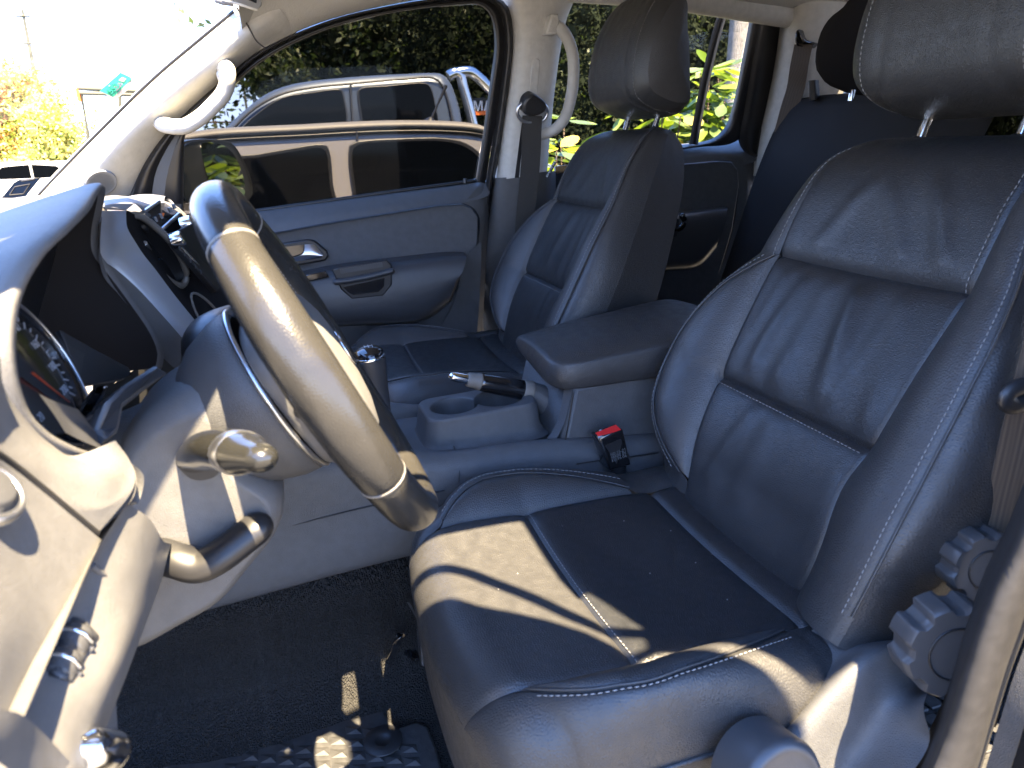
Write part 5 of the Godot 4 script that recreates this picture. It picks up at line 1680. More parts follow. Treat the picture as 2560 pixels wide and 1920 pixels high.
	for q in [V(-0.1203,0.7041,0.083), V(-0.1096,0.7197,0.05)]:
		mb = MB.new()
		mb.lathe([Vector2(0.0, 0.014), Vector2(0.008, 0.014), Vector2(0.010, 0.012), Vector2(0.0108, 0.0)], 24, frame(q + V(-0.004, -0.004, 0), V(0.93, 0.3, 0.12)))
		mk("radio_knob", mb, M.chrome, ra)
	mb = MB.new()
	mb.tube([V(-0.1156,0.6934,0.084), V(-0.0985,0.6641,0.07), V(-0.0822,0.6363,0.062)], 0.0016, 6)
	mb.tube([V(-0.1123,0.6945,0.07), V(-0.0959,0.6637,0.055)], 0.0016, 6)
	mk("radio_trim", mb, M.chrome, ra)
	mb = MB.new()
	for q in [V(-0.1182,0.6912,0.088), V(-0.1136,0.6839,0.086), V(-0.1086,0.6748,0.083), V(-0.1046,0.6669,0.08), V(-0.0996,0.6588,0.077), V(-0.096,0.6505,0.074)]:
		mb.tube(disc(q + V(0.001, 0.001, 0.001), V(0, 0.0026, 0), V(0.001, 0, 0.0026), 8), 0.0006, 4)
	mk("key_symbol", mb, M.print_dim, ra)
	settle(o)


# ---------- centre console ----------
func build_console() -> void:
	var o = thing("centre_console", "dark centre console with twin cupholders and padded armrest lid between the seats", "console")
	var mb = MB.new()
	# flanks and deck: one section swept rearwards
	for m in [1.0, -1.0]:
		mb = MB.new()
		var rows: Array = []
		for i in 40:
			var x = lerpf(-0.30, 0.62, i / 39.0)
			var top = 0.404 - 0.030 * ss(0.06, 0.22, x) - 0.02 * ss(0.3, 0.6, x)
			var bottom = 0.222 + 0.07 * x + 0.05 * ss(-0.16, -0.26, x)
			var w = 0.140 + 0.012 * ss(0.1, -0.25, x)
			var sec = [V(x, top - 0.040, 0.092 * m), V(x, top - 0.008, 0.098 * m), V(x, top, (w - 0.034) * m), V(x, top - 0.003, (w - 0.018) * m), V(x, top - 0.016, (w - 0.006) * m), V(x, top - 0.045, w * m), V(x, (top + bottom) / 2, (w + 0.001) * m), V(x, bottom, (w + 0.002) * m), V(x, bottom - 0.004, (w - 0.012) * m)]
			rows.append(cr(sec, 30))
		mb.grid(rows, false, m > 0)
		mk("flank", mb, M.plastic, o)
	mb = MB.new()
	mb.tube(cr([V(-0.0815,0.3091,0.1435), V(-0.0327,0.3138,0.1435), V(0.0431,0.3211,0.1435), V(0.1353,0.3278,0.1435), V(0.19,0.3301,0.1435)], 20), 0.0012, 6)
	mk("panel_gap", mb, M.black, o)
	mb = MB.new()
	mb.tube(cr([V(0.4,0.3385,0.1425), V(0.4436,0.3382,0.1425), V(0.4925,0.3359,0.1425), V(0.5426,0.3354,0.1425)], 16), 0.0012, 6)
	mk("panel_gap", mb, M.black, o)
	mb = MB.new()
	mb.tube(cr([V(0.213, 0.3385, 0.1415), V(0.216, 0.355, 0.134), V(0.218, 0.371, 0.112), V(0.219, 0.3745, 0.09)], 14), 0.0012, 6)
	mk("panel_gap", mb, M.black, o)
	# tray ahead of the armrest box
	mb = MB.new()
	mb.slab([V(-0.25, 0.372, -0.10), V(0.42, 0.352, -0.10), V(0.42, 0.352, 0.092), V(-0.25, 0.372, 0.092)], V(0, -0.02, 0), 0.002)
	mk("deck", mb, M.plastic, o)
	mb = MB.new()
	mb.slab([V(0.2182,0.356,0.0745), V(0.358,0.356,0.0645), V(0.3618,0.356,0.1007), V(0.2168,0.356,0.1152)], V(0, -0.012, 0), 0.0015)
	mk("tray_mat", mb, M.plastic_smooth, o)
	# cupholder block: a rounded block with two overlapping wells
	var top_y = 0.410
	var a = Vector2(0.243, 0.002)
	var b = Vector2(0.318, 0.002)
	var wells = PackedVector2Array()
	var c1 = PackedVector2Array()
	var c2 = PackedVector2Array()
	for i in 40:
		c1.append(a + Vector2(cos(TAU * i / 40), sin(TAU * i / 40)) * 0.0385)
		c2.append(b + Vector2(cos(TAU * i / 40), sin(TAU * i / 40)) * 0.0400)
	wells = Geometry2D.merge_polygons(c1, c2)[0]
	var outer = PackedVector2Array()
	for q in [[0.192, -0.045, 180], [0.365, -0.045, 270], [0.365, 0.040, 0], [0.192, 0.040, 90]]:
		var cx = 0.215 if q[0] < 0.3 else 0.348
		var cz = -0.028 if q[1] < 0 else 0.030
		for k in 7:
			var an = deg_to_rad(q[2] + k * 15.0)
			outer.append(Vector2(cx + 0.023 * cos(an), cz + 0.024 * sin(an)))
	# rim surface: strips from the wells' edge out to the block's edge
	var n = 120
	var rim0: Array = []
	var rim1: Array = []
	var cen = (a + b) / 2.0
	for i in n:
		var an = TAU * i / n
		var dir = Vector2(cos(an), sin(an))
		var w_hit = cen
		var o_hit = cen
		for pass_ in 2:
			var poly = wells if pass_ == 0 else outer
			var best = 0.0
			for k in poly.size():
				var h = Geometry2D.segment_intersects_segment(cen, cen + dir * 0.3, poly[k], poly[(k + 1) % poly.size()])
				if h != null:
					best = max(best, (h - cen).length())
			if pass_ == 0:
				w_hit = cen + dir * best
			else:
				o_hit = cen + dir * best
		rim0.append(V(w_hit.x, top_y, w_hit.y))
		rim1.append(V(o_hit.x, top_y, o_hit.y))
	var lay = func(src: Array, y: float, grow: float) -> Array:
		var out: Array = []
		for p in src:
			var d = V(p.x - cen.x, 0, p.z - cen.y).normalized() * grow
			out.append(V(p.x + d.x, y + 0.055 * (p.x - 0.28), p.z + d.z))
		return out
	mb = MB.new()
	mb.grid([lay.call(rim0, 0.352, -0.004), lay.call(rim0, 0.400, -0.001), lay.call(rim0, 0.407, 0.0), lay.call(rim0, top_y, 0.0025), lay.call(rim1, top_y, -0.002), lay.call(rim1, 0.4085, 0.001), lay.call(rim1, 0.404, 0.003), lay.call(rim1, 0.372, 0.008), lay.call(rim1, 0.358, 0.014), lay.call(rim1, 0.354, 0.024)], true, true)
	var floor_: Array = []
	for p in lay.call(rim0, 0.353, 0.0):
		floor_.append(p)
	mb.poly(floor_, V(0, 1, 0))
	mk("cupholders", mb, M.plastic, o)
	# armrest box and its padded lid
	mb = MB.new()
	var base = [V(0.395, 0.33, 0.108), V(0.412, 0.452, 0.101), V(0.60, 0.462, 0.101), V(0.62, 0.30, 0.108)]
	mb.slab([V(0.372, 0.335, 0.112), V(0.388, 0.36, 0.110), V(0.412, 0.452, 0.101), V(0.66, 0.470, 0.101), V(0.68, 0.28, 0.112), V(0.45, 0.28, 0.112)], V(0, 0, -0.215), 0.010)
	mb.grid(sheet([[V(0.30, 0.352, 0.085), V(0.36, 0.356, 0.088), V(0.388, 0.385, 0.086), V(0.404, 0.446, 0.082)], [V(0.29, 0.352, 0.108), V(0.355, 0.348, 0.109), V(0.390, 0.385, 0.106), V(0.41, 0.446, 0.100)]], 20, 8))
	mk("armrest_box", mb, M.plastic, o)
	mb = MB.new()
	mb.tube([V(0.4061,0.4448,0.1125), V(0.3989,0.3974,0.1125), V(0.3932,0.3667,0.1125), V(0.3881,0.3341,0.1125)], 0.0012, 6)
	mk("box_seam", mb, M.black, o)
	mb = MB.new()
	# lid: plan outline and a crowned top, wider at the rear
	var rows: Array = []
	var N = 72
	for lv in [[0.0, -0.006], [0.0, 0.0], [0.06, 0.003], [0.45, 0.006], [0.85, 0.003], [0.95, -0.0005], [1.0, -0.006]]:
		var row: Array = []
		for i in N:
			var an = TAU * i / N
			var cx = pow(abs(cos(an)), 0.28) * sign(cos(an))
			var cz = pow(abs(sin(an)), 0.28) * sign(sin(an))
			var x = 0.535 + cx * (0.155 + lv[1])
			var wid = lerpf(0.100, 0.124, (x - 0.38) / 0.31)
			var ztop = cz * (wid + lv[1])
			var ybot = 0.4455 + 0.055 * (x - 0.40) + 0.030 * clamp(0.5 - cz * 0.5, 0, 1) * ss(0.50, 0.38, x)
			var ytop = 0.487 + 0.13 * (x - 0.38) + 0.012 * (1.0 - cz * cz)
			row.append(V(x - 0.010 * (1.0 - lv[0]) * clamp(-cx, 0, 1) * 0.0, lerpf(ybot, ytop, lv[0]) , ztop))
		rows.append(row)
	var last: Array = rows[-1]
	for f in [0.85, 0.6, 0.3, 0.0]:
		var row: Array = []
		for p in last:
			var q = V(0.535, p.y, 0.0).lerp(p, f)
			var cz = q.z / 0.12
			q.y = 0.487 + 0.13 * (q.x - 0.38) + 0.012 * (1.0 - cz * cz) + 0.004 * (1.0 - f * f)
			row.append(q)
		rows.append(row)
	mb.grid(rows, true, true)
	var lo: Array = []
	for p in rows[0]:
		lo.append(p)
	mb.poly(lo, V(0, -1, 0))
	mk("armrest_lid", mb, M.leather, o)
	settle(o)
	# handbrake
	o = thing("handbrake_lever", "black handbrake lever with chrome button, rising beside the cupholders", "handbrake")
	var tip = V(0.2445,0.4559,0)
	var end = V(0.3651,0.4177,0)
	var ax = (end - tip).normalized()
	var L = func(d: float) -> Vector3: return tip + ax * d
	mb = MB.new()
	mb.tube([L.call(0.0), L.call(0.030)], 0.0085, 18, 1.0, Vector3.UP, true)
	mk("button", mb, M.chrome, o)
	mb = MB.new()
	mb.tube([L.call(0.024), L.call(0.028), L.call(0.040), L.call(0.042), L.call(0.046), L.call(0.047)], [0.0115, 0.0125, 0.0125, 0.0145, 0.0145, 0.0125], 18)
	mk("collar", mb, M.plastic_grey, o)
	mb = MB.new()
	mb.tube([L.call(0.045), L.call(0.05), L.call(0.09), L.call(0.122)], [0.0135, 0.015, 0.0165, 0.0172], 20)
	mk("grip", mb, M.gloss_black, o)
	mb = MB.new()
	mb.tube([L.call(0.121), L.call(0.123), L.call(0.136), L.call(0.138)], [0.017, 0.0182, 0.0188, 0.0182], 20)
	mk("grip_ring", mb, M.plastic_grey, o)
	mb = MB.new()
	mb.tube([L.call(0.137), L.call(0.15) + V(0, -0.003, 0), L.call(0.172) + V(0, -0.012, 0), L.call(0.20) + V(0, -0.030, 0)], [0.018, 0.020, 0.026, 0.034], 16, 1.0)
	mk("sleeve", mb, M.plastic, o)
	settle(o)
	# gear lever
	o = thing("gear_lever", "gear lever with glossy black knob beyond the steering wheel", "gear lever")
	var k = V(0.114,0.5026,-0.01)
	mb = MB.new()
	mb.lathe([Vector2(0.012, -0.16), Vector2(0.016, -0.10), Vector2(0.020, -0.05), Vector2(0.0235, -0.02), Vector2(0.0245, -0.004), Vector2(0.024, -0.002)], 30, frame(k, V(-0.12, 1, 0.05)))
	mk("knob", mb, M.plastic_smooth, o)
	mb = MB.new()
	mb.lathe([Vector2(0.0245, -0.004), Vector2(0.0255, -0.002), Vector2(0.0245, 0.001), Vector2(0.0235, 0.001)], 30, frame(k, V(-0.12, 1, 0.05)))
	mk("ring", mb, M.chrome, o)
	mb = MB.new()
	mb.lathe([Vector2(0.0238, 0.0), Vector2(0.022, 0.007), Vector2(0.016, 0.012), Vector2(0.008, 0.0145), Vector2(0.0, 0.015)], 30, frame(k, V(-0.12, 1, 0.05)))
	var cap = mk("cap", mb, M.gloss_black, o)
	mb = MB.new()
	for q in [[-0.006, -0.007, -0.006, 0.007], [0.0, -0.007, 0.0, 0.007], [0.006, -0.007, 0.006, 0.007], [-0.006, 0.0, 0.006, 0.0]]:
		mb.tube([k + V(q[0], 0.0150, q[1]), k + V(q[2], 0.0150, q[3])], 0.0005, 4)
	mk("shift_pattern", mb, M.print, cap)
	mb = MB.new()
	mb.tube([k + V(0.01, -0.15, 0), k + V(0.016, -0.2, 0)], [0.014, 0.045], 16)
	mk("gaiter", mb, M.leather, o)
	settle(o)


func build_rear_bench() -> void:
	var o = thing("rear_bench", "dark leather rear bench behind the front seats", "rear seat")
	var mb = MB.new()
	var tp = [V(1.3027,0.6092,-0.66), V(1.3115,0.8194,-0.64), V(1.3205,0.8831,-0.62), V(1.3036,0.9064,-0.57), V(1.2919,0.9118,-0.5), V(1.2625,0.9076,-0.35), V(1.1682,0.8947,-0.1), V(1.0799,0.8796,0.1), V(0.9543,0.8618,0.3)]
	tp = cr(tp, 40)
	var rows: Array = []
	for i in tp.size():
		var p: Vector3 = tp[i]
		var back = V(p.x + 0.10, p.y - 0.03, p.z)
		var low = V(p.x - 0.14, 0.36, p.z - 0.02 * ss(-0.5, -0.66, p.z))
		rows.append(cr([back, V(p.x + 0.05, p.y + 0.004, p.z), p, V(p.x - 0.03, p.y - 0.05, p.z), V(p.x - 0.075, p.y - 0.18, p.z), low], 30))
	mb.grid(rows)
	mk("backrest", mb, M.leather_black_shaded, o)
	mb = MB.new()
	mb.grid(sheet([[V(0.86, 0.22, -0.66), V(0.86, 0.22, 0), V(0.86, 0.22, 0.66)], [V(0.84, 0.31, -0.66), V(0.84, 0.32, 0), V(0.84, 0.31, 0.66)], [V(0.90, 0.35, -0.66), V(0.90, 0.36, 0), V(0.90, 0.35, 0.66)], [V(1.25, 0.34, -0.66), V(1.25, 0.34, 0), V(1.25, 0.34, 0.66)]], 24, 20))
	mk("cushion", mb, M.leather_black_shaded, o)
	mb = MB.new()
	for path in [[V(1.3123,0.7618,-0.55), V(1.2928,0.7514,-0.57), V(1.278,0.7375,-0.59), V(1.2698,0.7049,-0.61), V(1.2624,0.6596,-0.62), V(1.2517,0.5943,-0.63)], [V(1.3164,0.8599,-0.53), V(1.3162,0.8339,-0.54), V(1.3134,0.7959,-0.545), V(1.3123,0.7618,-0.55), V(1.2981,0.7342,-0.54)]]:
		stitches(mb, moved(cr(path, 30), V(-0.006, 0, 0.003)), 0.009, 0.006, 0.0009)
	mk("stitching", mb, M.thread, o, true)
	# headrest behind the driver's one
	mb = MB.new()
	var loop = [V(1.0571,1.0578,-0.1), V(1.0347,1.0355,-0.1), V(1.002,1.0128,-0.1), V(0.9824,0.9842,-0.1), V(0.9761,0.9506,-0.1), V(0.9832,0.922,-0.1), V(1.0049,0.9064,-0.1), V(1.0565,0.8974,-0.1), V(1.1295,0.9008,-0.1), V(1.1728,0.9109,-0.1), V(1.1896,0.9767,-0.1), V(1.1365,1.0536,-0.1)]
	loop = cr(loop, 40, true)
	var c = Vector3.ZERO
	for p in loop:
		c += p / 40.0
	var rws: Array = []
	for lv in [[0.0, 0.055], [0.5, 0.052], [0.8, 0.04], [0.95, 0.02], [1.0, 0.0], [0.97, -0.03], [0.85, -0.05], [0.5, -0.06], [0.0, -0.062]]:
		var row: Array = []
		for p in loop:
			row.append(c + (p - c) * lv[0] + V(-0.93, 0.3, 0.2) * lv[1])
		rws.append(row)
	mb.grid(rws, true)
	mk("headrest", mb, M.leather_black_shaded, o)
	for q in [[V(1.0606,0.8988,-0.1), V(1.0588,0.8798,-0.1)], [V(1.1232,0.8977,-0.06), V(1.1219,0.8856,-0.06)]]:
		mb = MB.new()
		mb.tube(q, 0.006, 10)
		mk("post", mb, M.chrome, o)
	settle(o)


# ---------- steering wheel and column ----------
func build_wheel() -> void:
	var C = V(0.029, 0.6135, 0.388)
	var n = V(0.892, 0.451, 0)
	var U = V(-0.451, 0.892, 0)
	var Z = V(0, 0, 1)
	var o = thing("steering_wheel", "leather wrapped steering wheel, worn shiny and lit by the sun", "steering wheel")
	var R = 0.1675
	var path = func(a0: float, a1: float, count: int) -> Array:
		var out: Array = []
		for i in count:
			var an = deg_to_rad(lerpf(a0, a1, i / float(count - 1)))
			out.append(C + U * cos(an) * R + Z * sin(an) * R)
		return out
	var rim_r = func(count: int, fat: float) -> Array:
		var out: Array = []
		for i in count:
			out.append(0.0178 + fat * sin(PI * i / float(count - 1)))
		return out
	# four sections of leather meeting at seams; the ones at ten and two are thicker
	for q in [[-36.0, 36.0, 0.0004], [36.2, 112.0, 0.0026], [112.2, 247.8, 0.0006], [248.0, 323.8, 0.0026]]:
		var mb = MB.new()
		mb.tube(path.call(q[0], q[1], 44), rim_r.call(44, q[2]), 24, 1.12, n)
		mk("rim_section", mb, M.wheel_leather, o)
	for an in [36.1, 112.1, 247.9, 323.9]:
		var mb = MB.new()
		mb.tube(path.call(an - 0.35, an + 0.35, 3), 0.0183, 24, 1.12, n)
		mk("rim_seam", mb, M.plastic_grey, o)
	var th = MB.new()
	for s in [36.2, 248.0]:
		var l: Array = []
		for i in 60:
			var an = deg_to_rad(s + 75.8 * i / 59.0)
			l.append(C + (U * cos(an) + Z * sin(an)) * (R - 0.0195) + n * 0.004)
		stitches(th, l, 0.005, 0.0035, 0.0007)
	mk("stitching", th, M.thread, o, true)
	# hub: back housing, airbag pad, chrome bow
	var hub = frame(C, n, U)
	var mb = MB.new()
	mb.lathe([Vector2(0.046, -0.125), Vector2(0.060, -0.115), Vector2(0.074, -0.095), Vector2(0.083, -0.07), Vector2(0.085, -0.055), Vector2(0.078, -0.048)], 44, hub)
	var hb = mk("hub_housing", mb, M.plastic, o)
	mb = MB.new()
	var ring: Array = []
	for i in 49:
		var an = TAU * i / 48.0
		ring.append(C - n * 0.049 + U * cos(an) * 0.084 + Z * sin(an) * 0.086)
	mb.tube(ring, 0.0026, 8)
	mk("hub_ring", mb, M.satin, hb)
	mb = MB.new()
	var rows: Array = []
	for lv in [[0.93, -0.046], [0.985, -0.040], [1.0, -0.025], [1.0, -0.004], [0.96, 0.006], [0.85, 0.013], [0.6, 0.019], [0.3, 0.022], [0.0, 0.023]]:
		var row: Array = []
		for i in 48:
			var an = TAU * i / 48.0
			var uu = cos(an)
			var zz = sin(an)
			var ru = 0.072 if uu > 0 else 0.088
			row.append(C + U * (sign(uu) * pow(abs(uu), 0.75) * ru * lv[0]) + Z * (sign(zz) * pow(abs(zz), 0.75) * (0.086 + 0.012 * uu) * lv[0]) + n * lv[1])
		rows.append(row)
	mb.grid(rows, true)
	mk("airbag_pad", mb, M.dash, o)
	# badge: a plain ring with two strokes
	mb = MB.new()
	var bc = C + n * 0.0235
	var rg = disc(bc, U * 0.018, Z * 0.018, 30)
	mb.tube(rg + [rg[0]], 0.0012, 6)
	mb.tube([bc + U * 0.012 - Z * 0.008, bc - U * 0.002, bc + U * 0.012 + Z * 0.008], 0.0011, 6)
	mb.tube([bc + U * 0.004 - Z * 0.015, bc - U * 0.014 - Z * 0.006, bc - U * 0.004, bc - U * 0.014 + Z * 0.006, bc + U * 0.004 + Z * 0.015], 0.0011, 6)
	mk("badge", mb, M.chrome, o)
	# spokes with their switch panels
	for q in [[90.0, 1.0], [270.0, 1.0], [205.0, 0.8], [155.0, 0.8]]:
		var an = deg_to_rad(q[0])
		var d: Vector3 = U * cos(an) + Z * sin(an)
		var e = n.cross(d)
		var w: float = 0.032 * q[1]
		mb = MB.new()
		mb.grid(sheet([[C + d * 0.060 - e * (w + 0.010) - n * 0.006, C + d * 0.11 - e * w * 0.85 - n * 0.010, C + d * 0.166 - e * w * 0.9 - n * 0.004], [C + d * 0.060 - e * w * 0.5 + n * 0.008, C + d * 0.11 - e * w * 0.4 + n * 0.002, C + d * 0.166 - e * w * 0.4 + n * 0.004], [C + d * 0.060 + e * w * 0.5 + n * 0.008, C + d * 0.11 + e * w * 0.4 + n * 0.002, C + d * 0.166 + e * w * 0.4 + n * 0.004], [C + d * 0.060 + e * (w + 0.010) - n * 0.006, C + d * 0.11 + e * w * 0.85 - n * 0.010, C + d * 0.166 + e * w * 0.9 - n * 0.004], [C + d * 0.060 + e * w * 0.4 - n * 0.018, C + d * 0.11 + e * w * 0.4 - n * 0.020, C + d * 0.166 + e * w * 0.4 - n * 0.012], [C + d * 0.060 - e * w * 0.4 - n * 0.018, C + d * 0.11 - e * w * 0.4 - n * 0.020, C + d * 0.166 - e * w * 0.4 - n * 0.012], [C + d * 0.060 - e * (w + 0.010) - n * 0.006, C + d * 0.11 - e * w * 0.85 - n * 0.010, C + d * 0.166 - e * w * 0.9 - n * 0.004]], 16, 36))
		var sp = mk("spoke", mb, M.gloss_black, o)
		if q[1] > 0.9:
			mb = MB.new()
			for k in 3:
				mb.box(V(0.010, 0.014, 0.003), frame(C + d * (0.098 + k * 0.016) + n * 0.0045, e, d), 0.0015)
			mk("switch_key", mb, M.plastic_smooth, sp)
			mb = MB.new()
			for k in 3:
				mb.box(V(0.004, 0.0045, 0.0006), frame(C + d * (0.098 + k * 0.016) + n * 0.0065, e, d))
			mk("key_symbol", mb, M.print, sp)
	settle(o)
	# column
	o = thing("steering_column", "dark steering column shroud with sunlit stalk and black tilt lever", "steering column")
	var shell = MB.new()
	var prof = [V(-0.1223,0.5992,0.388), V(-0.0712,0.6188,0.388), V(-0.062,0.5781,0.388), V(-0.0547,0.5466,0.388), V(-0.0228,0.509,0.388), V(-0.0229,0.4849,0.388), V(-0.0321,0.466,0.388), V(-0.0544,0.4416,0.388), V(-0.0904,0.4052,0.388), V(-0.127,0.3884,0.388), V(-0.167,0.3728,0.388), V(-0.1911,0.3745,0.388), V(-0.1866,0.4458,0.388), V(-0.1665,0.538,0.388)]
	var pc = Vector3.ZERO
	for p in prof:
		pc += p / prof.size()
	var smooth_p = cr(prof, 60, true)
	var rw: Array = []
	for q in [[-0.068, 0.80], [-0.064, 0.93], [-0.05, 0.99], [-0.03, 1.0], [0.0, 1.0], [0.03, 1.0], [0.045, 0.985], [0.056, 0.95], [0.064, 0.86], [0.066, 0.80], [0.066, 0.0]]:
		var row: Array = []
		for p in smooth_p:
			row.append(pc + (p - pc) * q[1] + V(0, 0, q[0]))
		rw.append(row)
	shell.grid(rw, true)
	mk("shroud", shell, M.dash, o)
	mb = MB.new()
	mb.tube([C - n * 0.10, C - n * 0.20], [0.046, 0.058], 30, 1.0)
	mk("column_tube", mb, M.plastic, o)
	mb = MB.new()
	var wc = [V(-0.1013,0.5623,0.459), V(-0.0956,0.5727,0.459), V(-0.0872,0.5771,0.459), V(-0.0758,0.5726,0.459), V(-0.0677,0.5513,0.459), V(-0.0727,0.5419,0.459), V(-0.0842,0.5394,0.459), V(-0.0923,0.5422,0.459), V(-0.0993,0.5521,0.459)]
	mb.slab(cr(wc, 30, true), V(0, 0, -0.01), 0.0)
	mk("stalk_opening", mb, M.black, o)
	# indicator stalk
	mb = MB.new()
	var sp = cr([V(-0.0929,0.5499,0.44), V(-0.0797,0.57,0.475), V(-0.0618,0.5879,0.515), V(-0.0448,0.5973,0.55), V(-0.0342,0.6023,0.572), V(-0.0285,0.6042,0.582)], 30)
	var rr: Array = []
	for i in 30:
		var f = i / 29.0
		rr.append(lerpf(0.014, 0.0195, ss(0.0, 0.45, f)) * (1.0 - 0.35 * ss(0.8, 1.0, f)))
	mb.tube(sp, rr, 22, 0.82, V(0.3, 0.9, 0.2), true)
	var st = mk("indicator_stalk", mb, M.stalk, o)
	mb = MB.new()
	var ringp: Array = []
	mb.tube([sp[22], sp[23], sp[24]], [rr[22] * 1.03, rr[23] * 1.04, rr[24] * 1.03], 22, 0.82, V(0.3, 0.9, 0.2))
	mk("stalk_band", mb, M.satin, st)
	for q in [V(-0.0488,0.6008,0.545), V(-0.0441,0.6023,0.552), V(-0.0554,0.5969,0.53)]:
		mb = MB.new()
		mb.box(V(0.004, 0.0006, 0.003), Transform3D(Basis.from_euler(V(0.4, 0.3, -0.4)), q + V(0, 0.008, 0.006)))
		mk("stalk_symbol", mb, M.print, st)
	# wiper stalk on the far side
	mb = MB.new()
	mb.tube(cr([V(-0.0786,0.6184,0.33), V(-0.0733,0.6296,0.3), V(-0.0651,0.6347,0.275), V(-0.0518,0.6384,0.25)], 20), [0.024, 0.025, 0.026, 0.026, 0.026, 0.026, 0.025, 0.025, 0.024, 0.023, 0.022, 0.021, 0.02, 0.019, 0.018, 0.017, 0.016, 0.015, 0.013, 0.010], 18, 0.8, Vector3.UP, true)
	var ws = mk("wiper_stalk", mb, M.black, o)
	mb = MB.new()
	for q in [V(-0.0626,0.6327,0.3), V(-0.0578,0.6359,0.298), V(-0.0527,0.6346,0.298), V(-0.0474,0.6411,0.296), V(-0.0439,0.6391,0.296), V(-0.0645,0.6296,0.3), V(-0.0609,0.6285,0.3), V(-0.056,0.6401,0.292)]:
		mb.box(V(0.006, 0.0025, 0.004), Transform3D(Basis.from_euler(V(0.5, 0.6, 0.7)), q))
	mk("stalk_symbol", mb, M.print, ws)
	# tilt lever
	mb = MB.new()
	mb.tube(cr([V(-0.128,0.4769,0.46), V(-0.1118,0.4731,0.47), V(-0.0956,0.468,0.475), V(-0.0802,0.4725,0.475), V(-0.0624,0.481,0.47), V(-0.047,0.489,0.465)], 30), 0.0155, 18, 0.85, V(-0.3, 1, 0.4), true)
	mk("tilt_lever", mb, M.black, o)
	# lock barrel on the housing
	mb = MB.new()
	mb.lathe([Vector2(0.0, 0.010), Vector2(0.008, 0.010), Vector2(0.0105, 0.008), Vector2(0.0125, 0.0)], 20, frame(V(0.0021,0.5965,0.462), V(0.5, 0.2, 0.85)))
	mk("hub_button", mb, M.gloss_black, o)
	settle(o)


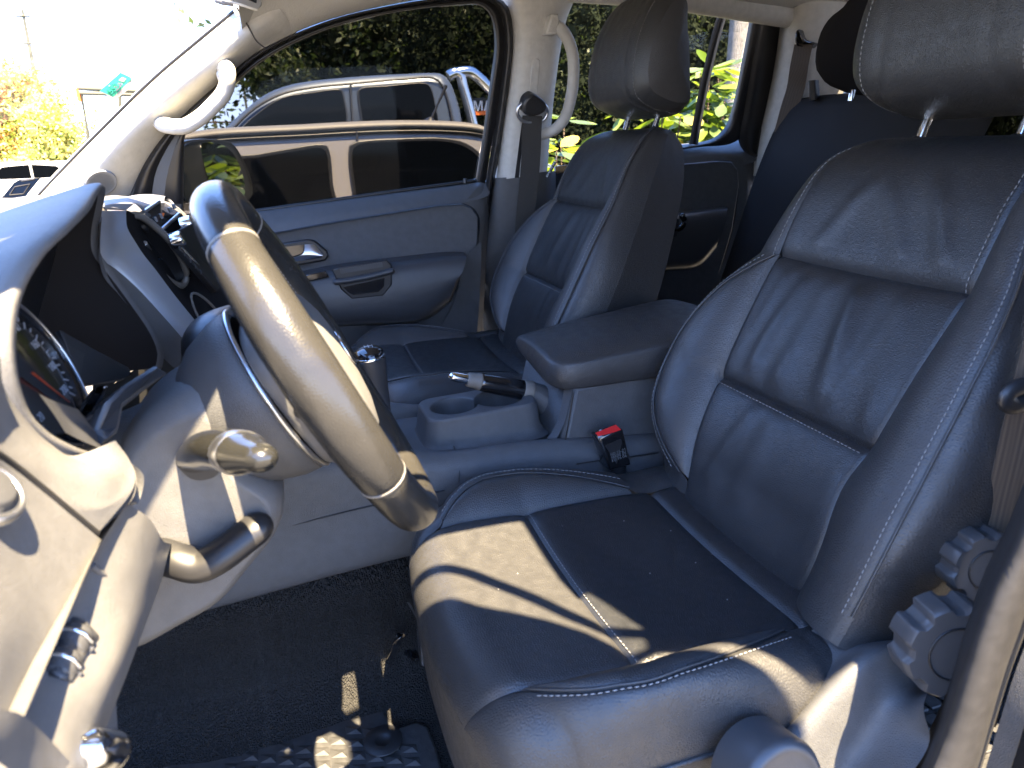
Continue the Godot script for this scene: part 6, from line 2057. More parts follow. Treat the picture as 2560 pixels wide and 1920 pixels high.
# ---------- belts ----------
func build_belts() -> void:
	var o = thing("passenger_belt", "grey seat belt hanging from its black guide on the pale centre pillar", "seat belt", "seat belts on the pillars")
	var mb = MB.new()
	mb.ribbon(cr([V(0.6016,0.8774,-0.6068), V(0.6017,0.8653,-0.6104), V(0.6072,0.7945,-0.6336), V(0.6092,0.7178,-0.6577), V(0.6063,0.6607,-0.6718), V(0.6067,0.5768,-0.697)], 30), V(0.9, 0, 0.15), 0.0475, 0.0012)
	mk("webbing", mb, M.web, o)
	mb = MB.new()
	mb.slab(cr([V(0.5727,0.8947,-0.5866), V(0.5768,0.911,-0.5817), V(0.591,0.9209,-0.5787), V(0.6047,0.9177,-0.5797), V(0.6274,0.9031,-0.5841), V(0.6307,0.8915,-0.5876), V(0.6203,0.8798,-0.5911), V(0.5976,0.8748,-0.5926), V(0.5779,0.8798,-0.5911)], 40, true), V(0, 0.01, -0.03), 0.006)
	mk("guide_cap", mb, M.black, o)
	mb = MB.new()
	var rg = cr([V(0.5644,0.8856,-0.6073), V(0.5725,0.9023,-0.6023), V(0.6008,0.9073,-0.6008), V(0.6285,0.9025,-0.6023), V(0.6402,0.8857,-0.6073), V(0.6323,0.8687,-0.6124), V(0.6053,0.8636,-0.6139), V(0.5756,0.8688,-0.6124)], 40, true)
	mb.tube(rg + [rg[0]], 0.0042, 8)
	mk("guide_loop", mb, M.satin, o)
	settle(o)
	o = thing("rear_belt", "brown grey seat belt hanging on the pale rear pillar", "seat belt", "seat belts on the pillars")
	mb = MB.new()
	var bl = [V(1.2745,1.0356,-0.515), V(1.2725,0.9905,-0.52), V(1.2807,0.9389,-0.535), V(1.2805,0.8941,-0.55), V(1.2819,0.8299,-0.57)]
	mb.ribbon(cr(bl, 24), V(0.4, 0, 0.8), 0.046, 0.0012)
	mk("webbing", mb, M.web_brown, o)
	mb = MB.new()
	mb.slab(cr([V(1.2463,1.0505,-0.515), V(1.2477,1.0642,-0.515), V(1.2561,1.0686,-0.515), V(1.2624,1.0561,-0.515), V(1.2754,1.0452,-0.515), V(1.3047,1.0401,-0.515), V(1.2961,1.0295,-0.515), V(1.2682,1.0305,-0.515), V(1.2518,1.0335,-0.515)], 36, true), V(0.02, 0, -0.01), 0.003)
	mk("belt_guide", mb, M.gloss_black, o)
	settle(o)
	o = thing("driver_belt", "sunlit brown seat belt hanging in front of the driver's pillar", "seat belt", "seat belts on the pillars")
	mb = MB.new()
	mb.ribbon(cr([V(0.6135,0.803,0.66), V(0.6076,0.6778,0.66), V(0.6046,0.598,0.66), V(0.6027,0.5423,0.66), V(0.6041,0.4874,0.66), V(0.6036,0.459,0.66), V(0.6063,0.3571,0.66), V(0.607,0.3135,0.66), V(0.6101,0.244,0.66)], 30), V(0.82, 0, 0.57), 0.047, 0.0013)
	mk("webbing", mb, M.web_brown, o)
	mb = MB.new()
	mb.tube(cr([V(0.5715,0.612,0.668), V(0.5598,0.6107,0.668), V(0.5516,0.6063,0.668), V(0.5501,0.6025,0.668), V(0.5606,0.5957,0.668), V(0.5757,0.5979,0.668)], 24), 0.008, 10, 0.6, V(0, 0, 1), true)
	mk("belt_clip", mb, M.black, o)
	settle(o)
	# buckle between driver's seat and console
	o = thing("seat_belt_buckle", "black seat belt buckle with red release button beside the driver's seat", "buckle")
	mb = MB.new()
	var f = [V(0.4254,0.3879,0.17), V(0.4642,0.3965,0.17), V(0.4801,0.3366,0.17), V(0.4445,0.3324,0.17)]
	mb.slab([f[0], f[1], f[2], f[3]], V(-0.004, 0.002, -0.022), 0.003)
	mk("housing", mb, M.gloss_black, o)
	mb = MB.new()
	mb.slab([f[0] + V(0.002, 0.0005, -0.003), f[1] + V(-0.002, 0.0005, -0.003), f[1] + V(-0.004, 0.004, -0.017), f[0] + V(0.0, 0.004, -0.017)], V(0.001, -0.006, 0), 0.0012)
	mk("button", mb, M.red, o)
	mb = MB.new()
	mb.slab([f[0].lerp(f[2], 0.42) + V(-0.014, 0.009, 0.0002), f[0].lerp(f[2], 0.42) + V(0.012, 0.017, 0.0002), f[0].lerp(f[2], 0.75) + V(0.012, -0.001, 0.0002), f[0].lerp(f[2], 0.75) + V(-0.010, -0.009, 0.0002)], V(0, 0, -0.0008))
	mk("label_plate", mb, M.black, o)
	var ux = (f[1] - f[0]).normalized()
	var uy = Vector3(0, 0, 1).cross(ux).normalized()
	var lo = f[0].lerp(f[2], 0.58) + V(0, 0, 0.0006)
	for k in 3:
		lettering(["HD 15-21", "MADE IN", "EU 16 04"][k], 0.0026, Transform3D(Basis(ux, uy, V(0, 0, 1)), lo - uy * (k * 0.0055 - 0.004)), M.print_dim, o, "label_print")
	mb = MB.new()
	mb.tube([f[3].lerp(f[2], 0.5) + V(0, 0.004, -0.01), f[3].lerp(f[2], 0.5) + V(0.006, -0.05, -0.008)], 0.013, 10, 0.5, V(0, 0, 1))
	mk("stem", mb, M.black, o)
	settle(o)


func lobed(r: float, lobes: int, depth: float, count: int) -> Array:
	var out: Array = []
	for i in count:
		var an = TAU * i / count
		var k = 1.0 - depth * ss(0.55, 0.8, 0.5 + 0.5 * cos(an * lobes))
		out.append(Vector2(cos(an), sin(an)) * r * k)
	return out


func seat_knob(called: String, label: String, c: Vector3, r: float, depth: float, m: Material) -> void:
	var o = thing(called, label, "knob", "round adjuster knobs on the driver's seat")
	var az = V(-0.30, 0.12, 0.94).normalized()
	var ax = Vector3.UP.cross(az).normalized()
	var fr = Transform3D(Basis(ax, az.cross(ax), az), c)
	var pl = lobed(r, 8, 0.13, 96)
	var mb = MB.new()
	var rows: Array = []
	for lv in [[1.0, -depth], [1.0, -0.008], [0.98, -0.003], [0.93, 0.0]]:
		var row: Array = []
		for p in pl:
			row.append(fr * V(p.x * lv[0], p.y * lv[0], lv[1]))
		rows.append(row)
	mb.grid(rows, true)
	var face: Array = rows[-1]
	mb.poly(face, az)
	mk("wheel", mb, m, o)
	mb = MB.new()
	var rg = disc(c + az * 0.0006, ax * r * 0.55, az.cross(ax) * r * 0.55, 40)
	mb.tube(rg + [rg[0]], 0.0009, 5)
	mk("cap_groove", mb, M.black, o)
	settle(o)


# ---------- the driver's sill: seat shield, knobs, seals ----------
func build_small() -> void:
	var o = thing("seat_shield", "grey plastic shield with sun patches along the side of the driver's seat", "seat trim")
	var mb = MB.new()
	var up = [V(0.365,0.1967,0.6), V(0.392,0.2496,0.615), V(0.452,0.3239,0.622), V(0.4841,0.346,0.625), V(0.5142,0.3439,0.622), V(0.5541,0.3347,0.62), V(0.6081,0.3317,0.61), V(0.6504,0.3228,0.6)]
	var md = [V(0.3464,0.2443,0.65), V(0.3875,0.2894,0.655), V(0.4275,0.3293,0.655), V(0.4594,0.3562,0.655), V(0.4851,0.358,0.65), V(0.519,0.3503,0.645), V(0.578,0.3407,0.635), V(0.6281,0.3309,0.62)]
	var lo = [V(0.3789,0.2148,0.665), V(0.4289,0.2406,0.675), V(0.4546,0.2754,0.675), V(0.4709,0.3022,0.675), V(0.4835,0.3193,0.675), V(0.5038,0.3246,0.67), V(0.5451,0.3121,0.66), V(0.5857,0.3115,0.65)]
	var lo2 = [V(0.4099,0.2204,0.7), V(0.4333,0.2661,0.72), V(0.4671,0.2975,0.72), V(0.483,0.3151,0.715), V(0.4751,0.3453,0.71), V(0.4881,0.3473,0.7), V(0.5101,0.3448,0.69), V(0.5438,0.3422,0.68)]
	mb.grid(sheet([moved(up, V(0, -0.002, -0.04)), up, md, lo, lo2], 44, 30))
	mk("shield", mb, M.plastic, o)
	mb = MB.new()
	mb.grid(sheet([[V(0.1195,0.1737,0.17), V(0.1355,0.1291,0.17), V(0.1471,0.0148,0.17), V(0.1827,-0.1066,0.17), V(0.1995,-0.1806,0.17), V(0.2287,-0.2838,0.17)], [V(0.1156,0.2214,0.25), V(0.1347,0.1641,0.25), V(0.1466,0.074,0.25), V(0.1831,-0.0477,0.25), V(0.2025,-0.1178,0.25), V(0.2379,-0.2169,0.25)], [V(0.1182,0.2201,0.3), V(0.1451,0.1472,0.3), V(0.1579,0.0741,0.3), V(0.1976,-0.0376,0.3), V(0.2171,-0.097,0.3), V(0.2448,-0.1716,0.3)]], 24, 10))
	mk("front_cover", mb, M.plastic, o)
	settle(o)
	seat_knob("recliner_knob", "large lobed black knob in full sun low on the seat shield", V(0.5076,0.39,0.705), 0.044, 0.030, M.knob)
	seat_knob("lumbar_knob", "smaller lobed black knob half hidden by the sunlit belt", V(0.5678,0.4408,0.675), 0.034, 0.028, M.knob)
	o = thing("height_lever", "broad dark seat height lever at the lower edge of the seat", "lever")
	mb = MB.new()
	var c = V(0.3465,0.2966,0.705)
	mb.lathe([Vector2(0.042, -0.045), Vector2(0.042, -0.008), Vector2(0.039, -0.002), Vector2(0.033, 0.0), Vector2(0.031, -0.004), Vector2(0.0, -0.004)], 44, frame(c, V(0.05, 0.25, 0.97)))
	mk("hub", mb, M.plastic_smooth, o)
	mb = MB.new()
	mb.lathe([Vector2(0.0, 0.002), Vector2(0.004, 0.002), Vector2(0.0048, -0.003)], 14, frame(V(0.5498,0.2644,0.712), V(0, 0, 1)))
	mk("screw", mb, M.black, o)
	settle(o)
	# rubber mat in the rear footwell
	o = thing("rear_floor_mat", "grey ribbed rubber mat just visible behind the seat shield", "floor mat")
	mb = MB.new()
	mb.slab([V(0.60, 0.05, 0.40), V(0.86, 0.05, 0.40), V(0.86, 0.05, 0.70), V(0.58, 0.05, 0.70)], V(0, -0.01, 0), 0.003)
	mk("rim", mb, M.rubber, o)
	var tr = MB.new()
	for i in 9:
		for j in 10:
			tr.box(V(0.022, 0.004, 0.022), Transform3D(Basis(), V(0.615 + i * 0.027, 0.052, 0.425 + j * 0.027)), 0.002)
	mk("tread", tr, M.rubber, o, true)
	settle(o)
	# door seal and sill at the right edge
	o = thing("door_seal", "thick dark rubber seal round the driver's door opening", "door seal")
	mb = MB.new()
	var s0 = [V(0.543,0.6125,0.715), V(0.5264,0.5436,0.715), V(0.5173,0.4946,0.715), V(0.5051,0.461,0.715), V(0.4975,0.4248,0.715), V(0.4938,0.3806,0.715), V(0.4875,0.3221,0.715), V(0.4711,0.2676,0.715)]
	var s1 = [V(0.4906,0.6266,0.755), V(0.4772,0.5667,0.755), V(0.4694,0.5242,0.755), V(0.4607,0.4917,0.755), V(0.4549,0.4593,0.755), V(0.4511,0.4209,0.755), V(0.4466,0.3677,0.755), V(0.4345,0.3186,0.755)]
	var s2 = [V(0.4985,0.6072,0.76), V(0.4872,0.5493,0.76), V(0.4826,0.5054,0.76), V(0.478,0.4711,0.76), V(0.4731,0.4398,0.76), V(0.4702,0.4024,0.76), V(0.4675,0.3449,0.76), V(0.4606,0.3047,0.76)]
	var s3 = [V(0.5522,0.5778,0.735), V(0.5431,0.509,0.735), V(0.5411,0.4593,0.735), V(0.5355,0.4256,0.735), V(0.5303,0.3907,0.735), V(0.5269,0.3393,0.735), V(0.5228,0.275,0.735), V(0.5155,0.2406,0.735)]
	mb.grid(sheet([moved(s0, V(0.045, 0, -0.03)), s0, s1, s2, s3], 40, 24))
	mk("bead", mb, M.seal, o)
	mb = MB.new()
	mb.grid(sheet([moved(s3, V(0, 0, 0.003)), [V(0.5533,0.5642,0.755), V(0.543,0.4966,0.755), V(0.5409,0.4432,0.755), V(0.5359,0.4053,0.755), V(0.5306,0.3659,0.755), V(0.5278,0.319,0.755), V(0.5234,0.26,0.755)]], 30, 6))
	mk("lip", mb, M.plastic, o)
	settle(o)
	mb = MB.new()
	mb.grid(sheet([[V(0.5441,0.5682,0.76), V(0.534,0.5017,0.76), V(0.5319,0.4492,0.76), V(0.527,0.4119,0.76), V(0.5218,0.3731,0.76), V(0.5191,0.327,0.76), V(0.5147,0.269,0.76)], [V(0.5135,0.5758,0.8), V(0.5109,0.5135,0.8), V(0.5121,0.4604,0.8), V(0.5123,0.4202,0.8), V(0.5125,0.3779,0.8), V(0.5127,0.3333,0.8), V(0.5094,0.2972,0.8)]], 30, 6))
	tag(mk("door_aperture", mb, M.gloss_black, self), "black painted door aperture in the lower right corner", "car body")
	# airbag tag on the passenger seat
	o = thing("airbag_tag", "tiny dark airbag tag on the far edge of the passenger seat", "tag")
	mb = MB.new()
	var t = [V(0.6365,0.7488,-0.5951), V(0.6488,0.7748,-0.5875), V(0.6472,0.7714,-0.5659), V(0.6355,0.7468,-0.5747)]
	mb.slab(t, V(-0.0, 0, -0.002))
	mk("cloth", mb, M.black, o)
	var ux = (t[0] - t[1]).normalized()
	var nz = (t[2] - t[1]).cross(ux).normalized()
	if nz.z < 0:
		nz = -nz
	lettering("AIRBAG", 0.011, Transform3D(Basis(ux, nz.cross(ux), nz), (t[0] + t[1] + t[2] + t[3]) / 4.0 + nz * 0.001 - nz.cross(ux) * 0.002), M.print, o)
	settle(o)
	# windscreen sticker and card
	o = thing("windscreen_sticker", "green printed sticker on the windscreen near the pillar", "sticker")
	var sk = [V(-0.3001,0.9237,-0.6179), V(-0.256,0.9575,-0.6078), V(-0.2399,0.9495,-0.6101), V(-0.231,0.9441,-0.6118), V(-0.2402,0.9328,-0.6152), V(-0.2745,0.9095,-0.6222)]
	mb = MB.new()
	mb.slab([sk[0], sk[1], sk[2], sk[3], sk[4], sk[5]], V(-0.001, 0, -0.001))
	mk("sheet", mb, M.card_grey, o)
	var gsk = [V(-0.2999,0.9241,-0.6173), V(-0.2555,0.9572,-0.6073), V(-0.2419,0.9506,-0.6093), V(-0.2384,0.9462,-0.6106), V(-0.2779,0.9139,-0.6203)]
	mb = MB.new()
	mb.slab(gsk, V(-0.0004, 0, -0.0002))
	mk("print_field", mb, M.green_print, o)
	mb = MB.new()
	mb.slab([V(-0.2722,0.929,-0.6153), V(-0.2578,0.9404,-0.6119), V(-0.2559,0.937,-0.6129), V(-0.27,0.9239,-0.6168)], V(-0.0003, 0, 0))
	mb.slab([V(-0.2622,0.9436,-0.6109), V(-0.2543,0.9493,-0.6092), V(-0.2476,0.9465,-0.6101), V(-0.254,0.9404,-0.6119)], V(-0.0003, 0, 0))
	mb.slab([V(-0.2829,0.9334,-0.614), V(-0.2802,0.9354,-0.6134), V(-0.2789,0.9337,-0.6139), V(-0.2815,0.9316,-0.6145)], V(-0.0003, 0, 0))
	mk("print_block", mb, M.print, o)
	var lx = (gsk[1] - gsk[0]).normalized()
	var ly = ((gsk[0] as Vector3) - gsk[4]).slide(lx).normalized()
	lettering("553", 0.010, Transform3D(Basis(lx, ly, lx.cross(ly)), V(-0.2743,0.929,-0.6148)), M.green_print, o, "digits", true)
	lettering("2.7", 0.008, Transform3D(Basis(lx, ly, lx.cross(ly)), V(-0.2653,0.9324,-0.6138)), M.card_grey, o, "digits", true)
	settle(o)
	o = thing("dash_card", "grey parking card leaning in the corner of the windscreen", "card")
	mb = MB.new()
	mb.slab([V(-0.4123,0.7393,-0.3), V(-0.389,0.7637,-0.3), V(-0.3812,0.7683,-0.3), V(-0.351,0.7708,-0.3), V(-0.3776,0.743,-0.3)], V(-0.001, 0, 0))
	mk("sheet", mb, M.card_grey, o)
	mb = MB.new()
	for q in [[V(-0.3888,0.758,-0.298), V(-0.3673,0.7612,-0.298)], [V(-0.3784,0.7664,-0.298), V(-0.3597,0.7684,-0.298)], [V(-0.3991,0.7457,-0.298), V(-0.3799,0.7465,-0.298)], [V(-0.3991,0.7457,-0.298), V(-0.3888,0.758,-0.298)], [V(-0.3799,0.7465,-0.298), V(-0.3673,0.7612,-0.298)]]:
		mb.tube(q, 0.0012, 4)
	mk("ruled_lines", mb, M.black, o)
	settle(o)
	# small post on the rear bench's shoulder
	o = thing("rear_latch_knob", "small upright black latch knob at the end of the rear bench", "latch knob")
	mb = MB.new()
	mb.slab([V(1.2447,0.9482,-0.45), V(1.2652,0.9502,-0.45), V(1.2744,0.9063,-0.45), V(1.2537,0.9044,-0.45)], V(0.02, 0, -0.01), 0.003)
	mk("knob", mb, M.black, o)
	settle(o)
	# wing mirror outside the passenger window
	o = thing("wing_mirror", "black wing mirror outside the passenger window reflecting the hedge", "wing mirror")
	mb = MB.new()
	var shell = cr([V(-0.1876,0.8163,-0.764), V(-0.1751,0.831,-0.7915), V(-0.1481,0.838,-0.8488), V(-0.1217,0.8387,-0.9039), V(-0.096,0.836,-0.9575), V(-0.0801,0.8281,-0.9901), V(-0.0692,0.8091,-1.0111), V(-0.0574,0.7747,-1.0326), V(-0.0482,0.7343,-1.0482), V(-0.047,0.704,-1.0479), V(-0.0564,0.6851,-1.0265), V(-0.0664,0.6792,-1.0049), V(-0.106,0.6809,-0.9223), V(-0.163,0.6949,-0.8042), V(-0.1965,0.7045,-0.7349)], 50, true)
	var fr2: Array = []
	var bk: Array = []
	var cc = Vector3.ZERO
	for p in shell:
		cc += p / 50.0
	for lv in [[0.94, 0.0], [1.0, -0.01], [1.0, -0.04], [0.9, -0.09], [0.6, -0.13], [0.0, -0.14]]:
		var row: Array = []
		for p in shell:
			row.append(cc + (p - cc) * lv[0] + V(0.9, 0.04, 0.43) * lv[1])
		fr2.append(row)
	mb.grid(fr2, true)
	mk("housing", mb, M.gloss_black, o)
	mb = MB.new()
	var gl = cr([V(-0.1478,0.825,-0.8482), V(-0.138,0.8295,-0.869), V(-0.1151,0.8287,-0.9169), V(-0.098,0.8198,-0.952), V(-0.0832,0.8021,-0.9813), V(-0.0735,0.7731,-0.9989), V(-0.0674,0.7386,-1.0083), V(-0.0669,0.714,-1.0071), V(-0.0723,0.6974,-0.9943), V(-0.0959,0.6936,-0.9444), V(-0.1279,0.703,-0.8785), V(-0.1425,0.7433,-0.8516), V(-0.1471,0.7835,-0.8457)], 40, true)
	var gn = V(1, 0.0, 0.34)
	var g2: Array = []
	for p in gl:
		g2.append(p)
	mb.slab(g2, V(-0.0036, -0.00016, -0.0017))
	mk("mirror_glass", mb, M.mirror, o)
	mb = MB.new()
	mb.poly(moved(cr([V(-0.1876,0.8163,-0.764), V(-0.1751,0.831,-0.7915), V(-0.1482,0.8369,-0.8484), V(-0.1219,0.8376,-0.9036), V(-0.0962,0.8348,-0.9571), V(-0.0802,0.8269,-0.9897), V(-0.0692,0.8091,-1.0111), V(-0.0574,0.7747,-1.0326), V(-0.0482,0.7343,-1.0482), V(-0.0482,0.7041,-1.0454), V(-0.0574,0.6865,-1.0245), V(-0.0663,0.6804,-1.0053), V(-0.1058,0.682,-0.9227), V(-0.1629,0.696,-0.8046), V(-0.1963,0.7066,-0.7356)], 50, true), V(-0.002, 0, -0.001)), V(0.9, 0.04, 0.43))
	mk("bezel", mb, M.black, o)
	mb = MB.new()
	mb.tube([V(-0.2127,0.7156,-0.79), V(-0.2093,0.6972,-0.93)], 0.03, 10)
	mk("foot", mb, M.black, o)
	settle(o)


# ---------- outside ----------
func leaf_mesh(ln: float, wd: float) -> MB:
	var mb = MB.new()
	var rows = [[V(0, 0, 0), V(0, 0.0, 0), V(0, 0, 0)], [V(-wd * 0.4, 0.0, ln * 0.3), V(0, -wd * 0.12, ln * 0.3), V(wd * 0.4, 0.0, ln * 0.3)], [V(-wd * 0.5, 0.0, ln * 0.6), V(0, -wd * 0.14, ln * 0.62), V(wd * 0.5, 0.0, ln * 0.6)], [V(-wd * 0.3, -0.01 * ln, ln * 0.88), V(0, -wd * 0.1, ln * 0.88), V(wd * 0.3, -0.01 * ln, ln * 0.88)], [V(0, -0.03 * ln, ln), V(0, -0.03 * ln, ln), V(0, -0.03 * ln, ln)]]
	mb.grid(rows)
	return mb


func clump_mesh(rng: RandomNumberGenerator, count: int, size: float) -> ArrayMesh:
	var mb = MB.new()
	for i in count:
		var c = V(rng.randf_range(-1, 1), rng.randf_range(-1, 1), rng.randf_range(-1, 1)) * size
		var a = V(rng.randfn(), rng.randfn(), rng.randfn()).normalized()
		var b = a.cross(V(rng.randfn(), rng.randfn(), rng.randfn())).normalized()
		var l = size * rng.randf_range(0.22, 0.40)
		mb.quad(c - a * l, c - b * l * 0.42, c + a * l, c + b * l * 0.42)
	return mb.mesh()


func leafage(called: String, parent: Node3D, me: Mesh, m: Material, spots: Array, rng: RandomNumberGenerator) -> void:
	var mm = MultiMesh.new()
	mm.transform_format = MultiMesh.TRANSFORM_3D
	mm.mesh = me
	mm.instance_count = spots.size()
	for i in spots.size():
		var b = Basis.from_euler(V(rng.randf() * TAU, rng.randf() * TAU, rng.randf() * TAU)).scaled(Vector3.ONE * rng.randf_range(0.7, 1.3))
		mm.set_instance_transform(i, Transform3D(b, spots[i]))
	var o = MultiMeshInstance3D.new()
	o.name = called
	o.multimesh = mm
	o.material_override = m
	parent.add_child(o, true)
	o.set_meta("kind", "stuff")


func tree(called: String, label: String, base: Vector3, h: float, spread: float, trunk_r: float, crown_from: float, n: int, leaf_size: float, mats: Array, bark: Material, sd: int, grp = "") -> void:
	var rng = RandomNumberGenerator.new()
	rng.seed = sd
	var o = thing(called, label, "tree", grp)
	o.position = base
	var mb = MB.new()
	var lean = V(rng.randf_range(-0.1, 0.1), 0, rng.randf_range(-0.1, 0.1))
	var pts: Array = []
	var rr: Array = []
	for i in 10:
		var f = i / 9.0
		pts.append(V(0.06 * sin(i * 1.3 + sd), h * 0.86 * f, 0.06 * cos(i * 1.7 + sd)) + lean * h * f * f)
		rr.append(trunk_r * (1.0 - 0.75 * f) + (trunk_r * 0.35 if i == 0 else 0.0))
	mb.tube(pts, rr, 10)
	mk("trunk", mb, bark, o)
	var tips: Array = []
	mb = MB.new()
	for i in 16:
		var f = rng.randf_range(crown_from, 0.95)
		var st = lean * h * f * f * 0.75 + V(0, h * 0.86 * f, 0)
		var an = rng.randf() * TAU
		var ln = spread * rng.randf_range(0.45, 1.0) * (1.1 - 0.5 * f)
		var e = st + V(cos(an) * ln, ln * rng.randf_range(0.0, 0.5), sin(an) * ln)
		mb.tube([st, st.lerp(e, 0.5) + V(0, 0.05 * ln, 0), e], [trunk_r * 0.32, trunk_r * 0.2, trunk_r * 0.06], 6)
		tips.append(e)
		tips.append(st.lerp(e, 0.6))
	mk("limbs", mb, bark, o, true)
	var per: Array = []
	for m in mats:
		per.append([])
	for i in n:
		var t: Vector3 = tips[rng.randi() % tips.size()]
		var d = V(rng.randfn(), rng.randfn() * 0.75, rng.randfn()) * spread * 0.22
		per[rng.randi() % mats.size()].append(t + d)
	for k in mats.size():
		leafage("crown", o, clump_mesh(rng, 14, leaf_size), mats[k], per[k], rng)


func car_wheel(parent: Node3D, c: Vector3, r: float) -> void:
	var mb = MB.new()
	var fr = frame(c, V(0, 0, 1))
	mb.lathe([Vector2(r * 0.62, 0.07), Vector2(r * 0.9, 0.10), Vector2(r, 0.07), Vector2(r, -0.07), Vector2(r * 0.9, -0.10), Vector2(r * 0.62, -0.07)], 30, fr)
	var w = mk("wheel", mb, M.rubber, parent)
	mb = MB.new()
	mb.lathe([Vector2(0, 0.085), Vector2(r * 0.2, 0.085), Vector2(r * 0.5, 0.06), Vector2(r * 0.64, 0.09), Vector2(r * 0.64, 0.06)], 24, fr)
	mk("rim", mb, M.steel, w)


func gap(path: Array, parent: Node3D, r = 0.004) -> void:
	var mb = MB.new()
	mb.tube(path, r, 5)
	mk("door_gap", mb, M.black, parent)


func far_car(c: Vector3, turn: float, m: Material, label: String) -> void:
	var o = thing("far_car", label, "car", "cars parked beyond the grass")
	o.position = c
	o.rotation.y = turn
	var mb = MB.new()
	mb.slab(cr([V(-2.0, 0.3, 0.8), V(-2.05, 0.6, 0.8), V(-1.9, 0.85, 0.8), V(-1.1, 0.95, 0.8), V(-0.5, 1.40, 0.8), V(0.2, 1.48, 0.8), V(1.1, 1.42, 0.8), V(1.7, 1.0, 0.8), V(2.05, 0.9, 0.8), V(2.1, 0.4, 0.8), V(1.9, 0.28, 0.8)], 60, true), V(0, 0, -1.6), 0.09)
	mk("body", mb, m, o)
	for s in [1.0, -1.0]:
		mb = MB.new()
		mb.slab([V(-0.85, 0.98, 0.803 * s), V(-0.42, 1.34, 0.803 * s), V(0.3, 1.40, 0.803 * s), V(0.3, 0.98, 0.803 * s)], V(0, 0, -0.01 * s))
		mk("window", mb, M.dark_glass, o)
		mb = MB.new()
		mb.slab([V(0.36, 0.98, 0.803 * s), V(0.36, 1.40, 0.803 * s), V(1.05, 1.34, 0.803 * s), V(1.45, 1.0, 0.803 * s)], V(0, 0, -0.01 * s))
		mk("window", mb, M.dark_glass, o)
		for x in [-1.3, 1.3]:
			car_wheel(o, V(x, 0.32, 0.76 * s), 0.32)
	for e in [[-2.04, -1.0], [2.08, 1.0]]:
		mb = MB.new()
		mb.box(V(0.03, 0.14, 1.2), Transform3D(Basis(), V(e[0], 0.66, 0)), 0.01)
		mk("lamp_band", mb, M.red if e[1] > 0 else M.steel, o)


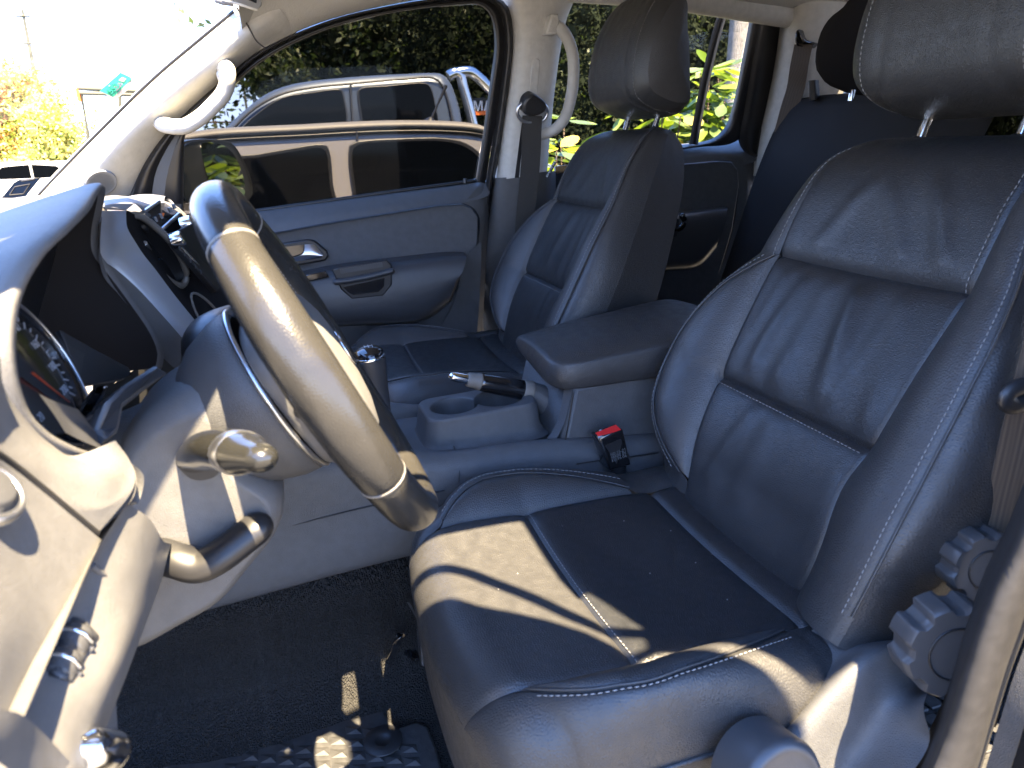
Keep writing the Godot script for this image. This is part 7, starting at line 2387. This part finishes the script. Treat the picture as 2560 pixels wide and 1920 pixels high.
func build_outside() -> void:
	# the white hatchback right beside
	var o = thing("parked_hatchback", "white hatchback parked right beside the passenger window", "car", "cars parked beside the passenger door")
	var mb = MB.new()
	var top = [V(-0.5146,0.7982,-1.7995), V(-0.3777,0.8452,-1.8113), V(-0.2703,0.8673,-1.8168), V(-0.1615,0.8805,-1.8201), V(-0.0188,0.8875,-1.8219), V(0.1285,0.8931,-1.8233), V(0.2809,0.9006,-1.8251), V(0.4561,0.9065,-1.8266), V(0.6374,0.9058,-1.8265), V(0.7869,0.8965,-1.8241), V(0.8432,0.8839,-1.821), V(0.9075,0.8445,-1.8111), V(0.9696,0.7723,-1.7931)]
	var low = [V(1.35, 0.35, -1.70), V(1.42, -0.1, -1.6), V(1.40, -0.5, -1.58), V(-2.2, -0.5, -1.58), V(-2.3, -0.1, -1.6), V(-2.1, 0.2, -1.65), V(-1.3, 0.42, -1.70)]
	var side = cr(top, 40)
	side.append_array(low)
	mb.slab(side, V(0, 0, -1.45), 0.05)
	mk("body", mb, M.paint_silver, o)
	mb = MB.new()
	mb.grid(sheet([moved(top, V(0, -0.020, 0.005)), moved(top, V(0, -0.010, 0.016)), moved(top, V(0, 0.004, 0.002)), moved(top, V(0, 0.012, -0.05))], 40, 8))
	mk("roof_gutter", mb, M.plastic_grey, o)
	gap(cr(moved(top, V(0, -0.030, 0.006)), 40), o, 0.006)
	gap([V(0.33,0.8819,-1.8165), V(0.3294,0.7835,-1.7919), V(0.3318,0.6488,-1.7582), V(0.3374,0.4786,-1.7156)], o)
	for q in [[[V(-0.1262,0.7835,-1.7879), V(-0.0289,0.8026,-1.7926), V(0.1035,0.8233,-1.7978), V(0.1878,0.8336,-1.8004), V(0.2142,0.8284,-1.7991), V(0.223,0.8019,-1.7925), V(0.2216,0.6859,-1.7635), V(0.222,0.569,-1.7342), V(-0.1524,0.5685,-1.7341)], [V(-0.1082,0.7752,-1.7818), V(-0.0304,0.7898,-1.7854), V(0.1018,0.8102,-1.7906), V(0.1861,0.8205,-1.7931), V(0.2023,0.8153,-1.7918), V(0.2099,0.7938,-1.7865), V(0.2078,0.6865,-1.7596), V(0.2081,0.5699,-1.7305), V(-0.1333,0.568,-1.73)]], [[V(0.2911,0.8008,-1.7922), V(0.3014,0.8306,-1.7996), V(0.3337,0.8418,-1.8025), V(0.4844,0.8504,-1.8046), V(0.6669,0.8503,-1.8046), V(0.7405,0.8356,-1.8009), V(0.7943,0.8035,-1.7929), V(0.8456,0.7391,-1.7768), V(0.8641,0.6318,-1.75), V(0.8668,0.5601,-1.732), V(0.3028,0.5656,-1.7334), V(0.29,0.6839,-1.763)], [V(0.3035,0.7923,-1.7861), V(0.3136,0.8204,-1.7931), V(0.3442,0.8317,-1.7959), V(0.4824,0.8385,-1.7976), V(0.6554,0.8383,-1.7976), V(0.7287,0.8235,-1.7939), V(0.7807,0.7932,-1.7863), V(0.8283,0.7325,-1.7711), V(0.8454,0.6327,-1.7462), V(0.847,0.5701,-1.7305), V(0.3172,0.5738,-1.7314), V(0.3034,0.6837,-1.7589)]]]:
		mb = MB.new()
		mb.slab(cr(q[0], 60, true), V(0, 0, -0.02), 0.003)
		var w = mk("window", mb, M.black, o)
		mb = MB.new()
		mb.slab(cr(q[1], 60, true), V(0, 0, -0.01), 0.0)
		mk("pane", mb, M.dark_glass, w)
	mb = MB.new()
	mb.tube([V(0.72,0.9272,-2.3), V(0.7268,0.9461,-2.3)], [0.03, 0.012], 8)
	mb.tube([V(0.7255,0.9434,-2.3), V(0.7591,1.0051,-2.3), V(0.8009,1.0824,-2.3)], [0.006, 0.005, 0.009], 6)
	mk("aerial", mb, M.black, o)
	for x in [-1.5, 0.95]:
		car_wheel(o, V(x, -0.49, -1.66), 0.31)
	mb = MB.new()
	mb.box(V(0.13, 0.03, 0.03), Transform3D(Basis(), V(0.35, 0.42, -1.68)), 0.01)
	mk("door_handle", mb, M.paint_white, o)
	settle(o)
	# the grey pickup behind it
	o = thing("parked_pickup", "blue grey double cab pickup with chrome roll bar parked behind the hatchback", "car", "cars parked beside the passenger door")
	mb = MB.new()
	top = [V(-0.336,0.8441,-3.4404), V(-0.2179,0.9412,-3.4675), V(-0.1204,1.0239,-3.4907), V(0.007,1.1174,-3.5169), V(0.0951,1.1595,-3.5287), V(0.2259,1.1949,-3.5386), V(0.5198,1.2305,-3.5485), V(0.8244,1.2531,-3.5549), V(1.0605,1.2627,-3.5576), V(1.0995,1.2545,-3.5553), V(1.1349,1.2121,-3.5434), V(1.171,1.101,-3.5123), V(1.1878,0.959,-3.4725), V(1.1819,0.8691,-3.4474)]
	side = cr(top, 50)
	side.append_array([V(2.2, 0.6, -3.37), V(3.9, 0.58, -3.35), V(3.9, -0.25, -3.3), V(-1.9, -0.25, -3.3), V(-1.95, 0.25, -3.3), V(-1.5, 0.55, -3.35)])
	mb.slab(side, V(0, 0, -1.6), 0.06)
	mk("body", mb, M.paint_grey, o)
	gap(cr([V(-0.1938,0.9171,-3.4568), V(-0.0499,1.0429,-3.492), V(0.1121,1.1262,-3.5153), V(0.2935,1.1646,-3.5261), V(0.5145,1.1882,-3.5327), V(0.8196,1.2171,-3.5408), V(1.016,1.2271,-3.5436), V(1.0641,1.1961,-3.5349), V(1.0966,1.0929,-3.506), V(1.1138,0.9443,-3.4644)], 40), o, 0.007)
	gap([V(0.5143,1.1868,-3.5323), V(0.5074,1.0758,-3.5012), V(0.5,0.9475,-3.4653)], o, 0.007)
	for q in [[V(-0.1501,0.9153,-3.4523), V(-0.0395,1.0153,-3.4803), V(0.1167,1.1073,-3.506), V(0.2903,1.1391,-3.515), V(0.4408,1.1581,-3.5203), V(0.4643,1.1519,-3.5185), V(0.4678,1.1321,-3.513), V(0.4429,0.905,-3.4494), V(-0.1524,0.8962,-3.4469)], [V(0.5508,1.147,-3.5172), V(0.5668,1.1635,-3.5218), V(0.7383,1.1811,-3.5267), V(0.9412,1.1994,-3.5318), V(0.9797,1.1933,-3.5301), V(1.0003,1.1657,-3.5224), V(1.0142,1.0775,-3.4977), V(1.024,0.9668,-3.4667), V(1.0221,0.9002,-3.4481), V(0.551,0.8969,-3.4471), V(0.5526,0.9757,-3.4692)]]:
		mb = MB.new()
		mb.slab(cr(q, 60, true), V(0, 0, -0.02), 0.003)
		var w = mk("window", mb, M.black, o)
		var c = Vector3.ZERO
		for p in q:
			c += p / q.size()
		var inner: Array = []
		for p in cr(q, 60, true):
			inner.append(c + (p - c) * 0.965 + V(0, 0, 0.004))
		mb = MB.new()
		mb.slab(inner, V(0, 0, -0.01), 0.0)
		mk("pane", mb, M.dark_glass, w)
	mb = MB.new()
	mb.tube(cr([V(1.1637,1.2588,-3.75), V(1.2132,1.2799,-3.75), V(1.2445,1.2615,-3.75), V(1.2608,1.201,-3.75), V(1.2948,1.0781,-3.75), V(1.3362,0.8889,-3.75)], 30), 0.035, 12)
	mk("roll_bar", mb, M.chrome, o)
	mb = MB.new()
	mb.tube(cr([V(1.2131,1.2776,-3.75), V(1.2811,1.2877,-3.75), V(1.3234,1.2816,-3.75), V(1.3905,1.2331,-3.75), V(1.4584,1.1722,-3.75), V(1.6158,1.0631,-3.75)], 30), 0.035, 12)
	mk("roll_bar", mb, M.chrome, o)
	mb = MB.new()
	mb.slab([V(1.3013,1.1279,-3.8), V(1.5439,1.1451,-3.8), V(1.542,1.0497,-3.8), V(1.311,1.0337,-3.8)], V(0, 0, -0.02), 0.0)
	var sgn = mk("badge_panel", mb, M.black, o)
	lettering("AMAROK", 0.062, Transform3D(Basis(), V(1.4534,1.0821,-3.785)), M.print, sgn, "lettering", true)
	mb = MB.new()
	mb.slab([V(1.3333,1.0474,-3.79), V(1.4498,1.0571,-3.79), V(1.449,1.0292,-3.79), V(1.3386,1.0238,-3.79)], V(0, 0, -0.01), 0.002)
	mk("side_reflector", mb, M.orange, o)
	for x in [-1.0, 2.6]:
		car_wheel(o, V(x, -0.42, -3.4), 0.38)
	settle(o)
	# trees beyond the cars
	var dk = [M.leaf_shaded, M.leaf_dark, M.leaf_dark, M.leaf_mid]
	var lb = "dark evergreen tree beyond the parked cars"
	tree("evergreen_tree", "thin tree with reddish trunk standing against the sky beside the parked pickup", V(0.34, -0.8, -9.0), 4.3, 0.42, 0.07, 0.40, 1300, 0.16, [M.leaf_dark, M.leaf_mid], M.bark, 15)
	tree("evergreen_tree", "dark evergreen tree with a pale bare trunk above the pickup's roof", V(1.55, -0.8, -9.6), 7.5, 1.7, 0.11, 0.45, 3600, 0.17, dk, M.bark_pale, 12)
	var k = 0
	for q in [[2.6, -11.0], [3.9, -9.8], [5.4, -11.2], [7.0, -10.0], [8.9, -11.0], [11.0, -10.4], [13.5, -11.5]]:
		tree("evergreen_tree", "one of the dense dark evergreens beyond the parked cars", V(q[0], -0.8, q[1]), 7.5, 2.1, 0.14, 0.12, 6500, 0.19, dk, M.bark, 20 + k, "dark evergreens beyond the cars")
		k += 1
	for q in [[3.2, -14.0], [6.4, -14.5], [9.8, -14.0], [13.0, -15.0]]:
		tree("evergreen_tree", "one of the dense dark evergreens beyond the parked cars", V(q[0], -0.8, q[1]), 9.0, 2.8, 0.16, 0.06, 6000, 0.26, dk, M.bark, 40 + k, "dark evergreens beyond the cars")
		k += 1
	# pale trunk by the rear quarter window
	o = thing("pale_tree", "smooth pale tree trunk outside the rear quarter window", "tree")
	mb = MB.new()
	var ct = V(3.8063,1.7207,-4.4)
	mb.tube([V(ct.x, -0.8, ct.z), V(ct.x - 0.01, 0.4, ct.z), ct, V(ct.x + 0.02, 2.6, ct.z), V(ct.x - 0.1, 4.5, ct.z)], [0.15, 0.115, 0.105, 0.10, 0.07], 18)
	mk("trunk", mb, M.bark_pale, o)
	settle(o)
	# glossy shrubs outside the rear door
	var rng = RandomNumberGenerator.new()
	rng.seed = 77
	var lm = leaf_mesh(0.13, 0.056).mesh()
	var tints = [M.leaf_lime, M.leaf_lime, M.leaf_green, M.leaf_green, M.leaf_gold]
	var count = 0
	var spots = [[1.08, -1.75, 0.80, 7], [1.30, -1.95, 0.93, 7], [1.52, -1.8, 0.93, 6], [1.72, -2.0, 1.06, 8], [1.92, -1.85, 1.12, 9], [2.12, -2.0, 1.14, 9], [2.38, -1.9, 1.08, 7], [2.7, -2.1, 1.0, 6]]
	var names_ = ["shrub with yellow green leaves low beside the centre pillar", "shrub with glossy leaves seen between pillar handle and passenger headrest", "shrub with mottled leaves behind the passenger headrest posts", "shrub with gold edged leaves right of the passenger headrest", "tall shrub with whorled lime leaves beside the window divider", "shrub with big yellow leaves behind the window divider", "shrub with gold leaves in the rear quarter window", "shrub at the far end of the row, below the pale trunk"]
	for si in spots.size():
		var s: Array = spots[si]
		o = thing("leafy_shrub", names_[si], "shrub", "leafy shrubs outside the rear door")
		o.position = V(s[0], -0.8, s[1])
		var stems = MB.new()
		var back: Array = []
		for j in int(s[3]) + 6:
			var near = j < int(s[3])
			var an = rng.randf() * TAU
			var rad = rng.randf_range(0.03, 0.2)
			var hh: float = 0.8 + s[2] * (rng.randf_range(0.55, 1.0) if near else rng.randf_range(0.1, 0.6))
			if j == 0:
				hh = 0.8 + s[2]
			var tip = V(cos(an) * rad, hh, sin(an) * rad)
			stems.tube([V(cos(an) * 0.03, 0, sin(an) * 0.03), V(cos(an) * rad * 0.6, hh * 0.6, sin(an) * rad * 0.6), tip], [0.008, 0.006, 0.003], 5)
			var whorls = 3 if near else 1
			for w in whorls:
				var at = tip - V(0, w * 0.085, 0) + V(rng.randfn(), 0, rng.randfn()) * 0.03 * w
				var lc = 7
				var ph = rng.randf() * TAU
				for i in lc:
					var la = ph + TAU * i / lc
					var tilt = rng.randf_range(-0.5, 0.35) - 0.15 * w
					var bs = Basis(Vector3.UP, la) * Basis(Vector3.RIGHT, -tilt) * Basis(Vector3.BACK, rng.randf_range(-0.5, 0.5))
					var sc = rng.randf_range(0.7, 1.15)
					var tf = Transform3D(bs.scaled(Vector3.ONE * sc), at + bs * V(0, 0, 0.025))
					if near and count < 290 and w < 2:
						var lf = MeshInstance3D.new()
						lf.name = "leaf"
						lf.mesh = lm
						lf.material_override = tints[rng.randi() % tints.size()]
						lf.transform = tf
						o.add_child(lf, true)
						count += 1
					else:
						back.append(tf)
		for q in 160:
			back.append(Transform3D(Basis.from_euler(V(rng.randf_range(-0.7, 0.7), rng.randf() * TAU, rng.randf_range(-0.6, 0.6))).scaled(Vector3.ONE * rng.randf_range(0.6, 1.0)), V(rng.randfn() * 0.13, 0.8 + s[2] * rng.randf_range(-0.4, 0.82), rng.randfn() * 0.13)))
		mk("stems", stems, M.bark, o, true)
		for half in 2:
			var mm = MultiMesh.new()
			mm.transform_format = MultiMesh.TRANSFORM_3D
			mm.mesh = lm
			var mine: Array = []
			for q in back.size():
				if q % 2 == half:
					mine.append(back[q])
			mm.instance_count = mine.size()
			for q in mine.size():
				mm.set_instance_transform(q, mine[q])
			var f = MultiMeshInstance3D.new()
			f.name = "foliage"
			f.multimesh = mm
			f.material_override = M.leaf_green if half == 0 else M.leaf_lime
			o.add_child(f, true)
			f.set_meta("kind", "stuff")
	# hedge mass behind the shrubs
	o = thing("dark_hedge", "hedge with deep shade put into its leaf colour, behind the bright leafy shrubs", "hedge")
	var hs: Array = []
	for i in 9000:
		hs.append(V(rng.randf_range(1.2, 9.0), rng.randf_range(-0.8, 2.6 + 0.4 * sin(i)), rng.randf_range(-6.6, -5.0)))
	leafage("foliage", o, clump_mesh(rng, 10, 0.13), M.leaf_shaded, hs, rng)
	# far left, beyond the windscreen
	var yl = [M.leaf_yellow, M.leaf_lime, M.leaf_yellow]
	tree("autumn_tree", "yellow and red autumn tree beyond the windscreen, below the pylon", V(-8.2469,-1.506,-30) * V(1, 0, 1) + V(0, -0.8, 0), 4.6, 1.9, 0.12, 0.35, 1500, 0.22, [M.leaf_yellow, M.leaf_red, M.leaf_lime], M.bark, 61, "autumn trees beyond the windscreen")
	tree("autumn_tree", "yellow autumn tree beyond the windscreen, next to the pillar", V(-6.7915,-1.3985,-28) * V(1, 0, 1) + V(0, -0.8, 0), 3.6, 1.5, 0.10, 0.35, 1100, 0.2, yl, M.bark, 62, "autumn trees beyond the windscreen")
	tree("autumn_tree", "orange autumn tree at the left edge beyond the windscreen", V(-9.3403,-1.3713,-29) * V(1, 0, 1) + V(0, -0.8, 0), 4.4, 1.8, 0.12, 0.3, 1300, 0.22, [M.leaf_red, M.leaf_yellow, M.leaf_lime], M.bark, 63, "autumn trees beyond the windscreen")
	far_car(V(-7.7499,-0.4566,-26) * V(1, 0, 1) + V(0, -0.8, 0), 0.5, M.paint_white, "white car under the orange autumn tree")
	far_car(V(-6.8946,-0.5427,-27) * V(1, 0, 1) + V(0, -0.8, 0), 0.4, M.paint_white, "white car under the yellow autumn tree near the pillar")
	far_car(V(-9.0263,-0.8075,-33) * V(1, 0, 1) + V(0, -0.8, 0), 0.3, M.paint_grey, "grey car half hidden between the two white cars")
	o = thing("pylon", "tall slender power pylon with three pairs of crossarms", "pylon")
	var pb = V(-19.8164,2.4596,-80.00) * V(1, 0, 1) + V(0, -0.8, 0)
	var ptop = V(-19.5448,13.5018,-80.00)
	mb = MB.new()
	var axis = ptop - pb
	mb.tube([pb, pb + axis * 0.5, ptop], [0.32, 0.24, 0.12], 8)
	mk("mast", mb, M.old_steel, o)
	for q in [[[V(-21.3218,12.912,-80.00), V(-19.5874,12.9379,-80.00), V(-18.1812,13.027,-80.00)], 0.6], [[V(-21.2119,10.6905,-80.00), V(-19.6043,10.695,-80.00), V(-18.7723,10.7941,-80.00)], 0.5], [[V(-20.6768,8.5018,-80.00), V(-19.5311,8.4818,-80.00), V(-18.6895,8.5747,-80.00)], 0.5]]:
		mb = MB.new()
		mb.tube(q[0], [0.04, 0.22, 0.04], 6, 0.5)
		mk("crossarm", mb, M.old_steel, o)
	for q in [[V(-21.0807,12.6966,-80.00), V(-20.7311,11.9569,-80.00)], [V(-19.1278,12.6907,-80.00), V(-18.6752,12.0232,-80.00)], [V(-21.3001,10.2679,-80.00), V(-20.8423,9.6636,-80.00)], [V(-19.2063,10.4743,-80.00), V(-18.6148,9.7127,-80.00)], [V(-21.4593,8.0985,-80.00), V(-20.8816,7.3205,-80.00)], [V(-19.1519,8.1334,-80.00), V(-18.629,7.3467,-80.00)]]:
		mb = MB.new()
		mb.tube(q, 0.06, 5)
		mk("insulator", mb, M.old_steel, o)
	settle(o)
	o = thing("gantry", "pale steel gantry frame with a small sign beyond the windscreen", "gantry")
	mb = MB.new()
	mb.tube([V(-5.0835,2.7082,-24), V(-3.9385,2.656,-24), V(-2.6894,2.6024,-24), V(-1.9196,2.5561,-24)], 0.07, 6)
	mk("beam", mb, M.old_steel, o)
	mb = MB.new()
	mb.tube([V(-5.0252,2.571,-24), V(-3.9582,2.5411,-24), V(-2.7056,2.4983,-24), V(-1.933,2.464,-24)], 0.07, 6)
	mk("beam", mb, M.old_steel, o)
	for q in [[V(-4.9868,2.5838,-24), V(-5.0166,1.4336,-24), V(-5.3318,-0.8406,-24)], [V(-3.9742,2.592,-24), V(-4.1224,1.2943,-24), V(-4.4429,-0.8766,-24)]]:
		mb = MB.new()
		mb.tube(q, 0.06, 6)
		mk("post", mb, M.old_steel, o)
	mb = MB.new()
	mb.slab([V(-5.1036,2.6754,-23.9), V(-5.032,2.676,-23.9), V(-5.0111,2.3379,-23.9), V(-5.0951,2.3375,-23.9)], V(0, 0, -0.1))
	mk("sign_plate", mb, M.orange, o)
	settle(o)
	var ln = 0
	for q in [[[V(-0.7628,3.1429,-40), V(-0.7683,3.6481,-40), V(-0.7709,4.1715,-40), V(-1.0174,4.2275,-40)], "slim street lamp against the sky above the pickup's bonnet"], [[V(-0.4092,3.6367,-45), V(-0.4297,3.8948,-45), V(-0.6396,3.8934,-45)], "short street lamp next to the slim one, nearer the pickup's roof"]]:
		o = thing("street_lamp", q[1], "street lamp", "street lamps seen through the passenger window")
		mb = MB.new()
		var pp: Array = q[0]
		var pole = [V(pp[0].x, -0.8, pp[0].z)] + pp
		mb.tube(pole, 0.07, 6)
		mk("pole", mb, M.old_steel, o)
		mb = MB.new()
		mb.box(V(0.7, 0.15, 0.3), Transform3D(Basis(), pp[-1]), 0.05)
		mk("lamp_head", mb, M.old_steel, o)
		settle(o)
	for q in [[V(-2.9347,2.8413,-50.00), "power pole with one crossarm above the wing mirror"], [V(-3.4196,2.0709,-46), "lower power pole with a wide crossarm left of the taller one"]]:
		o = thing("power_pole", q[1], "power pole", "power poles seen through the passenger window")
		var tp: Vector3 = q[0]
		mb = MB.new()
		mb.tube([V(tp.x, -0.8, tp.z), tp], 0.10, 6)
		mk("pole", mb, M.bark, o)
		mb = MB.new()
		mb.tube([tp + V(-1.1, -0.1, 0), tp + V(1.1, -0.1, 0)], 0.06, 5)
		mk("crossarm", mb, M.bark, o)
		settle(o)


# ---------- added rack, out of view: tube and boards cut to shadow the cushion ----------
func build_shade_rack() -> void:
	var o = thing("shade_rack", "bowed roof rack added unseen to shade the cushion, with a flat board overhanging the driver's door", "roof rack")
	var y = 1.235
	var k = y - 0.345
	var up = func(x: float, z: float) -> Vector3: return V(x + 0.12 * k, y, z + 0.41 * k)
	var edge = [[0.05, 0.398], [0.106, 0.394], [0.14, 0.412], [0.165, 0.440], [0.20, 0.466], [0.225, 0.487], [0.255, 0.518], [0.285, 0.562], [0.300, 0.562], [0.313, 0.53], [0.300, 0.48], [0.288, 0.445], [0.274, 0.455], [0.268, 0.42], [0.267, 0.33], [0.266, 0.25], [1.0, 0.25], [1.0, 0.642], [0.425, 0.648], [0.38, 0.607], [0.34, 0.583], [0.305, 0.567], [0.27, 0.575], [0.05, 0.575]]
	var pts: Array = []
	for e in edge:
		pts.append(up.call(e[0], e[1]))
	var mb = MB.new()
	mb.slab(pts, V(0, 0.012, 0), 0.0)
	mk("board", mb, M.plastic, o)
	pts = []
	for e in [[0.05, 0.579], [0.27, 0.579], [0.305, 0.588], [0.34, 0.604], [0.375, 0.630], [0.408, 0.664], [0.41, 0.82], [0.05, 0.82]]:
		pts.append(up.call(e[0], e[1]))
	mb = MB.new()
	mb.slab(pts, V(0, 0.012, 0), 0.0)
	mk("outer_board", mb, M.plastic, o)
	mb = MB.new()
	var bow: Array = []
	for e in [[0.02, 0.37], [0.075, 0.350], [0.13, 0.350], [0.165, 0.372], [0.19, 0.402], [0.225, 0.447], [0.255, 0.492], [0.285, 0.525], [0.33, 0.55]]:
		bow.append(up.call(e[0], e[1]) + V(0, 0.012, 0))
	mb.tube(cr(bow, 50), 0.0085, 10)
	mk("bow", mb, M.steel, o)
	mb = MB.new()
	mb.tube([V(0.45, 1.265, 0.95), V(0.45, 1.27, 0.5), V(0.45, 1.26, -0.5)], 0.012, 10)
	mk("crossbar", mb, M.steel, o)
	settle(o)
